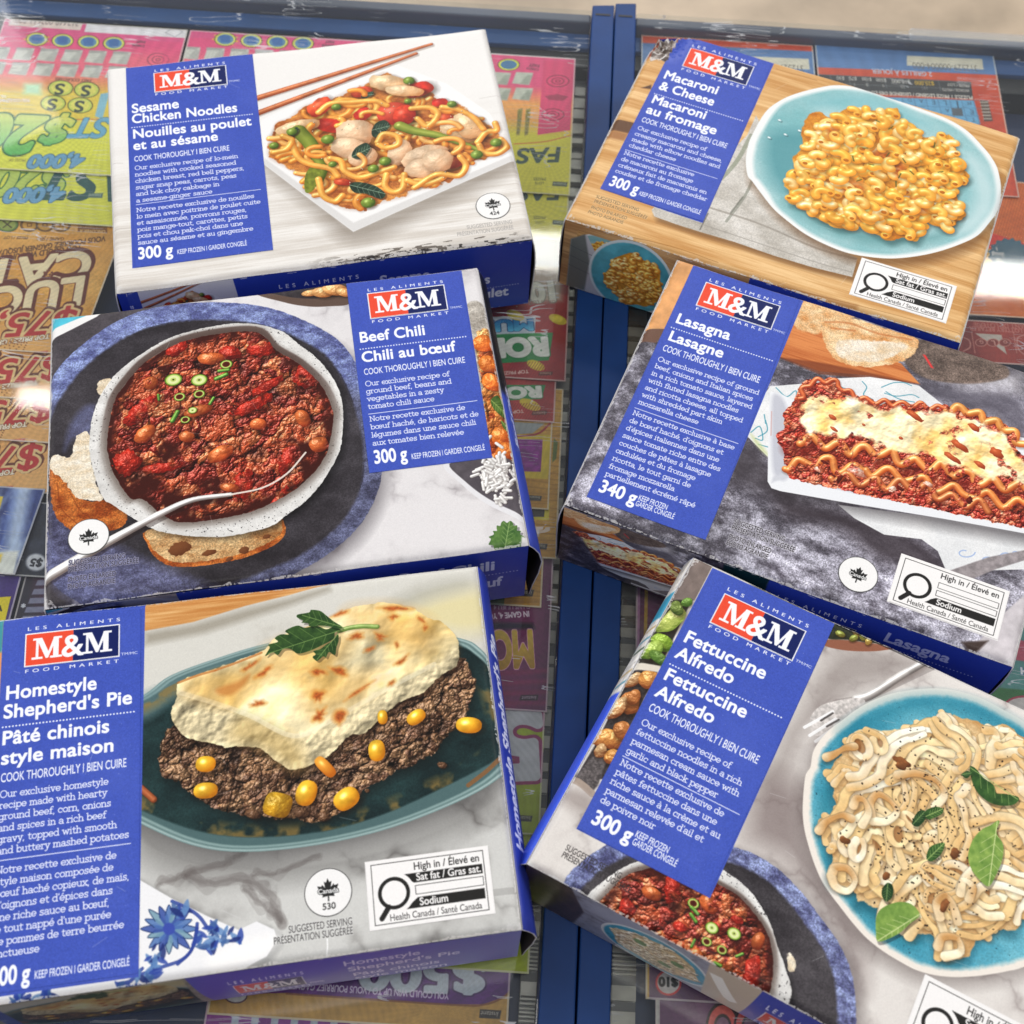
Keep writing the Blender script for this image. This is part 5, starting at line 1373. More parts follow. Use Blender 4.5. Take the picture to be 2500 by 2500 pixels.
    for i, (x, y) in enumerate([(880, 1000), (800, 1070), (1050, 865), (1190, 1165), (1110, 1185), (920, 1110), (1085, 1240), (840, 1215), (1140, 1085), (1030, 1045), (960, 820), (1340, 980), (1380, 1160)]):
        p = np.array(K1(1800, 0, x, y)); g = i * 1.3; d = np.array([math.cos(g), math.sin(g)]) * 6
        C.line([p - d, p + d], 4.5, (62, 84, 30), .9, smooth=False)
    label(C, K(1200, 0, [(1270, 228), (1925, 418), (1440, 1500), (735, 1270)]), K(1200, 0, [(1347, 322), (1785, 460), (1728, 587), (1293, 445)]), K1(1200, 0, 1545, 455),
          K(1200, 0, [(1355, 312), (1795, 452)]), K(1200, 0, [(1283, 470), (1718, 610)]), K(1200, 0, [(1742, 590), (1825, 612)]), 5.5,
          [('Macaroni', *K(1200, 0, [(1160, 520), (1528, 645)])), ('& Cheese', *K(1200, 0, [(1127, 600), (1503, 715)])), ('Macaroni', *K(1200, 0, [(1078, 685), (1448, 810)])), ('au fromage', *K(1200, 0, [(1043, 755), (1520, 912)]))], 20,
          K(1200, 0, [(1105, 628), (1718, 825)]), K(1200, 0, [(1013, 815), (1595, 1005)]), 12,
          (['Our exclusive recipe of', 'creamy macaroni and cheese,', 'made with elbow noodles and', 'cheddar cheese'], K1(1200, 0, 985, 872), K1(1200, 0, 927, 988), 1, K1(1200, 0, 1560, 1110)),
          K(1200, 0, [(910, 1000), (1533, 1212)]),
          (['Notre recette exclusive', 'de macaroni au fromage', 'crémeux fait de macaronis en', 'coudes et de fromage cheddar'], K1(1200, 0, 893, 1040), K1(1200, 0, 835, 1160), 3, K1(1200, 0, 1460, 1364)),
          ('300 g', *K(1200, 0, [(790, 1243), (985, 1308)])), 24, [('KEEP FROZEN I GARDER CONGELÉ', *K(1200, 0, [(1000, 1310), (1420, 1447)]))], 10)
    nutrition(C, *K(1800, 600, [(852, 88), (1485, 262), (1412, 527), (770, 330)]))
    small_print(C, [('SUGGESTED SERVING', *K(1200, 0, [(705, 1330), (1000, 1425)])), ('PRÉSENTATION SUGGÉRÉE', *K(1200, 0, [(693, 1357), (1055, 1483)])), ('PHOTO ENLARGED', *K(1200, 0, [(670, 1405), (918, 1480)])), ('PHOTO AGRANDIE', *K(1200, 0, [(650, 1434), (893, 1512)]))], 10, (112, 78, 44), (240, 204, 150))
    # crushed back-left corner: creases, its glossy glare painted as pale and brown streaks
    cr = stone(C, 99, (72, 60, 54), (206, 198, 192), 22, 2.6, .3)
    C.lay(C.mask(K(1200, 0, [(1060, 420), (1090, 330), (1130, 260), (1160, 150), (1290, 170), (1262, 240), (1180, 420), (1120, 400)]), 4, rough=7, smooth=False), cr)
    for P in ([(1150, 215), (1200, 260), (1140, 320)], [(1095, 345), (1180, 360), (1140, 400)], [(1190, 200), (1240, 230)]): C.line(K(1200, 0, P), 5, (236, 234, 232), .9)

    F = front_canvas('macaroni', (184, 146, 104))
    F.a = wood(F, 47, (176, 128, 82), (226, 182, 128), scale=40).astype(np.float32)
    F.blit(C, .40, .04, 1.0, .98, .035, .10, .235, 1.02, .95)
    Q = lambda u, v: apply_h(np.linalg.inv(F.M), [(u * FW, v * FH)])[0]
    F.poly([Q(.02, .25), Q(.06, .12), Q(.095, .4), Q(.12, .9), Q(.14, 1.05), Q(.02, 1.05)], (196, 196, 204), feather=3)
    F.poly([Q(.02, .25), Q(.055, .12), Q(.075, .5), Q(.07, 1.05), Q(.02, 1.05)], (110, 116, 116), feather=8)
    for v in (.35, .5, .65): F.line([Q(.02, v), Q(.08, v + .05)], 3, (70, 80, 88), .7)
    th = np.linspace(0, 2 * np.pi, 40, endpoint=False)
    e = lambda k, kv: [(FW * (.19 + .115 * k * math.cos(t)), FH * (.56 + .56 * kv * math.sin(t))) for t in th]
    F.poly(e(1, 1), (214, 226, 230), raw=True); F.poly(e(.94, .93), (84, 166, 184), raw=True, feather=6, nz=.2, nscale=40)
    me = [(FW * (.20 + .078 * math.cos(t) * (1 + .1 * math.sin(5 * t))), FH * (.58 + .40 * math.sin(t) * (1 + .08 * math.cos(7 * t)))) for t in th]
    F.poly(me, (206, 140, 44), raw=True, smooth=False, feather=3, nz=.3)
    inv = np.linalg.inv(F.M)
    pasta_elbows(F, [tuple(p) for p in apply_h(inv, me)], 130, 9, [(250, 200, 96), (244, 186, 76), (252, 214, 130)], (196, 116, 30), 7, (9, 18))
    F.poly([Q(.48, -.02), Q(1.0, -.02), Q(1.0, 1.02), Q(.485, 1.02)], FRONT_BLUE)
    brand(F, Q(.51, .42), Q(.63, .42), Q(.63, .83), Q(.51, .83), Q(.57, .6), (Q(.505, .37), Q(.635, .37)), (Q(.51, .97), Q(.635, .97)), (Q(.635, .83), Q(.66, .83)), 7, .92)
    tline(F, 'Macaroni & Cheese', Q(.68, .44), Q(.96, .44), cap=15, bold=.02, col=(214, 218, 240))
    tline(F, 'Macaroni au fromage', Q(.68, .86), Q(.97, .86), cap=15, bold=.02, col=(214, 218, 240))
    wear(F, 44)
    return C, F
def wavy(C, pts, amp, waves, r, col, lo, ph=0.0):
    q = smooth_open(C.T(pts), 10)
    d = np.r_[0, np.cumsum(np.hypot(*np.diff(q, axis=0).T))]
    s = np.linspace(0, d[-1], waves * 16 + 1)
    P = np.c_[np.interp(s, d, q[:, 0]), np.interp(s, d, q[:, 1])]
    T = np.gradient(P, axis=0); T /= np.hypot(*T.T)[:, None] + 1e-9
    N = np.c_[-T[:, 1], T[:, 0]]
    w = np.sin(np.linspace(0, waves * 2 * np.pi, len(P)) + ph)
    k = amp * (1 + .30 * np.sin(np.arange(len(P)) * .21 + ph) + .15 * np.sin(np.arange(len(P)) * .47))
    C.tube(P + N * (w * k)[:, None], r, col, raw=True, smooth=False, lo=lo, spec=.4, sh=.55)

def art_lasagna():
    C = lid_canvas('lasagna', (120, 116, 126))
    C.a = stone(C, 51, (84, 80, 90), (190, 188, 202), 30, 2.2, .4).astype(np.float32)
    big = value_noise(TH, TW, 170, 52, 3)[..., None]
    C.a = np.clip(C.a * (.78 + .5 * big), 0, 1)
    C.poly(K(1800, 600, [(80, 1320), (240, 1500), (420, 1740), (100, 1650), (-60, 1500)]), (62, 56, 62), feather=60, smooth=True, alpha=.8)
    C.poly(K(1800, 1200, [(300, 60), (760, 140), (1250, 330), (1400, 520), (1000, 470), (700, 260), (350, 180)]), (56, 48, 54), feather=60, smooth=True, alpha=.85)
    C.poly(K(1800, 600, [(1250, 940), (1500, 960), (1932, 1050), (1932, 1500), (1900, 1300), (1600, 1120), (1350, 1040)]), (92, 88, 100), feather=50, smooth=True, alpha=.8)
    # orange board and the crate edge at the back left
    C.poly(K(1200, 600, [(1200, 80), (1400, 100), (1180, 560), (1000, 560)]), (226, 164, 106), feather=4, nz=.18, nscale=40)
    C.poly(K(1200, 600, [(1000, 560), (1180, 560), (1110, 655), (960, 640)]), (110, 80, 66), feather=5)
    bd = wood(C, 53, (176, 88, 40), (220, 138, 78), scale=40)
    C.lay(C.mask(K(1800, 600, [(260, 740), (400, 500), (560, 560), (700, 640), (1110, 800), (1238, 940), (900, 880), (560, 850)]), 3, smooth=False), bd)
    C.poly(K(1800, 600, [(270, 750), (560, 790), (760, 830), (1238, 940), (1150, 930), (560, 870)]), (120, 56, 30), feather=8, alpha=.75)
    C.poly(K(1800, 600, [(1235, 800), (1800, 870), (1932, 850), (1932, 1010), (1500, 960)]), (206, 202, 206), feather=60, alpha=.6)
    cl = stone(C, 57, (78, 66, 60), (136, 118, 108), 26, 1.5, .35)
    C.lay(C.mask(K(1800, 600, [(1130, 760), (1240, 640), (1400, 650), (1560, 700), (1720, 760), (1820, 830), (1812, 900), (1600, 938), (1350, 920), (1200, 860)]), 8), cl)
    C.poly(K(1800, 600, [(1255, 740), (1310, 830), (1330, 835), (1275, 745)]), (222, 60, 60), feather=4)
    # loaf and roll
    ct = stone(C, 58, (206, 140, 78), (244, 216, 172), 40, 1.7, .2)
    C.lay(C.mask(K(1800, 600, [(390, 540), (430, 360), (600, 380), (800, 470), (760, 500), (600, 530), (560, 600)]), 8, rough=6), ct)
    C.lay(C.mask(K(1800, 600, [(575, 560), (620, 510), (760, 490), (1000, 560), (1190, 620), (1228, 660), (1190, 740), (1100, 790), (980, 815), (850, 822), (700, 790), (640, 740), (600, 660)]), 4, rough=5), ct)
    C.lay(C.mask(K(1800, 600, [(690, 650), (800, 640), (960, 650), (1100, 660), (1160, 690), (1080, 740), (980, 780), (840, 790), (720, 760), (670, 710)]), 6, rough=6), stone(C, 59, (222, 196, 160), (250, 244, 232), 22, 1.5, .15))
    for P in ([(600, 520), (760, 530), (960, 600), (1180, 640)], [(640, 560), (800, 580)]): C.line(K(1800, 600, P), 8, (190, 104, 52), .5)
    # printed napkin under the dish
    nap = stone(C, 60, (222, 224, 226), (244, 244, 244), 60, 1.2, .05)
    for pts in ([(80, 1290), (150, 1060), (230, 950), (430, 935), (640, 900), (900, 890), (1100, 920), (1230, 950), (1420, 1100), (1300, 1200), (700, 1300), (300, 1400), (215, 1425)],):
        C.lay(C.mask(K(1800, 600, pts), 2, smooth=False), nap)
    C.lay(C.mask(K(1800, 1200, [(690, 90), (1932, 250), (2200, 300), (2200, 700), (1932, 520), (1420, 540), (1360, 400), (1250, 320), (1000, 290), (800, 180)]), 2, smooth=False), nap)
    rp = np.random.default_rng(9)
    teal = (70, 150, 170)
    for P in ([(850, 920), (880, 960), (860, 1010), (920, 1040)], [(980, 960), (1060, 930), (1130, 930), (1180, 950)], [(1000, 1000), (1080, 1020), (1180, 1010), (1230, 1030)], [(1010, 990), (1100, 1040), (1200, 1060)], [(690, 910), (700, 950), (740, 970)], [(270, 960), (340, 1020), (400, 980), (410, 1020)], [(100, 1260), (160, 1220), (180, 1310), (130, 1300)], [(150, 1290), (210, 1250), (200, 1180)], [(150, 1340), (220, 1360)], [(190, 1140), (200, 1200)]):
        C.line(K(1800, 600, P), 4, teal, .8)
    C.poly(K(1800, 600, [(100, 1270), (200, 1380), (215, 1420), (140, 1350)]), (196, 206, 140), feather=14, smooth=True, alpha=.8)
    for i in range(11):
        x, y = rp.uniform(1000, 1900), rp.uniform(230, 460)
        if y < 150 + (x - 690) * .14 + 60 or y > 330 + (x - 1250) * .7 and x < 1420: continue
        t = np.linspace(0, 5, 14); rr = rp.uniform(18, 60) * np.linspace(1, .3, 14)
        C.line(K(1800, 1200, np.c_[x + rr * np.cos(t) * 1.4, y + rr * np.sin(t) * .8]), 4, (150, 176, 222), .8)
    # fork and knife, wood edge at the lower right
    C.poly(K(1800, 1200, [(1440, 530), (1700, 440), (2000, 380), (2000, 440), (1750, 520), (1560, 600)]), (150, 142, 144), feather=4, nz=.25)
    C.poly(K(1800, 1200, [(1600, 1050), (1760, 850), (1932, 700), (2100, 640), (2100, 1300), (1850, 1200)]), (206, 200, 204), feather=6, nz=.15, nscale=30)
    C.poly(K(1800, 1200, [(1520, 1010), (1700, 1000), (1640, 1060), (1600, 1080)]), (70, 56, 52), feather=8)
    # dish
    C.poly(K(1800, 600, [(215, 1590), (300, 1700), (800, 1800), (1932, 2000), (2200, 2040), (2200, 1930), (900, 1700)]), (40, 34, 38), feather=50, alpha=.55)
    C.poly(K(1800, 600, [(232, 985), (300, 1000), (420, 1060), (1200, 1100), (2300, 1400), (2300, 2020), (1932, 1935), (1400, 1840), (800, 1742), (300, 1655), (240, 1635), (214, 1590), (216, 1400), (222, 1100)]), (236, 238, 242), feather=2)
    C.poly(K(1800, 600, [(250, 1010), (330, 1060), (380, 1300), (360, 1540), (300, 1580), (248, 1500), (240, 1200)]), (196, 198, 208), feather=16, smooth=True)
    C.poly(K(1800, 600, [(240, 1600), (350, 1560), (800, 1670), (1400, 1780), (2300, 1960), (2300, 1925), (1400, 1735), (800, 1632), (350, 1520), (250, 1560)]), (206, 208, 216), feather=8)
    C.line(K(1800, 600, [(240, 1120), (236, 1280)]), 4, (196, 120, 110), .4)
    # layers
    ms = K(1800, 600, [(318, 1130), (390, 1060), (410, 1000), (470, 905), (540, 930), (610, 900), (660, 905), (700, 970), (770, 975), (850, 1040), (910, 1040), (960, 1085), (1050, 1042), (1130, 1080), (1250, 1065), (1330, 1110), (1400, 1075), (1470, 1120), (1540, 1100), (1640, 1150), (1740, 1165), (1830, 1230), (1885, 1290), (1900, 1400), (2100, 1500), (2300, 1700), (2300, 1960), (1932, 1900), (1600, 1835), (1200, 1745), (800, 1665), (500, 1600), (380, 1570), (340, 1520), (320, 1400), (270, 1280), (330, 1230)])
    C.lay(C.mask(ms, 2, rough=7, rscale=14), meat(C, 63, 21, [(214, 70, 42), (196, 52, 32), (226, 96, 58), (176, 42, 28), (234, 124, 88)], (120, 24, 16), .42, 7))
    nd, nl = (244, 160, 84), (178, 72, 26)
    C.poly(K(1800, 600, [(330, 1350), (600, 1290), (900, 1400), (1400, 1540), (1900, 1680), (1900, 1760), (1400, 1640), (900, 1500), (420, 1440)]), (96, 22, 14), feather=40, smooth=True, alpha=.6)
    wavy(C, K(1800, 600, [(330, 1470), (470, 1470), (600, 1450), (720, 1500), (880, 1510)]), 17, 3, 12, nd, nl, 1.2)
    wavy(C, K(1800, 600, [(880, 1500), (1050, 1540), (1250, 1590), (1450, 1650), (1700, 1700), (2200, 1800)]), 19, 6, 12, nd, nl, .4)
    wavy(C, K(1800, 600, [(440, 1300), (700, 1360), (900, 1380), (1100, 1440), (1350, 1500), (1560, 1540), (1700, 1600), (2000, 1640)]), 18, 9, 13, (248, 172, 96), nl, 2.0)
    wavy(C, K(1800, 600, [(650, 1540), (800, 1580), (950, 1600), (1100, 1610), (1300, 1650), (1500, 1720), (1700, 1760)]), 18, 6, 11, (226, 140, 78), (140, 50, 22), .9)
    # ruffled edges of the sheets showing along the back, sauce running over everything
    wavy(C, K(1800, 600, [(420, 1030), (500, 930), (640, 915), (740, 985), (900, 1050), (1060, 1065), (1240, 1085), (1400, 1100)]), 9, 9, 8, (226, 120, 66), (150, 44, 22), .3)
    wavy(C, K(1800, 600, [(1420, 1095), (1560, 1120), (1720, 1190), (1850, 1270), (1980, 1400)]), 12, 5, 13, (246, 176, 92), (196, 96, 40), .9)
    for i, (x, y, a, b) in enumerate([(560, 1512, 44, 18), (820, 1525, 54, 30), (1060, 1645, 24, 20), (1300, 1610, 34, 18)]):
        C.blob(K1(1800, 600, x, y), a * .36, b * .36, 10, (236, 204, 184), lo=(180, 96, 72), bump=.8, bscale=7, seed=i, rough=.5, tint=.4, sh=0)
    for i, (x, y, a, b) in enumerate([(600, 1462, 26, 12), (700, 1570, 16, 34), (1110, 1640, 26, 14), (1430, 1560, 26, 10), (1570, 1720, 20, 28)]):
        C.blob(K1(1800, 600, x, y), a * .36, b * .36, 10, (96, 20, 12), lo=(60, 12, 8), spec=.1, sh=0, rough=.4)
    run = np.clip((value_noise(TH, TW, 26, 264, 4, ax=.8, ay=1.5) - .565) * 9, 0, 1)
    C.lay(C.mask(ms, 3) * run, meat(C, 65, 16, [(206, 58, 34), (188, 46, 28), (222, 88, 52)], (112, 20, 14), .5, 6), .9)
    ch = K(1800, 600, [(450, 1100), (500, 1030), (570, 1005), (680, 1040), (760, 1020), (900, 1070), (1020, 1110), (1100, 1095), (1250, 1130), (1400, 1130), (1500, 1160), (1620, 1180), (1700, 1230), (1800, 1290), (1870, 1400), (1980, 1480), (2200, 1600), (2250, 1760), (2000, 1640), (1850, 1570), (1700, 1570), (1600, 1530), (1400, 1460), (1250, 1400), (1100, 1390), (1000, 1360), (850, 1300), (700, 1290), (560, 1270), (480, 1260), (430, 1190)])
    n = value_noise(TH, TW, 90, 66, 4, .45); n2 = value_noise(TH, TW, 26, 67, 3)
    tone = np.clip((value_noise(TH, TW, 60, 68, 4) - .45) * 3.2, 0, 1)[..., None]
    base = RGB((240, 224, 180)) * (1 - tone) + RGB((230, 186, 104)) * tone
    cheese = C.relief(n * 1.2 + n2 * .22, 13, base, .14, 14, wrap=.16)
    cov = C.mask(ch, 12, rough=18, rscale=26)
    holes = np.clip((value_noise(TH, TW, 34, 69, 4) - .68) * 12, 0, 1)
    C.lay(cov * (1 - holes * .9), cheese)
    for i, (x, y, a, b) in enumerate([(650, 1160, 30, 14), (660, 1240, 30, 10), (1110, 1300, 14, 10), (1500, 1350, 60, 24), (1600, 1230, 40, 24), (1450, 1430, 60, 20), (1750, 1400, 50, 30), (860, 1210, 12, 8), (1200, 1150, 60, 20), (1640, 1480, 40, 20)]):
        C.blob(K1(1800, 600, x, y), a * .36, b * .36, 20, (206, 96, 50), lo=(150, 56, 26), spec=.1, sh=0, rough=.35, bscale=8)
    label(C, [K1(1200, 600, 1365, 125), K1(1800, 600, 455, 370), K1(1200, 1200, 1450, 330), K1(1200, 600, 640, 1700)],
          [K1(1200, 600, 1440, 245), K1(1800, 600, 299, 402), K1(1800, 600, 240, 570), K1(1200, 600, 1383, 405)], K1(1200, 600, 1668, 400),
          (K1(1200, 600, 1465, 240), K1(1800, 600, 303, 393)), (K1(1200, 600, 1375, 430), K1(1800, 600, 213, 592)), K(1800, 600, [(243, 578), (328, 597)]), 6.5,
          [('Lasagna', *K(1200, 600, [(1235, 515), (1605, 635)])), ('Lasagne', *K(1200, 600, [(1183, 635), (1560, 755)]))], 24,
          (K1(1200, 600, 1215, 548), K1(1800, 600, 255, 785)), K(1200, 600, [(1150, 705), (1808, 930)]), 15.5,
          (['Our exclusive recipe of ground', 'beef, onions and Italian spices', 'in a rich tomato sauce, layered', 'with fluted lasagna noodles', 'and ricotta cheese, all topped', 'with shredded part skim', 'mozzarella cheese'], K1(1200, 600, 1120, 777), K1(1200, 600, 985, 1067), 0, K1(1200, 600, 1805, 1012)),
          K(1200, 600, [(968, 1093), (1668, 1340)]),
          (['Notre recette exclusive à base', "de bœuf haché, d'oignons et", "d'épices italiennes dans une", 'sauce tomate riche entre des', 'couches de pâtes à lasagne', 'ondulées et du fromage', 'ricotta, le tout garni de', 'fromage mozzarella', 'partiellement écrémé râpé'], K1(1200, 600, 950, 1142), K1(1200, 600, 762, 1555), 0, K1(1200, 600, 1640, 1380)),
          ('340 g', *K(1200, 600, [(713, 1660), (965, 1745)])), 30, [('KEEP FROZEN', *K(1200, 600, [(988, 1718), (1187, 1785)])), ('GARDER CONGELÉ', *K(1200, 600, [(968, 1758), (1233, 1845)]))], 13)
    seal(C, K1(1800, 1200, 826, 558))
    nutrition(C, *K(1800, 1200, [(1117, 415), (1848, 672), (1758, 995), (1015, 745)]), two=False)
    small_print(C, [('SUGGESTED SERVING', K1(1200, 1200, 1640, 222), K1(1800, 1200, 330, 335)), ('PRÉSENTATION SUGGÉRÉE', K1(1200, 1200, 1622, 260), K1(1800, 1200, 395, 408)), ('PHOTO ENLARGED', *K(1200, 1200, [(1602, 322), (1892, 415)])), ('PHOTO AGRANDIE', *K(1200, 1200, [(1585, 362), (1870, 455)]))], 15, (34, 30, 36), (206, 204, 212))

    F = front_canvas('lasagna', FRONT_BLUE)
    F.a = stone(F, 71, (64, 58, 66), (138, 134, 148), 26, 2.0, .4).astype(np.float32)
    F.blit(C, .34, .0, 1.0, .80, .0, .02, .32, .98, .98)
    Q = lambda u, v: apply_h(np.linalg.inv(F.M), [(u * FW, v * FH)])[0]
    # re-draw the plain stone at its left, then the blue field
    st = stone(F, 72, (64, 58, 66), (150, 146, 160), 24, 2.0, .4)
    F.lay(F.mask([Q(-.01, .30), Q(.05, .45), Q(.12, .95), Q(.12, 1.1), Q(-.01, 1.1)], 12, smooth=False), st)
    F.poly([Q(.47, -.02), Q(1.0, -.02), Q(1.0, 1.02), Q(.475, 1.02)], FRONT_BLUE)
    F.poly([Q(.37, -.02), Q(.47, -.02), Q(.475, 1.02), Q(.38, 1.02)], (18, 48, 52), feather=8)
    brand(F, Q(.505, .29), Q(.685, .29), Q(.685, .75), Q(.505, .75), Q(.59, .5), (Q(.50, .23), Q(.69, .23)), (Q(.505, .92), Q(.69, .92)), (Q(.69, .75), Q(.715, .75)), 8, .8)
    tline(F, 'Lasagna', Q(.743, .31), Q(.887, .31), cap=22, bold=.03, col=(200, 206, 236))
    tline(F, 'Lasagne', Q(.74, .62), Q(.885, .62), cap=22, bold=.03, col=(200, 206, 236))
    dots(F, Q(.743, .40), Q(.95, .40), 11, 2.2)
    wear(F, 45)
    return C, F

def art_fettuccine():
    C = lid_canvas('fettuccine', (220, 215, 210))
    C.a = marble(C, 81, (226, 221, 216), (136, 124, 122), .6, 170).astype(np.float32)
    C.poly(K(1800, 1200, [(640, 1100), (900, 1060), (1250, 1150), (1000, 1280), (800, 1330), (600, 1500), (420, 1650), (330, 1900), (200, 1932), (400, 1500)]), (150, 140, 136), feather=80, smooth=True, alpha=.75)
    C.poly(K(1800, 1800, [(160, 250), (420, 330), (470, 700), (600, 1000), (820, 1350), (800, 1700), (600, 1100), (300, 800), (60, 650)]), (128, 114, 112), feather=100, smooth=True, alpha=.75)
    # bowl rim peeping in at the back
    C.poly(K(1800, 1200, [(580, 1000), (720, 1000), (900, 1025), (1060, 1040), (1040, 1062), (920, 1078), (740, 1072), (590, 1040)]), (146, 92, 70), smooth=True, feather=3)
    C.poly(K(1800, 1200, [(600, 985), (660, 890), (900, 960), (1050, 1030), (900, 1022), (740, 1000)]), (46, 50, 34), smooth=True, feather=4, nz=.4)
    for i, (x, y) in enumerate([(690, 960), (800, 950), (840, 980), (880, 1010), (780, 990)]): C.blob(K1(1800, 1200, x, y), 12, 8, 30 * i, [(150, 160, 70), (206, 180, 90)][i % 2], bump=.4, seed=i)
    # left-hand strip: salad, then roast chunks in a dark dish
    C.poly(K(1200, 1200, [(1380, 430), (1490, 500), (1370, 730), (1200, 720), (1290, 560)]), (126, 112, 106), feather=3, nz=.12, nscale=20)
    C.poly(K(1200, 1200, [(1200, 715), (1350, 730), (1140, 1170), (1000, 1150), (950, 1000)]), (52, 50, 44), feather=4, nz=.3)
    for i, (x, y, a, b, g, col, lo) in enumerate([(1215, 860, 60, 120, 20, (196, 204, 110), (110, 130, 50)), (1150, 1010, 80, 60, 10, (150, 184, 60), (70, 100, 24)), (1080, 1060, 60, 80, 30, (170, 196, 90), (80, 110, 30)), (1140, 1120, 80, 40, 10, (96, 128, 52), (40, 70, 24)), (1250, 780, 60, 40, 40, (120, 140, 64), (60, 80, 30)), (1320, 740, 30, 40, 30, (110, 150, 60), (50, 80, 24))]):
        C.blob(K1(1200, 1200, x, y), a * .36, b * .36, g, col, lo=lo, bump=.5, bscale=14, seed=i, tint=.3, rough=.15, spec=.3)
    C.poly(K(1200, 1200, [(980, 1140), (1140, 1170), (1120, 1215), (960, 1190)]), (222, 214, 200), feather=4)
    C.poly(K(1200, 1200, [(960, 1190), (1120, 1210), (760, 1932), (560, 1932), (700, 1700), (850, 1400)]), (60, 54, 54), feather=4, nz=.4, nscale=6)
    C.poly(K(1200, 1800, [(540, 270), (690, 120), (790, 110), (720, 320), (670, 380)]), (90, 84, 84), feather=5, nz=.5, nscale=5)
    for i, (x, y, a, b, g) in enumerate([(960, 1260, 40, 70, 20), (1060, 1260, 60, 70, 10), (930, 1420, 70, 80, 0), (850, 1450, 50, 90, 10), (790, 1660, 110, 70, -10), (880, 1600, 60, 60, 0), (740, 1740, 40, 50, 0), (820, 1780, 50, 60, 20), (960, 1380, 40, 60, 0)]):
        C.blob(K1(1200, 1200, x, y), a * .36, b * .36, g, [(232, 190, 136), (216, 150, 76), (196, 124, 66)][i % 3], lo=(120, 62, 30), bump=.5, bscale=14, seed=i + 20, tint=.25, rough=.16, spec=.35)
    C.line(K(1200, 1800, [(545, 265), (620, 320), (680, 375)]), 20, (176, 158, 144), .9)
    C.poly(K(1200, 1800, [(520, 330), (690, 400), (640, 520), (470, 420)]), (150, 138, 134), feather=40, smooth=True, alpha=.7)
    # fork
    C.line(K(1800, 1200, [(520, 1560), (640, 1440), (820, 1400), (1000, 1320), (1300, 1180)]), 26, (110, 100, 98), .35)
    C.tube(K(1800, 1200, [(800, 1400), (880, 1375), (960, 1330), (1100, 1240), (1260, 1150)]), 15, (214, 210, 206), lo=(112, 104, 100), r1=11, spec=.5, sh=.2)
    C.poly(K(1800, 1200, [(490, 1520), (560, 1440), (700, 1400), (820, 1390), (860, 1420), (820, 1470), (680, 1560), (560, 1640), (500, 1620)]), (206, 200, 196), smooth=True, feather=2, nz=.25, nscale=8)
    for P in ([(450, 1585), (640, 1480)], [(485, 1640), (660, 1530)], [(525, 1680), (690, 1560)]): C.line(K(1800, 1200, P), 9, (246, 246, 246), .95, smooth=False)
    for P in ([(560, 1540), (640, 1490)], [(600, 1580), (680, 1535)]): C.line(K(1800, 1200, P), 6, (60, 54, 52), .8, smooth=False)
    # chili bowl in front
    pl = K(1200, 1800, [(380, 1250), (470, 1000), (560, 880), (740, 740), (950, 660), (1300, 640), (1640, 735)]) + K(1800, 1800, [(150, 800), (300, 905), (440, 1050), (550, 1200), (650, 1330), (720, 1455), (770, 1600), (790, 1720), (800, 1932)]) + [(2090, 2600), (1900, 2700), (1500, 2600), (1360, 2350)]
    C.poly([(x + 14, y + 16) for x, y in pl], (84, 74, 74), feather=50, smooth=True, alpha=.6)
    C.lay(C.mask(pl, 2, rough=2), stone(C, 85, (74, 76, 116), (150, 162, 206), 17, 2.0, .4))
    c = np.array([1700, 2380])
    C.lay(C.mask([tuple(c + (np.array(p) - c) * .88) for p in pl], 8, rough=3), stone(C, 86, (46, 42, 46), (88, 84, 88), 60, 1.3, .25))
    ro = K(1200, 1800, [(560, 1180), (640, 1065), (800, 930), (960, 840), (1180, 800), (1420, 830), (1560, 890), (1710, 1000), (1800, 1110), (1870, 1240), (1930, 1420)]) + [(1928, 2400), (1926, 2450), (1890, 2560), (1750, 2620), (1550, 2560), (1430, 2400), (1390, 2280)]
    ri = K(1200, 1800, [(720, 1120), (800, 1030), (900, 935), (1050, 880), (1250, 870), (1420, 930), (1560, 1000), (1680, 1080), (1790, 1210), (1860, 1330), (1895, 1480), (1885, 1640)]) + [(1870, 2440), (1800, 2540), (1650, 2560), (1520, 2480), (1450, 2350), (1440, 2250)]
    B = [((1730, 2206), 30, 22, 30), ((1849, 2296), 18, 26, 0), ((1700, 2330), 24, 16, 20), ((1590, 2180), 30, 18, 0), ((1720, 2378), 40, 16, 24)]
    H_ = [((1530, 2215), 24, 16, 40), ((1640, 2170), 18, 34, -30), ((1580, 2290), 20, 15, 0), ((1800, 2245), 16, 10, 0), ((1835, 2375), 20, 42, -14), ((1745, 2260), 16, 10, -20), ((1660, 2262), 16, 12, 0)]
    R_ = [((1737, 2264), 18, 'r'), ((1791, 2278), 19, 'r'), ((1692, 2204), 16, 'd'), ((1695, 2222), 15, 20), ((1692, 2240), 15, 30), ((1724, 2298), 14, 'd'), ((1761, 2318), 14, 'd'), ((1691, 2302), 12, 90), ((1804, 2331), 12, -50), ((1752, 2352), 12, 0)]
    C.lay(C.mask(K(1800, 1800, [(340, 1440), (390, 1490), (395, 1530), (370, 1570), (340, 1560)]), 2, rough=6), stone(C, 87, (216, 196, 164), (246, 240, 226), 14, 1.5, .15))
    beef_bowl(C, ro, ri, B, H_, R_, 170)
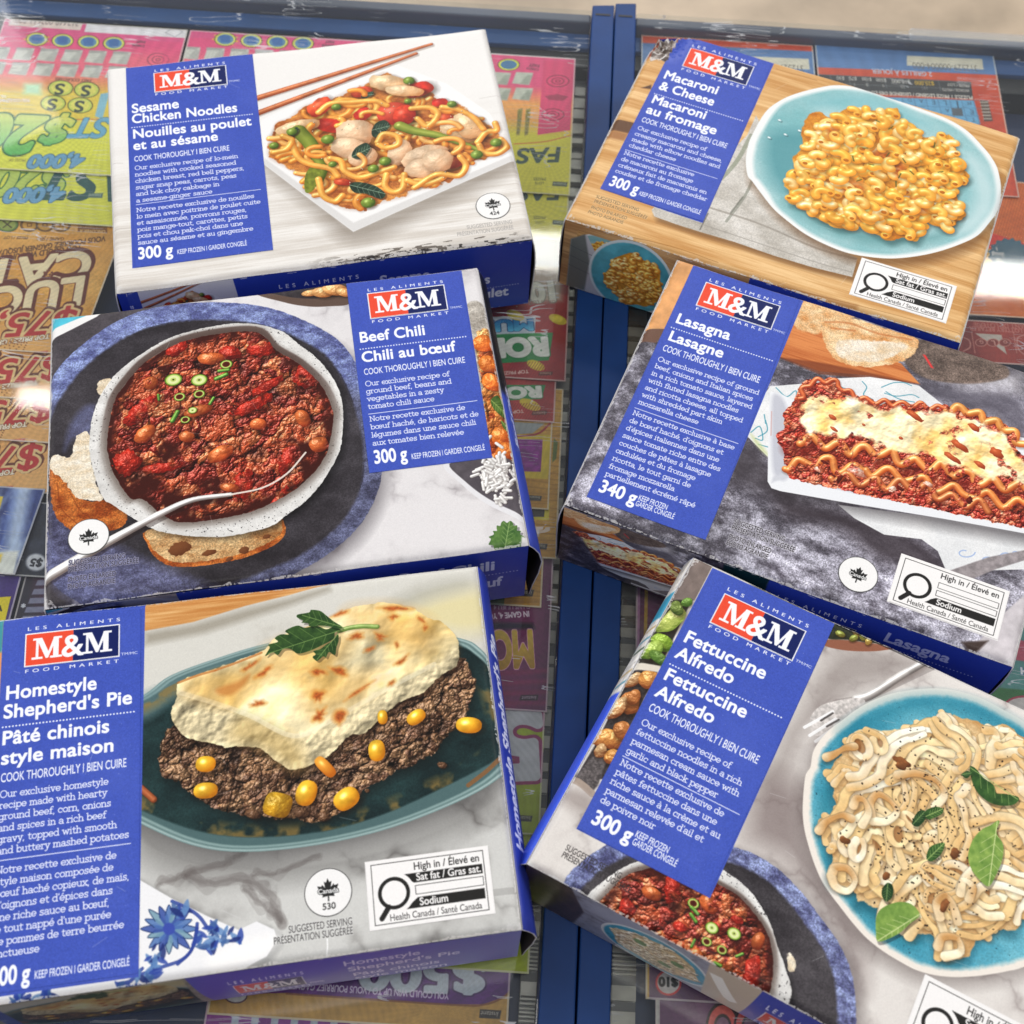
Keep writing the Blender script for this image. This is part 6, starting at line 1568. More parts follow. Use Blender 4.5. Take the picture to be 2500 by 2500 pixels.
    # turquoise plate of pasta
    pp = K(1800, 1200, [(490, 1850), (505, 1760), (540, 1690), (610, 1610), (700, 1540), (800, 1465), (900, 1410), (1020, 1365), (1150, 1340), (1280, 1328), (1400, 1332), (1530, 1358), (1650, 1400), (1800, 1480), (1932, 1560), (2150, 1750)]) + [(2640, 1950), (2700, 2150), (2640, 2300)] + K(1800, 1800, [(1932, 1540), (1820, 1570), (1700, 1592), (1580, 1606), (1450, 1610), (1320, 1596), (1200, 1562), (1100, 1510), (1000, 1450), (920, 1392), (850, 1330), (770, 1240), (700, 1150), (620, 1045), (560, 950), (510, 830), (470, 700), (447, 600), (438, 500), (443, 370), (458, 250)])
    C.poly([(x - 10, y + 18) for x, y in pp], (92, 80, 78), feather=60, smooth=True, alpha=.6)
    C.poly(pp, (240, 232, 222), smooth=True, feather=2)
    gl = stone(C, 88, (58, 146, 172), (112, 186, 204), 90, 1.5, .12)
    c = np.array([2330, 2020])
    C.lay(C.mask([tuple(c + (np.array(p) - c) * .945) for p in pp], 14, rough=3), gl)
    C.poly(K(1800, 1200, [(700, 1600), (950, 1440), (1250, 1370), (1600, 1420), (1932, 1600), (1932, 1700), (1600, 1540), (1300, 1480), (1000, 1560), (760, 1690)]), (26, 116, 140), feather=60, smooth=True, alpha=.6)
    C.poly(K(1800, 1800, [(620, 300), (640, 600), (760, 900), (900, 1130), (1200, 1350), (1100, 1370), (800, 1120), (600, 800), (560, 450)]), (30, 118, 136), feather=50, smooth=True, alpha=.75)
    sp = value_noise(TH, TW, 4.2, 89, 2); sp2 = value_noise(TH, TW, 60, 90, 3)
    pm = C.mask([tuple(c + (np.array(p) - c) * .93) for p in pp], 8)
    C.lay(pm * ((sp > .84) & (sp2 > .45)), RGB((22, 54, 66)) * np.ones_like(C.a), .75)
    ms = K(1800, 1200, [(590, 1800), (700, 1720), (720, 1680), (830, 1590), (940, 1610), (1050, 1600), (1170, 1590), (1290, 1540), (1340, 1510), (1450, 1505), (1560, 1540), (1700, 1580), (1800, 1570), (1900, 1640), (2050, 1780)]) + [(2600, 2040), (2600, 2240)] + K(1800, 1800, [(1932, 1200), (1880, 1300), (1760, 1300), (1640, 1330), (1580, 1420), (1540, 1480), (1370, 1485), (1345, 1400), (1300, 1320), (1180, 1310), (1000, 1180), (860, 1110), (800, 1105), (790, 1030), (640, 970), (610, 900), (640, 820), (620, 740), (590, 660), (545, 600), (570, 540), (680, 510), (650, 400), (640, 200), (700, 110), (600, 135)])
    C.poly([(x - 4, y + 14) for x, y in ms], (10, 60, 74), feather=34, smooth=True, alpha=.6)
    C.lay(C.mask(ms, 3, rough=7, rscale=22), stone(C, 93, (196, 148, 90), (240, 214, 166), 34, 1.6, .08))
    rng = np.random.default_rng(21); tm = C.T(ms); lo_, hi_ = tm.min(0), np.minimum(tm.max(0), (TW - 1, TH - 1)); big_ = C.mask(ms, 3)
    tones = [(253, 240, 206), (251, 230, 184), (249, 220, 164), (254, 244, 220), (246, 214, 152)]
    def ok_(P): return np.mean([0 <= q[0] < TW and 0 <= q[1] < TH and big_[int(q[1]), int(q[0])] > .5 for q in P])
    def bundle(nb, rlo, rhi, k0, k1, l0=120, l1=330, need=.9):
        done = tries = 0
        while done < nb and tries < 4000:
            tries += 1
            x, y = rng.uniform(lo_[0], hi_[0]), rng.uniform(lo_[1], hi_[1])
            if big_[int(y), int(x)] < .5: continue
            a = rng.uniform(0, 6.28); cv = rng.uniform(-1.5, 1.5); L = rng.uniform(l0, l1)
            t = np.linspace(-.5, .5, 9); ang = a + cv * t + .5 * np.sin(t * 6 + a)
            d = np.c_[np.cos(ang), np.sin(ang)] * L / 8
            P = np.array([x, y]) + np.cumsum(d, 0) - d.sum(0) / 2
            if ok_(P) < need: continue
            n_ = np.c_[-np.sin(ang), np.cos(ang)]
            r = rng.uniform(rlo, rhi); kk = rng.integers(k0, k1 + 1); tw = rng.uniform(0, 3.1)
            for i in range(kk):
                Q = P + n_ * (i - (kk - 1) / 2) * r * 1.7 + rng.normal(0, 3, P.shape)
                if ok_(Q) < need - .08: continue
                C.ribbon(Q, r, tones[rng.integers(5)], (230, 188, 126), tw + rng.normal(0, .25), rng.uniform(.4, 1.1), .40)
            done += 1
    def curls(nc):
        done = 0
        while done < nc:
            x, y = rng.uniform(lo_[0], hi_[0]), rng.uniform(lo_[1], hi_[1])
            rad = rng.uniform(20, 36); a0 = rng.uniform(0, 6.28); e = rng.uniform(.5, .8); g = rng.uniform(0, 3.14)
            t = np.linspace(a0, a0 + rng.uniform(4.2, 5.8), 11)
            dx, dy = rad * np.cos(t), rad * e * np.sin(t)
            P = np.c_[x + dx * np.cos(g) - dy * np.sin(g), y + dx * np.sin(g) + dy * np.cos(g)]
            if ok_(P) < .95: continue
            C.poly(P, (150, 96, 50), feather=12, raw=True, alpha=.7)
            C.ribbon(P, rng.uniform(11, 14), tones[rng.integers(5)], (230, 188, 128), rng.uniform(0, 3), .8, .42)
            done += 1
    bundle(90, 12, 16, 1, 3, 50, 130, .72); bundle(46, 13, 17, 2, 4); curls(10); bundle(22, 13, 18, 2, 3); curls(12); bundle(7, 12, 15, 1, 3)
    for P in ([(640, 900), (660, 870), (740, 880), (790, 960), (740, 1030), (660, 1000), (630, 930)], [(900, 520), (890, 440), (940, 380), (1020, 420), (1070, 500), (1000, 560), (910, 560)], [(1360, 1200), (1340, 1110), (1400, 1060), (1450, 1130), (1480, 1230)], [(780, 450), (800, 410), (850, 420), (880, 500), (840, 580)], [(600, 130), (650, 110), (720, 70), (780, 60)], [(550, 620), (600, 560), (700, 520), (760, 540)], [(1350, 1400), (1380, 1340), (1480, 1350), (1500, 1440), (1400, 1470)], [(1560, 1080), (1580, 1000), (1520, 960), (1500, 1040)], [(1080, 250), (1200, 240), (1330, 290), (1390, 380), (1330, 460)]):
        C.ribbon(C.T(K(1800, 1800, P)), 14, (252, 238, 204), (204, 152, 92), .2, .8)
    for _ in range(420):
        q = rng.normal((1300, 620), (250, 330)); p = K1(1800, 1800, *q); t = C.T([p])[0]
        if 0 <= t[0] < TW and 0 <= t[1] < TH and big_[int(t[1]), int(t[0])] > .5:
            C.blob(t, rng.uniform(1.5, 3.8), rng.uniform(1.2, 2.6), rng.uniform(0, 180), (56, 40, 30), lo=(30, 20, 14), raw=True, px=False, sh=0, spec=0)
    for i, (x, y, a, b) in enumerate([(1100, 160, 60, 26), (1100, 190, 40, 30), (1460, 780, 30, 40), (720, 690, 40, 24), (1000, 930, 24, 30), (1390, 1130, 26, 50)]):
        C.blob(K1(1800, 1800, x, y), a * .36, b * .36, 0, (150, 92, 50), lo=(96, 54, 28), spec=0, sh=0, rough=.3, tint=.3)
    dk, md, li = ((44, 82, 40), (18, 44, 22), (120, 150, 90)), ((76, 118, 52), (30, 62, 28), (160, 186, 110)), ((164, 192, 96), (88, 128, 52), (214, 226, 160))
    for pts, colz, ax in (([(1745, 560), (1700, 590), (1640, 620), (1580, 690), (1550, 790), (1570, 880), (1630, 960), (1690, 1000), (1740, 920), (1780, 820), (1785, 720), (1740, 640), (1760, 570)], li, ((1745, 565), (1690, 995))),
                          ([(930, 1300), (935, 1200), (980, 1140), (1080, 1105), (1170, 1120), (1225, 1190), (1160, 1250), (1080, 1320), (950, 1372)], li, ((1220, 1190), (945, 1365))),
                          ([(1560, 200), (1600, 210), (1650, 270), (1720, 320), (1740, 375), (1800, 380), (1890, 405), (1860, 450), (1780, 460), (1700, 440), (1630, 390), (1580, 310)], md, ((1565, 205), (1880, 415))),
                          ([(1505, 250), (1540, 225), (1570, 240), (1540, 275)], dk, ((1505, 250), (1570, 240))), ([(1175, 560), (1210, 500), (1255, 490), (1265, 540), (1220, 595), (1180, 590)], dk, ((1180, 580), (1255, 500))),
                          ([(1265, 490), (1330, 465), (1380, 480), (1370, 515), (1290, 550), (1260, 530)], md, ((1265, 530), (1380, 480))), ([(1270, 790), (1300, 730), (1390, 708), (1370, 780), (1310, 830), (1275, 820)], md, ((1275, 820), (1390, 708))),
                          ([(975, 1010), (1010, 975), (1045, 1000), (1040, 1070), (1000, 1100), (970, 1060)], dk, ((1010, 980), (1000, 1100)))):
        leaf(C, K(1800, 1800, pts), *colz, (K1(1800, 1800, *ax[0]), K1(1800, 1800, *ax[1])))
    label(C, [K1(1200, 1200, 1490, 510), K1(1800, 1200, 655, 885), K1(1200, 1800, 1470, 1080), K1(1200, 1800, 572, 615)],
          [K1(1200, 1200, 1563, 685), K1(1800, 1200, 465, 935), K1(1800, 1200, 372, 1140), K1(1200, 1200, 1470, 885)], K1(1200, 1200, 1800, 900),
          (K1(1200, 1200, 1580, 668), K1(1800, 1200, 477, 912)), (K1(1200, 1200, 1455, 915), K1(1800, 1200, 350, 1165)), K(1800, 1200, [(385, 1147), (497, 1187)]), 8,
          [('Fettuccine', *K(1200, 1200, [(1285, 1005), (1835, 1257)])), ('Alfredo', *K(1200, 1200, [(1233, 1110), (1618, 1292)])), ('Fettuccine', *K(1200, 1200, [(1153, 1253), (1705, 1522)])), ('Alfredo', *K(1200, 1200, [(1097, 1372), (1488, 1555)]))], 30,
          (K1(1200, 1200, 1205, 1157), K1(1800, 1200, 313, 1528)), (K1(1200, 1200, 1053, 1468), K1(1800, 1200, 132, 1830)), 20,
          (['Our exclusive recipe of', 'fettuccine noodles in a rich', 'parmesan cream sauce with', 'garlic and black pepper'], K1(1200, 1200, 1005, 1562), K1(1200, 1800, 905, 97), 1, K1(1200, 1800, 1682, 318)),
          K(1200, 1800, [(887, 117), (1668, 518)]),
          (['Notre recette exclusive de', 'pâtes fettuccine dans une', 'riche sauce à la crème et au', "parmesan relevée d'ail et", 'de poivre noir'], K1(1200, 1800, 862, 178), K1(1200, 1800, 730, 432), 2, K1(1200, 1800, 1532, 682)),
          ('300 g', *K(1200, 1800, [(658, 580), (930, 695)])), 36, [('KEEP FROZEN', *K(1200, 1800, [(960, 668), (1188, 775)])), ('GARDER CONGELÉ', *K(1200, 1800, [(940, 718), (1240, 868)]))], 17)
    t = C.T([K1(1800, 1800, 1262, 1590)])[0]
    inv = np.linalg.inv(C.M)
    nutrition(C, *[tuple(p) for p in apply_h(inv, [t, t + (318, 0), t + (318, 198), t + (0, 198)])])
    small_print(C, [('SUGGESTED SERVING', *K(1200, 1800, [(490, 760), (868, 950)])), ('PRÉSENTATION SUGGÉRÉE', *K(1200, 1800, [(465, 808), (932, 1047)]))], 19, (54, 50, 50))

    F = front_canvas('fettuccine', (150, 152, 168))
    F.a = marble(F, 82, (150, 152, 170), (84, 78, 84), .7, 90).astype(np.float32)
    Q = lambda u, v: apply_h(np.linalg.inv(F.M), [(u * FW, v * FH)])[0]
    F.poly([Q(-.01, -.05), Q(.09, -.05), Q(.13, .45), Q(.115, 1.05), Q(-.01, 1.05)], (70, 56, 54), feather=8, nz=.3, smooth=False)
    th = np.linspace(0, 2 * np.pi, 44, endpoint=False)
    e = lambda k: [(FW * (.285 + .115 * k * math.cos(t)), FH * (.55 + .47 * k * math.sin(t))) for t in th]
    F.poly(e(1), (206, 208, 212), raw=True); F.poly(e(.94), (58, 140, 168), raw=True, feather=6, nz=.2)
    me = [(FW * (.285 + .092 * math.cos(t) * (1 + .07 * math.sin(6 * t))), FH * (.54 + .37 * math.sin(t) * (1 + .06 * math.cos(5 * t)))) for t in th]
    F.poly(me, (196, 172, 130), raw=True, feather=3, nz=.3)
    pasta_elbows(F, [tuple(p) for p in apply_h(np.linalg.inv(F.M), me)], 120, 6, [(232, 220, 196), (222, 206, 172), (238, 230, 210)], (140, 110, 74), 7, (10, 24))
    for u, v in ((.25, .4), (.31, .66), (.33, .45)): F.poly([(FW * (u + .014 * math.cos(t)), FH * (v + .06 * math.sin(t))) for t in th[::4]], (84, 120, 60), raw=True, smooth=True, nz=.3)
    F.poly([Q(.375, -.05), Q(.48, -.05), Q(.48, 1.05), Q(.40, 1.05)], (186, 172, 156), feather=4)
    F.poly([Q(.385, .20), Q(.41, .18), Q(.462, .62), Q(.45, .70), Q(.435, .66)], (228, 226, 222), feather=3)
    F.poly([Q(.48, -.02), Q(1.0, -.02), Q(1.0, 1.02), Q(.48, 1.02)], FRONT_BLUE)
    brand(F, Q(.51, .42), Q(.65, .42), Q(.65, .84), Q(.51, .84), Q(.58, .6), (Q(.505, .34), Q(.655, .34)), (Q(.51, 1.0), Q(.655, 1.0)), (Q(.655, .84), Q(.68, .84)), 10, .85)
    tline(F, 'Fettuccine Alfredo', Q(.72, .5), Q(.96, .5), cap=16, bold=.02, col=(214, 218, 240))
    wear(F, 46)
    return C, F

ART = {'noodles': art_noodles, 'chili': art_chili, 'pie': art_pie, 'macaroni': art_macaroni, 'lasagna': art_lasagna, 'fettuccine': art_fettuccine}

def _puv(label, brand_, nutri=None, seal_=None):
    def f(C):
        def rc(p):
            t = C.T(p)
            x0, x1 = (np.sort(t[:, 0])[:2].max(), np.sort(t[:, 0])[-2:].min()); y0, y1 = (np.sort(t[:, 1])[:2].max(), np.sort(t[:, 1])[-2:].min())
            return max(0.012, x0 / TW), min(.988, x1 / TW), max(.016, y0 / TH), min(.984, y1 / TH)
        d = {'label': rc(label), 'brand': rc(brand_)}
        if nutri: d['nutri'] = rc(nutri)
        if seal_: c = C.T([seal_])[0]; d['seal'] = (c[0] / TW, c[1] / TH)
        return d
    return f
def _fn(C):
    d = _puv([K1(1200, 1200, 1490, 510), K1(1800, 1200, 655, 885), K1(1200, 1800, 1470, 1080), K1(1200, 1800, 572, 615)], [K1(1200, 1200, 1563, 685), K1(1800, 1200, 465, 935), K1(1800, 1200, 372, 1140), K1(1200, 1200, 1470, 885)])(C)
    t = C.T([K1(1800, 1800, 1262, 1590)])[0]
    d['nutri'] = (t[0] / TW, (t[0] + 318) / TW, t[1] / TH, (t[1] + 198) / TH)
    return d
PARTS_UV = {
    'noodles': _puv(K(0, 0, [(848, 462), (1692, 362), (1830, 1685), (888, 1803)]), K(0, 0, [(1030, 500), (1517, 448), (1527, 580), (1040, 635)]), None, K1(600, 0, 1663, 1395)),
    'chili': _puv(K(600, 600, [(675, 255), (1452, 170), (1660, 1425), (830, 1530)]), K(600, 600, [(812, 322), (1338, 276), (1365, 444), (838, 497)]), None, K1(0, 1200, 598, 305)),
    'pie': _puv([K1(0, 1200, 30, 850), K1(0, 1200, 977, 742), K1(0, 1800, 935, 1615), (-52, 2432)], K(0, 1200, [(175, 968), (813, 893), (803, 1115), (165, 1195)]), K(600, 1800, [(805, 850), (1632, 730), (1683, 1190), (832, 1313)]), K1(600, 1800, 557, 1050)),
    'macaroni': _puv(K(1200, 0, [(1270, 228), (1925, 418), (1440, 1500), (735, 1270)]), K(1200, 0, [(1347, 322), (1785, 460), (1728, 587), (1293, 445)]), K(1800, 600, [(852, 88), (1485, 262), (1412, 527), (770, 330)])),
    'lasagna': _puv([K1(1200, 600, 1365, 125), K1(1800, 600, 455, 370), K1(1200, 1200, 1450, 330), K1(1200, 600, 640, 1700)], [K1(1200, 600, 1440, 245), K1(1800, 600, 299, 402), K1(1800, 600, 240, 570), K1(1200, 600, 1383, 405)], K(1800, 1200, [(1117, 415), (1848, 672), (1758, 995), (1015, 745)]), K1(1800, 1200, 826, 558)),
    'fettuccine': _fn,
}
# ---------------------------------------------------------------- the counter display the boxes lie on
def prism(name, quad, z0, z1, mat, parent=None, bevel=0.0):
    v = [(x, y, z0) for x, y in quad] + [(x, y, z1) for x, y in quad]
    f = [(3, 2, 1, 0), (4, 5, 6, 7), (0, 1, 5, 4), (1, 2, 6, 5), (2, 3, 7, 6), (3, 0, 4, 7)]
    o = mesh(name, v, f, mat, parent)
    if bevel:
        m = o.modifiers.new('bevel', 'BEVEL'); m.width = bevel * U; m.segments = 2
    return o

MAT_COUNTER = plain('counter laminate', (186, 168, 146), 0.4, noise=.34, nscale=12, spec=.3)
MAT_BLUE = plain('blue painted metal', (20, 60, 118), 0.5, noise=.16, nscale=30, bump=.06, bscale=500, spec=.28)
MAT_BLUE2 = plain('blue back bar', (44, 84, 140), 0.4, noise=.12, nscale=30)
MAT_FLOOR = plain('tray floor', (40, 56, 92), 0.5, noise=.35, nscale=24)
MAT_DARK = plain('black gasket', (20, 21, 25), 0.5)  # black in place of shade, for the back gap and rail slots
MAT_GREY = plain('back edge reflection grey', (86, 92, 108), 0.25, noise=.25, nscale=10)  # grey-blue stands in for reflections in the acrylic's back edge
MAT_RIB = plain('ribbed plastic', (176, 172, 162), 0.3, metal=.15, noise=.3, nscale=60, spec=.6)  # pale tone stands in for the reflections the ribs catch
MAT_RIBD = plain('ribbed plastic base', (84, 84, 84), 0.35, metal=.1, noise=.35, nscale=30)
MAT_ACR = acrylic_material('clear acrylic', .9, .012)
MAT_LIP = acrylic_material('clear acrylic lip', 1.6, .16)

counter = mesh('countertop', [(-9, -3, -.20), (9, -3, -.20), (9, 9, -.20), (-9, 9, -.20)], [(0, 1, 2, 3)], MAT_COUNTER)
tag(counter, 'beige laminate countertop under and behind the blue ticket cases', 'countertop', kind='structure')

def case(name, label, x_out, rail, side):
    """one lottery display case: floor, blue rail, back bar, ribbed strip, acrylic cover"""
    root = empty(name, ((x_out + rail[0][0]) / 2, 1.7, -.19))
    tag(root, label, 'display case', 'ticket display cases side by side')
    (ax, ay), (bx, by), (cx, cy), (dx, dy) = rail            # far-outer, near-outer, near-inner, far-inner
    xin_f, xin_n = (ax, bx)
    xe = lambda y: ax + (bx - ax) * (y - ay) / (by - ay) + (.0015 if side > 0 else -.0015)   # where the case meets its rail
    def q4(y0, y1, inset=0.0, width=None):
        e0, e1 = xe(y0) + side * inset, xe(y1) + side * inset
        o0, o1 = (x_out, x_out) if width is None else (e0 + side * width, e1 + side * width)
        return [(o0, y0), (e0, y0), (e1, y1), (o1, y1)] if side < 0 else [(e0, y0), (o0, y0), (o1, y1), (e1, y1)]
    kids = []
    kids.append(prism('tray_floor', q4(.08, 3.30), -.19, -.165, MAT_FLOOR))
    o = prism('side_rail', [(ax, ay), (bx, by), (cx, cy), (dx, dy)] if side < 0 else [(dx, dy), (cx, cy), (bx, by), (ax, ay)], -.17, -.0015, MAT_BLUE, bevel=.003)
    kids.append(o)
    kids.append(prism('back_bar', q4(3.232, 3.296), -.163, -.07, MAT_BLUE2, bevel=.004))
    kids.append(prism('gap_shade', q4(3.165, 3.230), -.163, -.085, MAT_DARK))  # black strip put where the gap before the back bar lies in shade
    kids.append(prism('back_strip', q4(3.300, 3.338), -.163, -.03, MAT_GREY, bevel=.006))
    kids.append(boxes('rail_slot', [(min(ax, dx) + .010, max(ax, dx) - .012, 3.300, 3.308, -.0012, -.0004)], MAT_DARK))
    # ribbed plastic channel beside the rail
    wd = .034 if side < 0 else .06
    kids.append(prism('channel_strip', q4(.1, 3.15, .001, wd), -.15, -.125, MAT_RIBD))
    rng = np.random.default_rng(3 + side)
    V, F = [], []; y = .12
    while y < 3.10:
        near = y < .86
        st = .0085 if near and rng.random() < .75 else .052
        w = st * (.45 if st < .02 else rng.uniform(.35, .8))
        z = -.125 + rng.uniform(.006, .02)
        q = q4(y, y + w, .002, wd - .002); b = len(V)
        V += [(a, c, -.1245) for a, c in q] + [(a, c, z) for a, c in q]
        F += [tuple(b + k for k in f) for f in ((4, 5, 6, 7), (0, 1, 5, 4), (1, 2, 6, 5), (2, 3, 7, 6), (3, 0, 4, 7))]
        y += st
    kids.append(mesh('channel_ribs', V, F, MAT_RIB))
    kids.append(prism('acrylic_cover', q4(.09, 3.325), -.020, -.004, MAT_ACR, bevel=.003))
    for k in kids: reparent(k, root)
    return root

RAIL_L = [(.151, 3.345), (.1092, .10), (.1812, .10), (.2180, 3.352)]
RAIL_R = [(.285, 3.366), (.2515, .10), (.1858, .10), (.2216, 3.360)]
case_l = case('display_case', 'clear topped ticket case under the noodle, chili and pie boxes', -2.3, RAIL_L, -1)
case_r = case('display_case', 'clear topped ticket case under the macaroni, lasagna and fettuccine boxes', 2.3, RAIL_R, 1)
for nm, (x0, x1), lab in (('clear_strip', (-2.3, -.665), 'clear plastic strip with a rounded end, behind the noodle box'),
                          ('clear_strip', (1.115, 2.3), 'clear plastic strip with a rounded end, behind the macaroni box')):
    y0 = 3.318 if x0 < 0 else 3.270
    o = boxes(nm, [(x0, x1, y0, y0 + .040, -.003, .022)], MAT_LIP, bevel=.012)
    tag(o, lab, 'plastic strip')

# ---------------------------------------------------------------- lottery tickets under the acrylic
def ticket(label, x0, x1, y0, y1, z, paint, base, group, cat='lottery ticket', skew=0.0, res=760):
    """one paper ticket, printed; x0..x1, y0..y1 in layout units; skew shifts the near edge sideways"""
    W3 = [(x0, y1, z), (x1, y1, z), (x1 + skew, y0, z), (x0 + skew, y0, z)]
    w = int(res * (x1 - x0)); h = int(res * (y1 - y0))
    C = Canvas(w, h, base, homography([project(p) for p in W3], [(0, 0), (w, 0), (w, h), (0, h)]))
    if paint: paint(C)
    g_ = C.a.mean(2, keepdims=True); C.a = np.clip(g_ + (C.a - g_) * 1.16, 0, 1)
    guilloche(C, int(abs(x0 * 700 + y0 * 300)))
    M = print_material('ticket print', C, .42, .4, .03)
    nx, ny = 8, 8
    V, UV, F = [], [], []
    for j in range(ny + 1):
        for i in range(nx + 1):
            u, v = i / nx, j / ny
            p = [W3[0][k] * (1 - u) * (1 - v) + W3[1][k] * u * (1 - v) + W3[2][k] * u * v + W3[3][k] * (1 - u) * v for k in range(3)]
            p[2] += .0012 * math.sin(u * 3.1) * math.sin(v * 2.7)
            V.append(p); UV.append((u, 1 - v))
    for j in range(ny):
        for i in range(nx):
            a = j * (nx + 1) + i
            F.append((a, a + nx + 1, a + nx + 2, a + 1))
    o = mesh('lottery_ticket', V, F, M, uvs=UV)
    m = o.modifiers.new('paper', 'SOLIDIFY'); m.thickness = .0014 * U; m.offset = -1
    tag(o, label, cat, group)
    return o

def guilloche(C, seed):
    """the fine line pattern and ink mottling printed over every ticket"""
    yy, xx = np.mgrid[0:C.h, 0:C.w].astype(np.float32)
    r = np.random.default_rng(seed); cx, cy = r.uniform(0, C.w), r.uniform(0, C.h)
    d = np.hypot(xx - cx, (yy - cy) * 1.3); a = np.arctan2(yy - cy, xx - cx)
    w = np.sin(d * .55 + 3 * np.sin(a * 9)) * .5 + np.sin(a * 60) * .5
    n = value_noise(C.h, C.w, 26, seed + 1, 4) - .5
    C.a = np.clip(C.a * (1 + .045 * np.clip(w, -1, 1) + .08 * n)[..., None], 0, 1)
    e = np.minimum(np.minimum(xx, C.w - 1 - xx), np.minimum(yy, C.h - 1 - yy))
    C.lay((e < 2.2).astype(np.float32), RGB((226, 220, 212)) * np.ones_like(C.a), .7)

def ud(C, s, right, left, col, **k):
    """upside-down printing: the reader sits behind the counter"""
    C.text(s, right, left, col, **k)

def coin(C, at, r, rim, face, mark=None, ry=.72):
    th = np.linspace(0, 2 * np.pi, 30, endpoint=False)
    e = lambda q: [(at[0] + r * q * math.cos(t), at[1] + r * q * ry * math.sin(t)) for t in th]
    C.poly(e(1.08), (60, 60, 40)); C.poly(e(1), rim); C.poly(e(.8), face)
    if mark: ud(C, mark, (at[0] + r * .42, at[1] - r * .36), (at[0] - r * .42, at[1] - r * .36), (70, 80, 70), bold=.03)

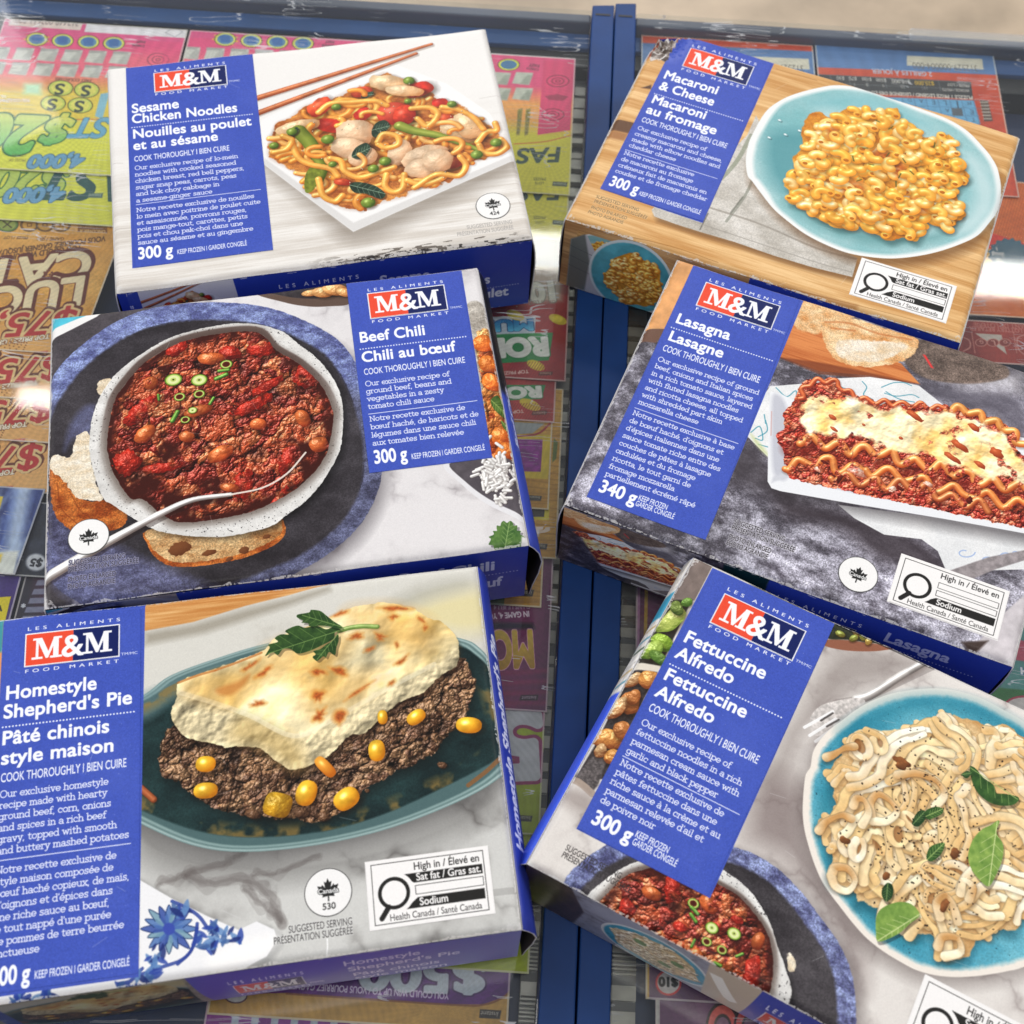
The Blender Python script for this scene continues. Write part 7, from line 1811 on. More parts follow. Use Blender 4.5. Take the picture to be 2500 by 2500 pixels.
def paint_fast(dx, full, light=0.0, sec=False):
    """pink and yellow ticket; dx slides the drawing to the next ticket of the row"""
    X = lambda x, y: (x + dx * (1 + (y - 50) / 2600.0), y)
    def P(C):
        C.poly([X(-500, 130), X(1500, 130), X(1500, 210), X(-500, 205)], (236, 120, 140), feather=40)
        C.poly([X(-700, 196), X(1700, 215), X(1700, 700), X(-700, 700)], (232, 206, 92), feather=70)
        C.poly([X(-700, 300), X(1700, 320), X(1700, 700), X(-700, 700)], (228, 226, 96), feather=50)
        if not sec:
            C.poly([X(-500, 30), X(1500, 52), X(1500, 128), X(-500, 80)], (220, 96, 142))
            C.poly([X(27, 43), X(203, 54), X(196, 74), X(20, 62)], (232, 214, 206))
            ud(C, '312449-002611-000', X(196, 50), X(40, 41.5), (120, 100, 100), k=1.6)
            C.poly([X(214, 50), X(462, 66), X(455, 93), X(206, 78)], (240, 236, 240))
            C.line([X(235, 62), X(440, 74)], 1.2, (170, 160, 170))
            C.line([X(425, 66), X(446, 78), X(427, 90), X(404, 80), X(425, 66)], 1.5, (150, 150, 160), smooth=False)
            for i, x in enumerate((90, 153, 216, 278)):
                y = 96 + i * 3.4
                if i == 0:
                    C.poly([X(x + (34 if k % 2 else 24) * math.cos(k * math.pi / 9), y + (17 if k % 2 else 12) * math.sin(k * math.pi / 9)) for k in range(18)], (246, 190, 70))
                coin(C, X(x, y), 25, (226, 224, 110), (104, 144, 176), None, .62)
                C.poly([X(x - 14, y - 8), X(x, y - 11), X(x + 14, y - 8), X(x + 11, y + 8), X(x - 11, y + 8)], (70, 112, 168))
            ud(C, 'FAST', X(356, 100), X(334, 99), (70, 60, 66), bold=.03, k=1.2); ud(C, 'CARDS', X(354, 110), X(324, 108), (70, 60, 66), bold=.03, k=1.2)
            for r_ in range(2):
                for c_ in range(6):
                    x, y = -4 + c_ * 59 - r_ * 10, 128 + r_ * 36 + c_ * 2.4
                    C.poly([X(x - 26, y + 14), X(x - 12, y - 14), X(x + 30, y - 12), X(x + 18, y + 18)], (214, 214, 206), feather=3)
                    C.poly([X(x - 6, y + 16), X(x + 16, y - 8), X(x + 28, y - 6), X(x + 18, y + 17)], (190, 190, 184), feather=4)
                    C.poly([X(x - 14, y - 15), X(x + 28, y - 13), X(x + 20, y - 7), X(x - 16, y - 8)], (168, 166, 162), feather=3, alpha=.8)
            for k in (.2, .55, 1.0):
                C.line([X(386 + 26 * k * math.cos(t), 146 + 16 * k * math.sin(t)) for t in np.linspace(0, 6.29, 22)], 2.4, (150, 74, 96), smooth=False)
            C.poly([X(398, 120), X(470, 125), X(455, 330), X(380, 320)], (222, 88, 130), feather=2, alpha=.55)
            for a, b, mk in ((148, 216, 'S'), (212, 220, 'S'), (130, 253, 'S'), (196, 258, 'S')):
                coin(C, X(a, b), 29, (206, 214, 110), (228, 222, 120), mk, .62)
            ud(C, 'FAST COUNTERS', X(224, 195), X(136, 190), (90, 70, 60), bold=.02, k=1.2)
            C.poly([X(60, 205), X(100, 205), X(100, 232), X(58, 230)], (196, 232, 196), feather=14)
            ud(C, 'YOU COULD WIN', X(74, 242), X(-6, 242), (244, 244, 240), bold=.04, outline=(190, 120, 90), ow=.05, k=1.5)
            C.poly([X(246, 230), X(268, 226), X(250, 292), X(232, 284)], (150, 196, 214), feather=2)
            C.line([X(-60, 278), X(120, 292), X(300, 290)], 3, (206, 110, 70), .8)
            ud(C, '20', X(118, 290), X(-30, 282), (206, 216, 120), bold=.05, slant=.22, k=1.15, outline=(60, 110, 70), ow=.03, vgrad=(110, 190, 110))
            ud(C, '$', X(190, 292), X(122, 288), (226, 222, 120), bold=.03, slant=.22, k=1.0, outline=(60, 110, 70), ow=.03, vgrad=(120, 190, 120))
            ud(C, 'FAST', X(440, 300), X(200, 290), (120, 176, 206), bold=.03, slant=.25, k=1.1, outline=(30, 70, 86), ow=.015, vgrad=(30, 70, 86)) if full else ud(C, 'ST', X(276, 290), X(186, 290), (120, 176, 206), bold=.03, slant=.25, k=1.1, outline=(40, 90, 110), ow=.015)
            ud(C, '4,000', X(210, 378), X(76, 380), (126, 172, 206), bold=.05, slant=.2, outline=(60, 100, 130), ow=.03)
            ud(C, 'LOTS DE', X(64, 376), X(30, 376), (110, 100, 60), k=1.6); ud(C, 'PRIZES OF', X(64, 388), X(22, 388), (110, 100, 60), k=1.4)
        else:
            ud(C, '$200', X(180, 408), X(-60, 404), (190, 206, 110), bold=.05, slant=.22, k=1.2, outline=(60, 110, 70), ow=.03)
            ud(C, 'FAST', X(430, 410), X(110, 404), (56, 92, 90), bold=.03, slant=.25, k=1.1)
            ud(C, '4,000', X(162, 459), X(18, 462), (126, 172, 206), bold=.05, slant=.2, outline=(60, 100, 130), ow=.03)
            C.poly([X(216, 472), X(252, 472), X(250, 484), X(214, 483)], (96, 120, 110))
            ud(C, 'Instant', X(248, 474), X(218, 474), (220, 226, 210), slant=.2)
    return P

def paint_fast_right(sec):
    def P(C):
        C.poly([(1200, 225), (1420, 240), (1400, 600), (1150, 600)], (236, 170, 96), feather=60)
        C.poly([(1150, 300), (1420, 320), (1420, 700), (1150, 700)], (222, 214, 70), feather=50)
        if not sec:
            C.poly([(1150, 88), (1430, 112), (1430, 148), (1150, 124)], (214, 100, 140))
            C.poly([(1190, 100), (1408, 117), (1405, 145), (1190, 132)], (236, 232, 238))
            C.line([(1375, 120), (1397, 132), (1378, 142), (1352, 134), (1375, 120)], 1.5, (150, 150, 160), smooth=False)
            C.poly([(1328, 148), (1400, 150), (1392, 318), (1312, 330)], (216, 72, 116))
            for x, y in ((1362, 198), (1350, 280)):
                for k in (.2, .55, 1.0):
                    C.line([(x + 27 * k * math.cos(t), y + 14 * k * math.sin(t)) for t in np.linspace(0, 6.29, 22)], 2.6, (132, 36, 66), smooth=False)
            C.poly([(1330, 235), (1360, 230), (1388, 236), (1374, 246), (1340, 244)], (132, 36, 66), alpha=.7)
            coin(C, (1242, 158), 25, (220, 222, 80), (70, 120, 160), None, .55)
            ud(C, 'FAST', (1318, 158), (1292, 155), (90, 40, 60), bold=.03, k=1.2); ud(C, 'CARDS', (1316, 168), (1286, 164), (90, 40, 60), bold=.03, k=1.2)
            for r_ in range(2):
                for c_ in range(2):
                    x, y = 1220 + c_ * 54, 190 + r_ * 38
                    C.poly([(x - 24, y + 14), (x - 14, y - 14), (x + 28, y - 12), (x + 18, y + 18)], (196, 200, 186), feather=3)
                    C.poly([(x - 6, y + 16), (x + 14, y - 8), (x + 26, y - 6), (x + 17, y + 17)], (162, 168, 154), feather=4)
            for x in (1270, 1290): C.poly([(x - 6, 268), (x + 6, 264), (x - 1, 330), (x - 10, 332)], (140, 130, 60), nz=.5, nscale=4)
            C.line([(1255, 352), (1330, 346), (1396, 330)], 2.6, (206, 96, 50))
            ud(C, 'FAST', (1372, 360), (1222, 366), (34, 62, 58), bold=.03, slant=.2, k=1.0, vgrad=(44, 78, 66))
            ud(C, 'PRIZES', (1332, 434), (1302, 434), (70, 72, 30), k=1.3); ud(C, 'LOTS', (1328, 444), (1306, 444), (70, 72, 30), k=1.3)
            C.poly([(1350, 443), (1386, 445), (1384, 456), (1348, 454)], (80, 90, 70)); ud(C, 'Instant', (1382, 447), (1352, 446), (214, 220, 190), slant=.2)
        else:
            ud(C, 'FAST', (1372, 452), (1222, 456), (34, 62, 58), bold=.03, slant=.2, k=1.0)
            ud(C, 'PRIZES', (1332, 528), (1302, 528), (70, 72, 30), k=1.3); ud(C, 'LOTS', (1328, 540), (1306, 540), (70, 72, 30), k=1.3)
            C.poly([(1350, 537), (1390, 540), (1388, 551), (1348, 548)], (80, 90, 70)); ud(C, 'Instant', (1386, 541), (1352, 540), (214, 220, 190), slant=.2)
    return P

def paint_gold(C):
    C.a = stone(C, 101, (196, 136, 52), (236, 190, 118), 60, 1.5, .1).astype(np.float32)
    C.poly([(-200, 480), (300, 480), (300, 545), (-200, 540)], (150, 104, 44), feather=30, alpha=.7)
    C.poly([(-200, 590), (300, 575), (300, 660), (-200, 660)], (226, 170, 96), feather=30, alpha=.6)
    for x in (72, 110, 150): coin(C, (x, 550), 21, (120, 80, 34), (196, 150, 70), None, .72); C.line([(x - 5, 546), (x + 5, 546), (x + 5, 553), (x - 5, 553), (x - 5, 546)], 2, (110, 70, 30), smooth=False)
    coin(C, (18, 548), 26, (96, 120, 60), (150, 160, 84), None, .7)
    C.line([(8, 540), (28, 556)], 3, (70, 60, 34)); C.line([(28, 540), (8, 556)], 3, (70, 60, 34))
    for x in (0, 30, 75, 120, 165): coin(C, (x, 500), 20, (96, 72, 40), (140, 106, 58), None, .6)
    C.poly([(190, 548), (262, 552), (262, 568), (190, 566)], (110, 66, 34), alpha=.8); ud(C, 'UNCOVER A', (258, 562), (196, 560), (226, 190, 130), bold=.03, k=1.2); ud(C, 'DÉCOUVREZ UN'.replace('É', 'E'), (262, 551), (192, 549), (226, 190, 130), bold=.02, k=1.2)
    ud(C, 'PRIZE / LOT', (70, 578), (10, 577), (90, 60, 30), bold=.02, k=1.1); ud(C, 'GAME / JEU', (158, 580), (92, 580), (90, 60, 30), bold=.02, k=1.1)
    ud(C, "VOUS POURRIEZ GAGNER JUSQU'À", (258, 576), (-6, 612), (84, 52, 26), bold=.03, k=1.5, slant=.1)
    ud(C, 'YOU COULD WIN UP TO $ 1', (200, 598), (-30, 630), (84, 52, 26), bold=.03, k=1.5, slant=.1)
    for s, p0, p1, cap in (('CAT', (232, 612), (-30, 640), 1.05), ('LUCK', (214, 674), (-110, 720), 1.05)):
        ud(C, s, (p0[0] + 4, p0[1] - 4), (p1[0] + 4, p1[1] - 4), (96, 40, 24), bold=.085, k=cap, slant=.12)
        ud(C, s, p0, p1, (240, 222, 184), bold=.035, k=cap, slant=.12)
    for dx, dy in ((0, 0), (-9, 5), (-5, 10), (4, 10), (9, 5)): C.poly([(118 + dx + (3.5 if dy else 5) * math.cos(t), 661 + dy + 3 * math.sin(t)) for t in np.linspace(0, 6.28, 12)], (110, 60, 36))
    gold_strip(0)(C)

def gold_strip(dy):
    def P(C):
        if dy: C.a = stone(C, 102 + int(dy), (206, 148, 84), (232, 186, 128), 50, 1.4, .1).astype(np.float32)
        y0 = 752 + dy; xs = -dy * .26
        C.poly([(-200, y0 + 44), (260, y0 + 24), (260, y0 + 130), (-200, y0 + 130)], (226, 178, 118), feather=20, alpha=.7)
        ud(C, '$75,000', (198 + xs, y0), (-170 + xs, y0 + 26), (96, 46, 26), bold=.11, k=.95, slant=.14)
        ud(C, '$75,000', (196 + xs, y0 + 3), (-172 + xs, y0 + 29), (226, 196, 144), bold=.075, k=.95, slant=.14)
        ud(C, '$75,000', (196 + xs, y0 + 3), (-172 + xs, y0 + 29), (176, 50, 48), bold=.015, k=.95, slant=.14)
        ud(C, 'TOP PRIZE / GROS LOT', (122 + xs, y0 + 64), (-70 + xs, y0 + 88), (250, 240, 220), bold=.04, k=1.1, slant=.1, outline=(110, 66, 40), ow=.07)
        for i in range(7):
            a = math.radians(100 + i * 14); p = np.array([70 + xs, y0 + 60])
            for k in range(4):
                q = p + np.array([math.cos(a) * 60, math.sin(a) * 12 + 10]) * (.5 + .25 * k) + (0, 14)
                C.line([tuple(q), tuple(q + (1, 1))], 2.6, (140, 92, 54), smooth=False)
        C.poly([(74 + xs, y0 + 108), (118 + xs, y0 + 104), (114 + xs, y0 + 114), (70 + xs, y0 + 118)], (196, 96, 80)); ud(C, 'Instant', (112 + xs, y0 + 106), (78 + xs, y0 + 110), (240, 200, 180), slant=.2)
    return P

def rainbow(seed, a, b, c):
    def P(C):
        n = value_noise(C.h, C.w, 90, seed, 4, ax=.4, ay=2.4)[..., None]; m = value_noise(C.h, C.w, 30, seed + 1, 4)[..., None]
        t = np.clip((n - .35) * 2.2, 0, 1); s = np.clip((m - .5) * 2, 0, 1)
        C.a = (RGB(a) * (1 - t) + RGB(b) * t) * (1 - s) + RGB(c) * s
        return C
    return P

def paint_holo(C):
    rainbow(5, (36, 44, 92), (120, 150, 226), (206, 224, 246))(C)
    C.poly([(40, 1180), (80, 1180), (48, 1360), (8, 1360)], (214, 228, 246), feather=20, alpha=.8)
    C.poly([(-60, 1212), (8, 1212), (-6, 1262), (-70, 1266)], (222, 196, 80), feather=2)
    C.poly([(-100, 1350), (46, 1345), (34, 1404), (-100, 1404)], (236, 236, 226), feather=6)
    C.poly([(-60, 1354), (6, 1352), (0, 1372), (-70, 1378)], (220, 190, 70), feather=6)
def paint_five(C):
    rainbow(8, (30, 32, 42), (56, 60, 78), (76, 80, 98))(C)
    C.poly([(88 + 25 * math.cos(t), 1373 + 21 * math.sin(t)) for t in np.linspace(0, 6.28, 24)], (214, 214, 218), feather=5)
    ud(C, '$5', (106, 1367), (76, 1364), (40, 40, 46), bold=.04)
def paint_violet(C):
    rainbow(12, (64, 40, 110), (104, 84, 170), (60, 50, 90))(C)
    C.poly([(-100, 1466), (27, 1456), (12, 1520), (-100, 1520)], (226, 206, 46))
    ud(C, 'WIN', (6, 1478), (-40, 1480), (40, 36, 30), bold=.05)
def paint_keys(C):
    rainbow(14, (34, 26, 40), (74, 36, 60), (44, 40, 56))(C)
    for i in range(5):
        C.poly([(92 - i * 9, 1416 + i * 22), (135, 1414 + i * 22), (135, 1428 + i * 22), (86 - i * 9, 1430 + i * 22)], (150, 152, 172), feather=2, alpha=.85)
    ud(C, '*', (64, 1468), (54, 1468), (220, 220, 226), bold=.05)

def paint_red(sec):
    def P(C):
        rainbow(20, (150, 44, 46), (186, 70, 66), (160, 56, 54))(C)
        if not sec:
            C.poly([(1200, 640), (1375, 640), (1372, 735), (1200, 745)], (176, 168, 150), feather=14, alpha=.9)
            ud(C, '10', (1362, 690), (1290, 694), (206, 204, 190), bold=.06, k=1.1, outline=(130, 126, 112), ow=.03)
            ud(C, 'GROS LOT', (1356, 732), (1290, 735), (140, 110, 100), k=1.3)
            C.poly([(1180, 774), (1308, 772), (1306, 815), (1180, 820)], (196, 206, 214))
            ud(C, 'MULTI', (1302, 780), (1120, 787), (36, 120, 178), bold=.06, k=.72, outline=(20, 60, 110), ow=.03, vgrad=(110, 190, 220))
            C.poly([(1180, 818), (1350, 812), (1340, 880), (1180, 890)], (54, 132, 74))
            ud(C, 'ROLL', (1338, 825), (1160, 832), (228, 228, 220), bold=.075, k=1.0, outline=(44, 116, 62), ow=.04)
            for x, y in ((1362, 780), (1308, 892), (1258, 770)):
                C.poly([(x + 22 * math.cos(t), y + 12 * math.sin(t) + 6 * math.cos(t)) for t in np.linspace(0, 6.28, 18)], (206, 182, 60)); C.poly([(x - 2 + 14 * math.cos(t), y - 1 + 8 * math.sin(t)) for t in np.linspace(0, 6.28, 18)], (226, 206, 84))
            for i in range(16): C.line([(1225 + i * 7, 925), (1252 + i * 7, 884)], 1.5, (120, 30, 34), .7)
            ud(C, 'TOP PRIZE', (1290, 903), (1225, 908), (230, 206, 196), bold=.03, k=1.0)
            C.poly([(1316, 908), (1350, 907), (1348, 916), (1314, 917)], (90, 40, 36)); ud(C, 'Instant', (1346, 909), (1318, 909), (220, 190, 170), slant=.2)
        else:
            C.poly([(1200, 940), (1332, 940), (1322, 974), (1200, 980)], (54, 132, 74))
            ud(C, 'ROLL', (1322, 944), (1172, 950), (228, 228, 220), bold=.075, k=.7, outline=(44, 116, 62), ow=.04)
            C.poly([(1294 + 26 * math.cos(t), 988 + 13 * math.sin(t) + 8 * math.cos(t)) for t in np.linspace(0, 6.28, 18)], (206, 182, 60))
            for i in range(16): C.line([(1225 + i * 7, 1026), (1252 + i * 7, 985)], 1.5, (120, 30, 34), .7)
            ud(C, 'TOP PRIZE', (1278, 1000), (1215, 1005), (230, 206, 196), bold=.03)
            C.poly([(1300, 1004), (1336, 1002), (1334, 1012), (1298, 1014)], (90, 40, 36)); ud(C, 'Instant', (1332, 1005), (1302, 1006), (220, 190, 170), slant=.2)
    return P

def paint_wood(rows, dark=False):
    def P(C):
        C.a = stone(C, 111, (176, 130, 50), (214, 170, 84), 30, 1.3, .06).astype(np.float32)
        for i in range(26):
            y = i * C.h / 26
            xs = np.linspace(0, C.w, 14)
            C.line(np.c_[xs, y + 7 * np.sin(xs / C.w * 5 + i * .7)], 3, (156, 112, 42), .6, raw=True)
        rows(C)
    return P
def wood_a(C):
    C.poly([(1240, 1060), (1345, 1062), (1338, 1170), (1240, 1165)], (206, 180, 60)); C.poly([(1240, 1072), (1325, 1073), (1320, 1152), (1240, 1150)], (132, 46, 132), nz=.3)
    C.poly([(1240, 1030), (1330, 1034), (1300, 1058), (1240, 1062)], (156, 160, 160)); C.line([(1240, 1066), (1310, 1060), (1345, 1032)], 4, (150, 40, 44))
    C.poly([(1290, 1209), (1323, 1211), (1320, 1223), (1288, 1222)], (60, 56, 50)); ud(C, 'Instant', (1319, 1212), (1292, 1211), (220, 214, 196), slant=.2)
def wood_b(C):
    C.poly([(1280, 1225), (1342, 1228), (1340, 1270), (1280, 1268)], (206, 190, 60)); C.poly([(1280, 1226), (1332, 1228), (1328, 1262), (1280, 1262)], (62, 56, 50))
    C.poly([(1300, 1326), (1337, 1328), (1334, 1342), (1298, 1340)], (52, 44, 38)); ud(C, 'Instant', (1332, 1330), (1302, 1328), (220, 214, 196), slant=.2)
    C.poly([(1352, 1070), (1362, 1080), (1358, 1120), (1348, 1130)], (90, 104, 40))
def wood_c(C):
    C.poly([(1180, 1456), (1232, 1456), (1230, 1480), (1180, 1480)], (24, 62, 36))
    C.poly([(1258, 1440), (1304, 1440), (1300, 1456), (1252, 1456)], (40, 32, 28)); ud(C, 'Instant', (1299, 1443), (1262, 1444), (226, 216, 196), slant=.2)
    C.poly([(1150, 1452), (1230, 1452), (1230, 1474), (1150, 1474)], (206, 170, 70), alpha=.3)

def paint_money(C):
    rainbow(30, (92, 34, 76), (124, 48, 92), (104, 40, 84))(C)
    C.poly([(1180, 1520), (1300, 1522), (1306, 1535), (1180, 1538)], (30, 18, 34), feather=8)
    for i in range(4): C.poly([(1180, 1640 + i * 24), (1345, 1632 + i * 26), (1345, 1642 + i * 26), (1180, 1654 + i * 24)], (136, 40, 84), feather=6, alpha=.6)
    ud(C, 'DANS LE JEU 4', (1294, 1476), (1205, 1478), (190, 170, 186), bold=.02, k=1.2)
    ud(C, 'IN GAME 4, YOU', (1292, 1492), (1180, 1500), (232, 222, 230), bold=.04, k=1.4)
    ud(C, 'MO', (1302, 1542), (1190, 1546), (206, 176, 76), bold=.045, k=1.9, outline=(226, 170, 190), ow=.02, vgrad=(170, 130, 30))
    C.poly([(1272, 1697), (1315, 1696), (1312, 1710), (1268, 1710)], (50, 26, 40)); ud(C, 'Instant', (1310, 1699), (1274, 1700), (226, 214, 220), slant=.2)
def paint_lime(C):
    rainbow(34, (150, 164, 40), (172, 184, 52), (160, 172, 46))(C)
    ud(C, '5', (1324, 1738), (1196, 1742), (198, 198, 200), bold=.05, k=.92, outline=(140, 52, 96), ow=.035)
    C.poly([(1262, 1990), (1300, 1992), (1297, 2006), (1260, 2004)], (52, 50, 40)); ud(C, 'Instant', (1296, 1993), (1264, 1993), (220, 222, 200), slant=.2)
def paint_five_hundred(C):
    rainbow(40, (96, 40, 122), (118, 56, 146), (86, 36, 112))(C)
    for i in range(9): C.line([(1320 - i * 70, 2330), (1180 - i * 90, 2460)], 14, (70, 24, 96), .45, smooth=False)
    C.poly([(480, 2428), (700, 2424), (1100, 2452), (1180, 2452), (1225, 2436), (1250, 2414), (1262, 2520), (470, 2520)], (188, 148, 78), nz=.12, nscale=20)
    C.line([(700, 2426), (1100, 2453), (1180, 2453), (1225, 2437), (1250, 2415)], 3, (120, 70, 40), .8)
    ud(C, '$500', (1188, 2348), (880, 2336), (198, 206, 216), bold=.045, k=.72, outline=(60, 22, 84), ow=.03)
    ud(C, 'YOU COULD WIN UP TO / VOUS POURRIEZ GAGNER', (1096, 2424), (705, 2398), (232, 224, 240), bold=.03, k=1.35)
    C.poly([(1172, 2464), (1224, 2467), (1220, 2488), (1170, 2485)], (40, 34, 30)); ud(C, 'Instant', (1218, 2471), (1175, 2468), (232, 226, 214), slant=.2)
    C.poly([(576 + 28 * math.cos(t), 2432 + 18 * math.sin(t)) for t in np.linspace(0, 6.28, 20)], (70, 40, 50)); C.poly([(576 + 26 * math.cos(t), 2430 + 17 * math.sin(t)) for t in np.linspace(0, 6.28, 20)], (222, 218, 214))
def paint_stripes(C):
    rainbow(44, (126, 50, 130), (150, 76, 160), (110, 44, 120))(C)
    for i in range(8):
        x = 560 + i * 48
        C.poly([(x + 8, 2470 + i * 4), (x + 26, 2472 + i * 4), (x + 18, 2530), (x, 2530)], (176, 186, 200))

def paint_words(dx):
    X = lambda x, y: (x + dx, y)
    def P(C):
        rainbow(50, (190, 72, 44), (214, 96, 62), (200, 84, 52))(C)
        for i in range(40): C.line([X(2350 + i * 8 - 160, 330 - i * 0), X(2420 + i * 8 - 160, 250)], 1.5, (176, 60, 30), .5, smooth=False)
        C.poly([X(1900, 100), X(2500, 130), X(2500, 186), X(1900, 160)], (96, 130, 176), feather=3)
        C.poly([X(2214, 136), X(2398, 144), X(2401, 170), X(2214, 160)], (220, 214, 196)); ud(C, '312529-000004-000', X(2386, 160), X(2226, 152), (110, 104, 96), k=1.6)
        ud(C, '2 GRILLES À JOUER', X(2275, 176), X(2128, 168), (190, 206, 226), bold=.02, k=1.3)
        C.poly([X(1900, 176), X(2370, 200), X(2376, 242), X(1900, 216)], (58, 58, 60))
        for v0, v1 in ((176, 201), (198, 218), (220, 241)): C.line([X(1900, v0), X(2374, v1 + 1)], 1.2, (120, 124, 128), smooth=False)
        for i in range(9): C.line([X(2290 - i * 44, 196 - i * 2.2), X(2297 - i * 44, 222 - i * 2.2)], 1.2, (120, 124, 128), smooth=False)
        ud(C, 'PRIZE / LOT', X(2366, 207), X(2312, 203), (220, 214, 206), k=1.3, bold=.02); ud(C, 'WORDS / MOTS', X(2366, 219), X(2300, 216), (220, 214, 206), k=1.3, bold=.02)
        for s, a, b, y, col in (('$25,000', 2280, 2232, 200, (206, 170, 60)), ('$10,000', 2222, 2176, 196, (200, 196, 190)), ('$500', 2164, 2138, 193, (200, 196, 190)), ('$100', 2128, 2104, 191, (200, 196, 190)), ('$75', 2092, 2072, 189, (200, 196, 190)), ('$30', 2062, 2042, 188, (200, 196, 190))): ud(C, s, X(a, y), X(b, y - 2), col, k=1.3, bold=.02)
        for s, x, y in (('11', 2264, 212), ('10', 2208, 209), ('9', 2158, 206), ('8', 2118, 204), ('7', 2088, 202)): ud(C, s, X(x, y), X(x - 5 * len(s), y), (200, 196, 190), k=1.4)
        ud(C, 'PUZZLE 1 PRIZE LEGEND / LÉGENDE DES LOTS'.replace('É', 'E'), X(2374, 235), X(2112, 222), (232, 224, 214), bold=.03, k=1.3)
        C.poly([X(1900, 228), X(2378, 246), X(2394, 304), X(1900, 300)], (116, 172, 208))
        g = (84, 118, 150)
        for i in range(12): C.line([X(2376 - i * 29, 246 - i), X(2392 - i * 29, 304)], 1.4, g, .8, smooth=False)
        for v in (246, 265, 284): C.line([X(1950, v - 16), X(2394, v)], 1.4, g, .8, smooth=False)
        for s, x, y in (('M', 2366, 249), ('I', 2336, 247), ('L', 2306, 246), ('E', 2278, 244), ('A', 2248, 243), ('D', 2220, 241), ('E', 2372, 268), ('A', 2312, 266), ('T', 2376, 288)): ud(C, s, X(x + 5, y), X(x - 5, y - .5), (60, 84, 104), k=1.2)
        C.poly([X(2322, 264), X(2348, 265), X(2352, 284), X(2326, 283)], (92, 100, 108))
        C.poly([X(2392, 244), X(2412, 245), X(2424, 296), X(2403, 297)], (90, 70, 60)); 
        for i in range(6): C.line([X(2394 + i * 1.6, 250 + i * 8), X(2411 + i * 1.6, 250 + i * 8)], 4.5, (196, 188, 178), .8, smooth=False)
    return P
def paint_orange(C):
    rainbow(56, (200, 104, 44), (220, 130, 70), (208, 116, 56))(C)
    for i in range(60): C.line([(2330 + i * 7, 760), (2270 + i * 7 + 200, 300)], 2.2, (176, 76, 26), .55, smooth=False)
    C.poly([(2390, 560), (2520, 600), (2520, 690), (2390, 650)], (206, 60, 44), feather=2)
    C.poly([(2400, 600), (2520, 660), (2520, 740), (2400, 700)], (214, 170, 90), feather=2)
    c = (2462, 622)
    C.poly([(c[0] + (52 if k % 2 else 45) * math.cos(k * math.pi / 16), c[1] + (42 if k % 2 else 36) * math.sin(k * math.pi / 16)) for k in range(32)], (64, 96, 112))
    ud(C, '2nd', (2452, 618), (2420, 615), (200, 196, 190), bold=.03); ud(C, '6', (2446, 632), (2430, 632), (206, 204, 196), bold=.04); ud(C, '1', (2436, 604), (2428, 604), (206, 204, 196), bold=.04)
def paint_olg(C):
    rainbow(60, (126, 50, 46), (160, 66, 56), (140, 56, 50))(C)
    ud(C, 'OFFICIAL LOTTERY RETAILER', (2560, 806), (2366, 797), (196, 128, 118), k=1.2, bold=.02); ud(C, 'DÉTAILLANT DE LOTERIE'.replace('É', 'E'), (2560, 794), (2376, 788), (190, 120, 110), k=1.2, bold=.02)
    C.poly([(2380, 814), (2445, 818), (2450, 842), (2458, 866), (2432, 846), (2440, 838), (2408, 834)], (200, 188, 176), feather=1.5)
    for x, s in ((2395, 'G'), (2424, 'L'), (2453, 'O')):
        th = np.linspace(0, 6.28, 24)
        C.poly([(x + 15 * math.cos(t), 837 + 10 * math.sin(t)) for t in th], (196, 136, 124)); C.poly([(x + 12.6 * math.cos(t), 837 + 8 * math.sin(t)) for t in th], (130, 54, 48))
        ud(C, s, (x + 5, 832), (x - 5, 832), (212, 160, 148), bold=.03, k=1.0)
    for x in (2372, 2474): C.line([(x, 812), (x + 8, 862)], 2.4, (196, 130, 118), .8, smooth=False)
    C.line([(2352, 824), (2366, 832), (2368, 848), (2352, 858)], 3, (190, 130, 120)); C.line([(2500, 818), (2484, 826), (2486, 852), (2500, 866)], 3, (190, 130, 120))
def paint_plum(C):
    rainbow(64, (82, 40, 70), (112, 62, 96), (92, 48, 80))(C)
    C.line([(1560, 1400), (1556, 1620)], 6, (200, 150, 190), .8, smooth=False); C.line([(1579, 1400), (1574, 1620)], 6, (196, 160, 70), .95, smooth=False)
def paint_ten(C):
    rainbow(66, (84, 48, 84), (104, 62, 100), (76, 44, 78))(C)
    C.poly([(1577, 2300), (1585, 2300), (1585, 2470), (1577, 2470)], (210, 170, 76))
    th = np.linspace(0, 6.28, 30)
    C.poly([(1632 + 32 * math.cos(t), 2399 + 32 * math.sin(t)) for t in th], (206, 70, 72)); C.poly([(1632 + 27 * math.cos(t), 2399 + 27 * math.sin(t)) for t in th], (214, 206, 204))
    ud(C, '$10', (1655, 2388), (1608, 2386), (40, 36, 36), bold=.06, k=.95)
def paint_hundred(C):
    rainbow(68, (100, 62, 96), (122, 82, 114), (92, 56, 88))(C)
    C.poly([(1602, 2430), (1611, 2430), (1611, 2540), (1602, 2540)], (196, 190, 186))
    for x in (1764, 1832):
        th = np.linspace(0, 6.28, 34)
        for q, col in ((1.15, (40, 24, 26)), (1.0, (206, 92, 84)), (.62, (40, 24, 26)), (.48, (120, 84, 110))):
            C.poly([(x + 36 * q * math.cos(t), 2510 + 56 * q * math.sin(t)) for t in th], col)
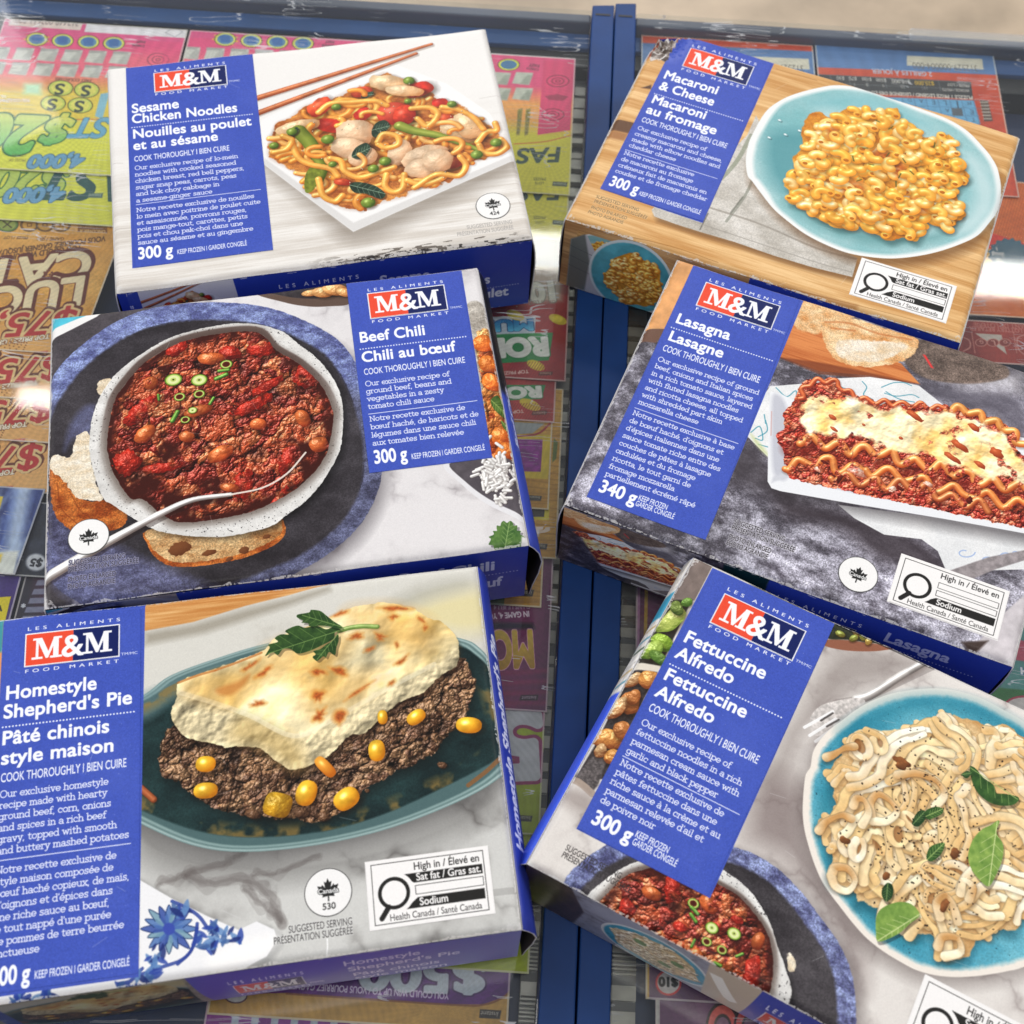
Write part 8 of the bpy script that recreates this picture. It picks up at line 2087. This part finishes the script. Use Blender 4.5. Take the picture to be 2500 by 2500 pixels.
def paint_teal(C):
    rainbow(70, (70, 124, 120), (96, 150, 142), (84, 136, 130))(C)
    C.poly([(2400, 1676), (2560, 1690), (2560, 1760), (2400, 1760)], (44, 104, 52), feather=3)
    C.poly([(2500 + 48 * math.cos(t), 1722 + 24 * math.sin(t)) for t in np.linspace(0, 6.28, 24)], (160, 50, 70)); C.poly([(2500 + 42 * math.cos(t), 1722 + 19 * math.sin(t)) for t in np.linspace(0, 6.28, 24)], (206, 196, 190))
    C.poly([(2480, 1560), (2560, 1580), (2560, 1622), (2480, 1612)], (170, 70, 90), feather=3)
    ud(C, 'H', (2508, 1632), (2490, 1630), (226, 226, 224), bold=.06, outline=(50, 70, 130), ow=.04)

def yz(px, py, z): return unproject(px, py, z)
Z1 = -.062
gp = 'pink and yellow lottery tickets at the back of the left case'
ticket('pink and yellow lottery ticket with grey scratch boxes, left of the noodle box', -1.640, -1.080, 2.585, 3.195, Z1, paint_fast(0, False), (226, 92, 136), gp)
ticket('pink and yellow lottery ticket half hidden under the back edge of the noodle box', -1.072, -.500, 2.585, 3.195, Z1, paint_fast(452, False), (226, 92, 136), gp)
ticket('pink and yellow lottery ticket right of the noodle box with two record drawings on it', -.440, .108, 2.618, 3.175, Z1, paint_fast_right(False), (220, 84, 128), gp)
ticket('yellow lottery ticket edge showing below the pink and yellow ticket left of the noodle box', -1.640, -1.080, 2.405, 2.90, Z1 - .006, paint_fast(0, False, sec=True), (226, 222, 100), gp)
ticket('yellow lottery ticket edge showing below the pink and yellow ticket right of the noodle box', -.440, .106, 2.455, 2.90, Z1 - .006, paint_fast_right(True), (218, 212, 70), gp)
gg = 'gold lottery tickets left of the chili box'
def yb(px, py, z): return float(unproject(px, py, z)[1])
def xb(px, py, z): return float(unproject(px, py, z)[0])
ticket('gold lottery ticket with large cream lettering and rows of coins, left of the noodle box', xb(268, 590, Z1) - .62, xb(268, 590, Z1) + .035, yb(60, 852, Z1), yb(60, 460, Z1), Z1 - .012, paint_gold, (216, 160, 80), gg, skew=-.045)
for i, (dy, yb_, xr) in enumerate(((112, 966, 170), (214, 1068, 128), (330, 1190, 112))):
    ticket(('gold lottery ticket edge with a bright glare on it, left of the chili box', 'gold lottery ticket edge left of the chili box, second lowest of its stack', 'gold lottery ticket edge left of the chili box, lowest of its stack')[i],
           -1.80, xb(140, yb_, Z1) + .02, yb(60, yb_, Z1), yb(60, yb_ - 190, Z1), Z1 - .016 - .004 * i, gold_strip(dy), (222, 172, 110), gg)
gd = 'dark lottery tickets left of the pie box'
hz = Z1 - .006
ticket('shimmering blue and silver lottery ticket at the left edge beside the chili box', -1.75, xb(112, 1190, hz), yb(20, 1402, hz), yb(20, 1188, hz), hz, paint_holo, (90, 110, 180), gd, skew=xb(37, 1402, hz) - xb(112, 1190, hz))
ticket('dark lottery ticket with a round white five dollar price spot', xb(30, 1400, hz) - .02, xb(30, 1400, hz) + .5, yb(80, 1408, hz - .008), yb(80, 1225, hz - .008), hz - .008, paint_five, (44, 46, 60), gd)
ticket('violet lottery ticket with a yellow band at the left edge above the pie box', -1.6, xb(40, 1430, hz), yb(20, 1560, hz - .014), yb(20, 1380, hz - .014), hz - .014, paint_violet, (80, 60, 130), gd)
ticket('dark plum lottery ticket with grey bars just above the pie box', xb(42, 1450, hz), xb(42, 1450, hz) + .45, yb(80, 1640, hz - .018), yb(80, 1380, hz - .018), hz - .018, paint_keys, (50, 36, 56), gd)
gr = 'lottery tickets in the gap between the left boxes and the rail'
ticket('red lottery ticket with green and white lettering beside the chili box', -.47, xb(1388, 760, Z1), yb(1360, 930, Z1), yb(1360, 650, Z1), Z1, paint_red(False), (172, 60, 58), gr)
ticket('red lottery ticket edge with a gold coin, showing under the red ticket with white lettering', -.47, xb(1356, 980, Z1), yb(1345, 1028, Z1), yb(1345, 800, Z1), Z1 - .006, paint_red(True), (172, 60, 58), gr)
ticket('wood patterned lottery ticket with a purple square, beside the chili box', -.47, xb(1344, 1150, Z1), yb(1340, 1240, Z1), yb(1340, 960, Z1), Z1 - .009, paint_wood(wood_a), (196, 150, 70), gr)
ticket('wood patterned lottery ticket, lower but further right than one with a purple square', -.45, xb(1366, 1200, Z1), yb(1340, 1357, Z1), yb(1340, 940, Z1), Z1 - .014, paint_wood(wood_b), (196, 150, 70), gr)
ticket('wood patterned lottery ticket with a green corner, below the front corner of the chili box', -.47, xb(1324, 1440, Z1), yb(1300, 1474, Z1), yb(1300, 1250, Z1), Z1 - .018, paint_wood(wood_c), (206, 156, 66), gr)
ticket('plum lottery ticket with large gold letters beside the pie box', -.47, xb(1344, 1560, Z1), yb(1300, 1728, Z1), yb(1300, 1330, Z1), Z1 - .022, paint_money, (104, 40, 84), gr)
ticket('lime green lottery ticket with a big grey five, beside the pie box', -.47, xb(1327, 1850, Z1), yb(1300, 2030, Z1), yb(1300, 1700, Z1), Z1 - .026, paint_lime, (160, 172, 46), gr)
ticket('plain lime green ticket edge below the ticket with a big grey five', -.47, xb(1305, 2100, Z1), yb(1220, 2366, Z1), yb(1250, 1980, Z1), Z1 - .032, None, (166, 178, 50), gr)
ticket('purple and gold lottery ticket with silver numerals in front of the pie box', xb(512, 2452, Z1) - .01, xb(1246, 2400, Z1), yb(800, 2488, Z1), yb(900, 2150, Z1), Z1 - .036, paint_five_hundred, (104, 46, 132), gr)
ticket('magenta lottery ticket with silver stripes at the bottom edge in front of the pie box', xb(492, 2470, Z1), xb(1100, 2480, Z1), .16, yb(900, 2380, Z1), Z1 - .042, paint_stripes, (130, 56, 136), gr)
gw = 'lottery tickets in the right case'
ticket('orange word puzzle lottery ticket with a blue letter grid behind the macaroni box', xb(1992, 134, Z1), xb(2432, 170, Z1), yb(2300, 470, Z1), yb(2200, 112, Z1), Z1, paint_words(0), (204, 86, 54), gw)
ticket('orange word puzzle ticket mostly hidden behind the blue label of the macaroni', xb(1566, 110, Z1), xb(1986, 134, Z1), yb(1700, 420, Z1), yb(1800, 100, Z1), Z1, paint_words(-424), (204, 86, 54), gw)
ticket('orange striped lottery ticket with a toothed teal badge, right of the macaroni box', xb(2200, 600, Z1), xb(2640, 600, Z1), yb(2450, 770, Z1), yb(2480, 440, Z1), Z1 - .006, paint_orange, (208, 116, 56), gw)
ticket('dark red retailer card with a letter logo between the macaroni and lasagna boxes', xb(2150, 830, Z1), xb(2640, 830, Z1), yb(2440, 886, Z1), yb(2430, 783, Z1), Z1 - .003, paint_olg, (140, 56, 50), gw, cat='sign')
ticket('plum lottery ticket with a gold line between the lasagna and fettuccine boxes', xb(1553, 1480, Z1), xb(1553, 1480, Z1) + .5, yb(1600, 1720, Z1), yb(1600, 1380, Z1), Z1 - .006, paint_plum, (92, 48, 80), gw)
ticket('plum lottery ticket with a round ten dollar price spot under the fettuccine box', xb(1577, 2400, Z1), xb(1577, 2400, Z1) + .5, yb(1650, 2442, Z1), yb(1650, 2200, Z1), Z1 - .006, paint_ten, (90, 52, 88), gw)
ticket('plum lottery ticket with big red zeros at the bottom edge under the fettuccine box', xb(1602, 2470, Z1), xb(1602, 2470, Z1) + .5, .15, yb(1650, 2400, Z1), Z1 - .012, paint_hundred, (104, 66, 98), gw)
ticket('teal lottery ticket with a red ringed oval right of the lasagna box', xb(2400, 1640, Z1), xb(2760, 1640, Z1), yb(2450, 1860, Z1), yb(2450, 1440, Z1), Z1, paint_teal, (84, 136, 130), gw)

# ---------------------------------------------------------------- the six meal boxes
MAT_CORE = plain('grey board inside', (34, 30, 32), 0.8)
MAT_EDGE = plain('white board edge', (206, 204, 204), 0.7)
MAT_BACK = plain('blue printed board', FRONT_BLUE, 0.4)

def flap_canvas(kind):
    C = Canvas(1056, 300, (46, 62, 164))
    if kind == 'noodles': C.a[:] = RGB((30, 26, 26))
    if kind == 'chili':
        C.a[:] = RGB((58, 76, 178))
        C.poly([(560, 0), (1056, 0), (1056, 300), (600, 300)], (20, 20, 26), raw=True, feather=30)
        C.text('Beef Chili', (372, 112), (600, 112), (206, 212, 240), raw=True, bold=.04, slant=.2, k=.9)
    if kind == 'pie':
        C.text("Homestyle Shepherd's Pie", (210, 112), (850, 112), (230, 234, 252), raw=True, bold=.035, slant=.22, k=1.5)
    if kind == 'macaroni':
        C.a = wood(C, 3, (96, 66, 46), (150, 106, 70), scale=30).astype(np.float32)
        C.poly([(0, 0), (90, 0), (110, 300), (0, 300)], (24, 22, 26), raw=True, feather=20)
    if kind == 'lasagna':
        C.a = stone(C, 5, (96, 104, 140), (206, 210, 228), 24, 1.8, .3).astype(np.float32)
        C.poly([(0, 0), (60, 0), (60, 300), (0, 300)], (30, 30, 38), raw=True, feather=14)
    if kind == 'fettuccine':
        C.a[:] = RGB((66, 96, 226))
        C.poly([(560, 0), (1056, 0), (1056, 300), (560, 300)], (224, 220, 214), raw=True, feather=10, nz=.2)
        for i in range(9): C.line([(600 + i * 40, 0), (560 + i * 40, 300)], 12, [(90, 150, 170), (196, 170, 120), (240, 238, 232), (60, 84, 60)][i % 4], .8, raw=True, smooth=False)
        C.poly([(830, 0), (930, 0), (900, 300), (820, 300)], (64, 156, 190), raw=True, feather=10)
    return C

def surface(P4, key):
    rng = np.random.default_rng(sum(map(ord, key)))
    a = rng.uniform(0, 6, 4)
    TL, TR, BR, BL = P4
    def S(u, v, off=0.0):
        p = TL * (1 - u) * (1 - v) + TR * u * (1 - v) + BR * u * v + BL * (1 - u) * v
        e = min(u, 1 - u, v * .754, (1 - v) * .754)
        z = BOX_H + off - .010 * max(0.0, 1 - e / .014) ** 2 + .0045 * math.sin(3.1 * u + a[0]) * math.sin(2.6 * v + a[1]) + .0016 * math.sin(17 * u + a[2]) * math.exp(-e / .05) + .0014 * math.sin(13 * v + a[3]) * math.exp(-e / .05)
        if key == 'macaroni':
            d = math.hypot(u - .015, (v - .03) * .754)
            if d < .11:
                k = (1 - d / .11)
                z -= .055 * k * k + .016 * k * math.sin(u * 210) * math.cos(v * 170)
        return np.array([p[0], p[1], z])
    return S

def sheet(name, S, u0, u1, v0, v1, mat, off=0.0, nu=6, nv=6, us=None, vs=None):
    us = np.linspace(u0, u1, nu + 1) if us is None else us
    vs = np.linspace(v0, v1, nv + 1) if vs is None else vs
    V = [S(u, v, off) for v in vs for u in us]
    UV = [(u, 1 - v) for v in vs for u in us]
    n = len(us)
    F = [(j * n + i, (j + 1) * n + i, (j + 1) * n + i + 1, j * n + i + 1) for j in range(len(vs) - 1) for i in range(n - 1)]
    return mesh(name, V, F, mat, uvs=UV, smooth=True)

def rect_uv(C, pts):
    t = C.T(pts); return t[:, 0].min() / TW, t[:, 0].max() / TW, t[:, 1].min() / TH, t[:, 1].max() / TH

SPEC = {
    'noodles': ('white frozen meal box with noodles, peas and chopsticks on it, at the back left', 1, .010),
    'chili': ('meal box with a speckled bowl of beef chili, its label at the right', 1, .032),
    'pie': ("meal box with a slice of shepherd's pie on a teal plate", 1, .030),
    'macaroni': ('meal box with macaroni on a pale blue plate and one crushed corner', -1, .006),
    'lasagna': ('frozen meal box with lasagna in a white dish on grey stone, between macaroni and fettuccine', -1, .010),
    'fettuccine': ('frozen meal box with creamy fettuccine and basil on a turquoise plate, nearest on the right', -1, .024),
}
from concurrent.futures import ThreadPoolExecutor
with ThreadPoolExecutor(4) as _ex:
    _jobs = {k: _ex.submit(ART[k]) for k in ('fettuccine', 'chili', 'macaroni', 'pie', 'noodles', 'lasagna')}
    DRAWN = {k: j.result() for k, j in _jobs.items()}
for key in LID:
    lab, side, flare = SPEC[key]
    C, F = DRAWN[key]
    worn_edges(C, sum(map(ord, key)))
    top_m = print_material('lid print', C, .40, .20, .10)
    front_m = print_material('front print', F, .34, .4, .10)
    flap_m = print_material('flap print', flap_canvas(key), .38, .35, .10)
    P4 = [unproject(x, y, BOX_H) for x, y in LID[key]]
    S = surface(P4, key)
    ctr = sum(P4) / 4
    root = empty('meal_box', (ctr[0], ctr[1], 0))
    tag(root, lab, 'meal box', 'frozen meal boxes laid out in two columns')
    edge_u = np.r_[0, .004, .009, .015, np.linspace(.03, .97, 30), .985, .991, .996, 1]
    edge_v = np.r_[0, .006, .012, .02, np.linspace(.035, .965, 24), .98, .988, .994, 1]
    if key == 'macaroni':
        edge_u = np.r_[np.linspace(0, .13, 30), np.linspace(.15, .97, 26), .985, .991, .996, 1]
        edge_v = np.r_[np.linspace(0, .16, 30), np.linspace(.18, .965, 20), .98, .988, .994, 1]
    parts = []
    top = sheet('top_panel', S, 0, 1, 0, 1, top_m, us=edge_u, vs=edge_v); parts.append(top)
    zt = BOX_H - .010
    TL, TR, BR, BL = [np.array([p[0], p[1], 0.0]) for p in P4]
    def wall(name, A, B, mat, inset=0.0, ztop=zt, n=20, flip=False, bulge=.007, lid=None):
        V, UV, Fc = [], [], []
        d = (B - A) / np.linalg.norm(B - A); nrm = np.array([d[1], -d[0], 0]) * (-1 if flip else 1)
        for j in range(7):
            for i in range(n + 1):
                u, v = i / n, j / 6
                p = A * (1 - u) + B * u + nrm * (bulge * math.sin(math.pi * v) * math.sin(math.pi * u) - inset)
                zz = ztop if lid is None else min(ztop, S(*lid(u))[2] - .0008)
                V.append((p[0], p[1], zz * (1 - v) + .0008 * v)); UV.append((u, 1 - v))
        for j in range(6):
            for i in range(n):
                a = j * (n + 1) + i
                Fc.append((a, a + n + 1, a + n + 2, a + 1))
        return mesh(name, V, Fc, mat, uvs=UV, smooth=True)
    parts.append(wall('front_panel', BL, BR, front_m, lid=lambda u: (u, 1)))
    parts.append(wall('back_panel', TR, TL, MAT_BACK, lid=lambda u: (1 - u, 0)))
    base = mesh('bottom_panel', [np.array([p[0], p[1], .0009]) for p in (TL, TR, BR, BL)], [(0, 1, 2, 3)], MAT_BACK); parts.append(base)
    for sd in (1, -1):
        A, B = (BR, TR) if sd > 0 else (TL, BL)
        parts.append(wall('inner_flap', A, B, MAT_CORE, inset=.012, ztop=zt - .004, lid=(lambda u: (1, 1 - u)) if sd > 0 else (lambda u: (0, u))))
        d = (B - A) / np.linalg.norm(B - A); nrm = np.array([d[1], -d[0], 0])
        fl = flare if sd == side else .006
        prof = [(.0, zt), (.35, zt - .018), (.75, zt - .045), (1.0, zt - .085), (.85, zt - .14), (.5, .05), (.3, .004)]
        front, back = (A, B) if sd > 0 else (B, A)
        V, UV, Fc = [], [], []
        n = 18
        for j, (o, z) in enumerate(prof):
            for i in range(n + 1):
                u = i / n
                p = front * (1 - u) + back * u
                k = fl * o * (1 - .25 * u) + .0012
                q = p + nrm * k
                zz = min(z, S(1 if sd > 0 else 0, 1 - u)[2] - .0006)
                V.append((q[0], q[1], zz)); UV.append((u, 1 - j / (len(prof) - 1)))
        for j in range(len(prof) - 1):
            for i in range(n):
                a = j * (n + 1) + i
                Fc.append((a, a + 1, a + n + 2, a + n + 1) if sd < 0 else (a, a + n + 1, a + n + 2, a + 1))
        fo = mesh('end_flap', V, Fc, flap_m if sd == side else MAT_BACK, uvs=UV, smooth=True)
        m = fo.modifiers.new('board', 'SOLIDIFY'); m.thickness = .0028 * U; m.offset = 0; m.material_offset = 1; m.material_offset_rim = 2
        fo.data.materials.append(MAT_CORE); fo.data.materials.append(MAT_EDGE)
        parts.append(fo)
    for p in parts: reparent(p, root)
    # printed fields that read as parts of the lid
    q = PARTS_UV[key](C)
    tp = sheet('title_panel', S, *q['label'], top_m, off=.0010, nu=14, nv=20); reparent(tp, root)
    bm = sheet('brand_mark', S, *q['brand'], top_m, off=.0020, nu=6, nv=4); reparent(bm, tp)
    if 'nutri' in q: reparent(sheet('nutrition_label', S, *q['nutri'], top_m, off=.0010, nu=8, nv=6), root)
    if 'seal' in q:
        cu, cv = q['seal']; th = np.linspace(0, 2 * np.pi, 40, endpoint=False)
        uv = [(cu, cv)] + [(cu + 60 / TW * math.cos(t), cv + 60 / TH * math.sin(t)) for t in th]
        o = mesh('origin_seal', [S(u, v, .0010) for u, v in uv], [(0, 1 + (i + 1) % 40, 1 + i) for i in range(40)], top_m, uvs=[(u, 1 - v) for u, v in uv]); reparent(o, root)
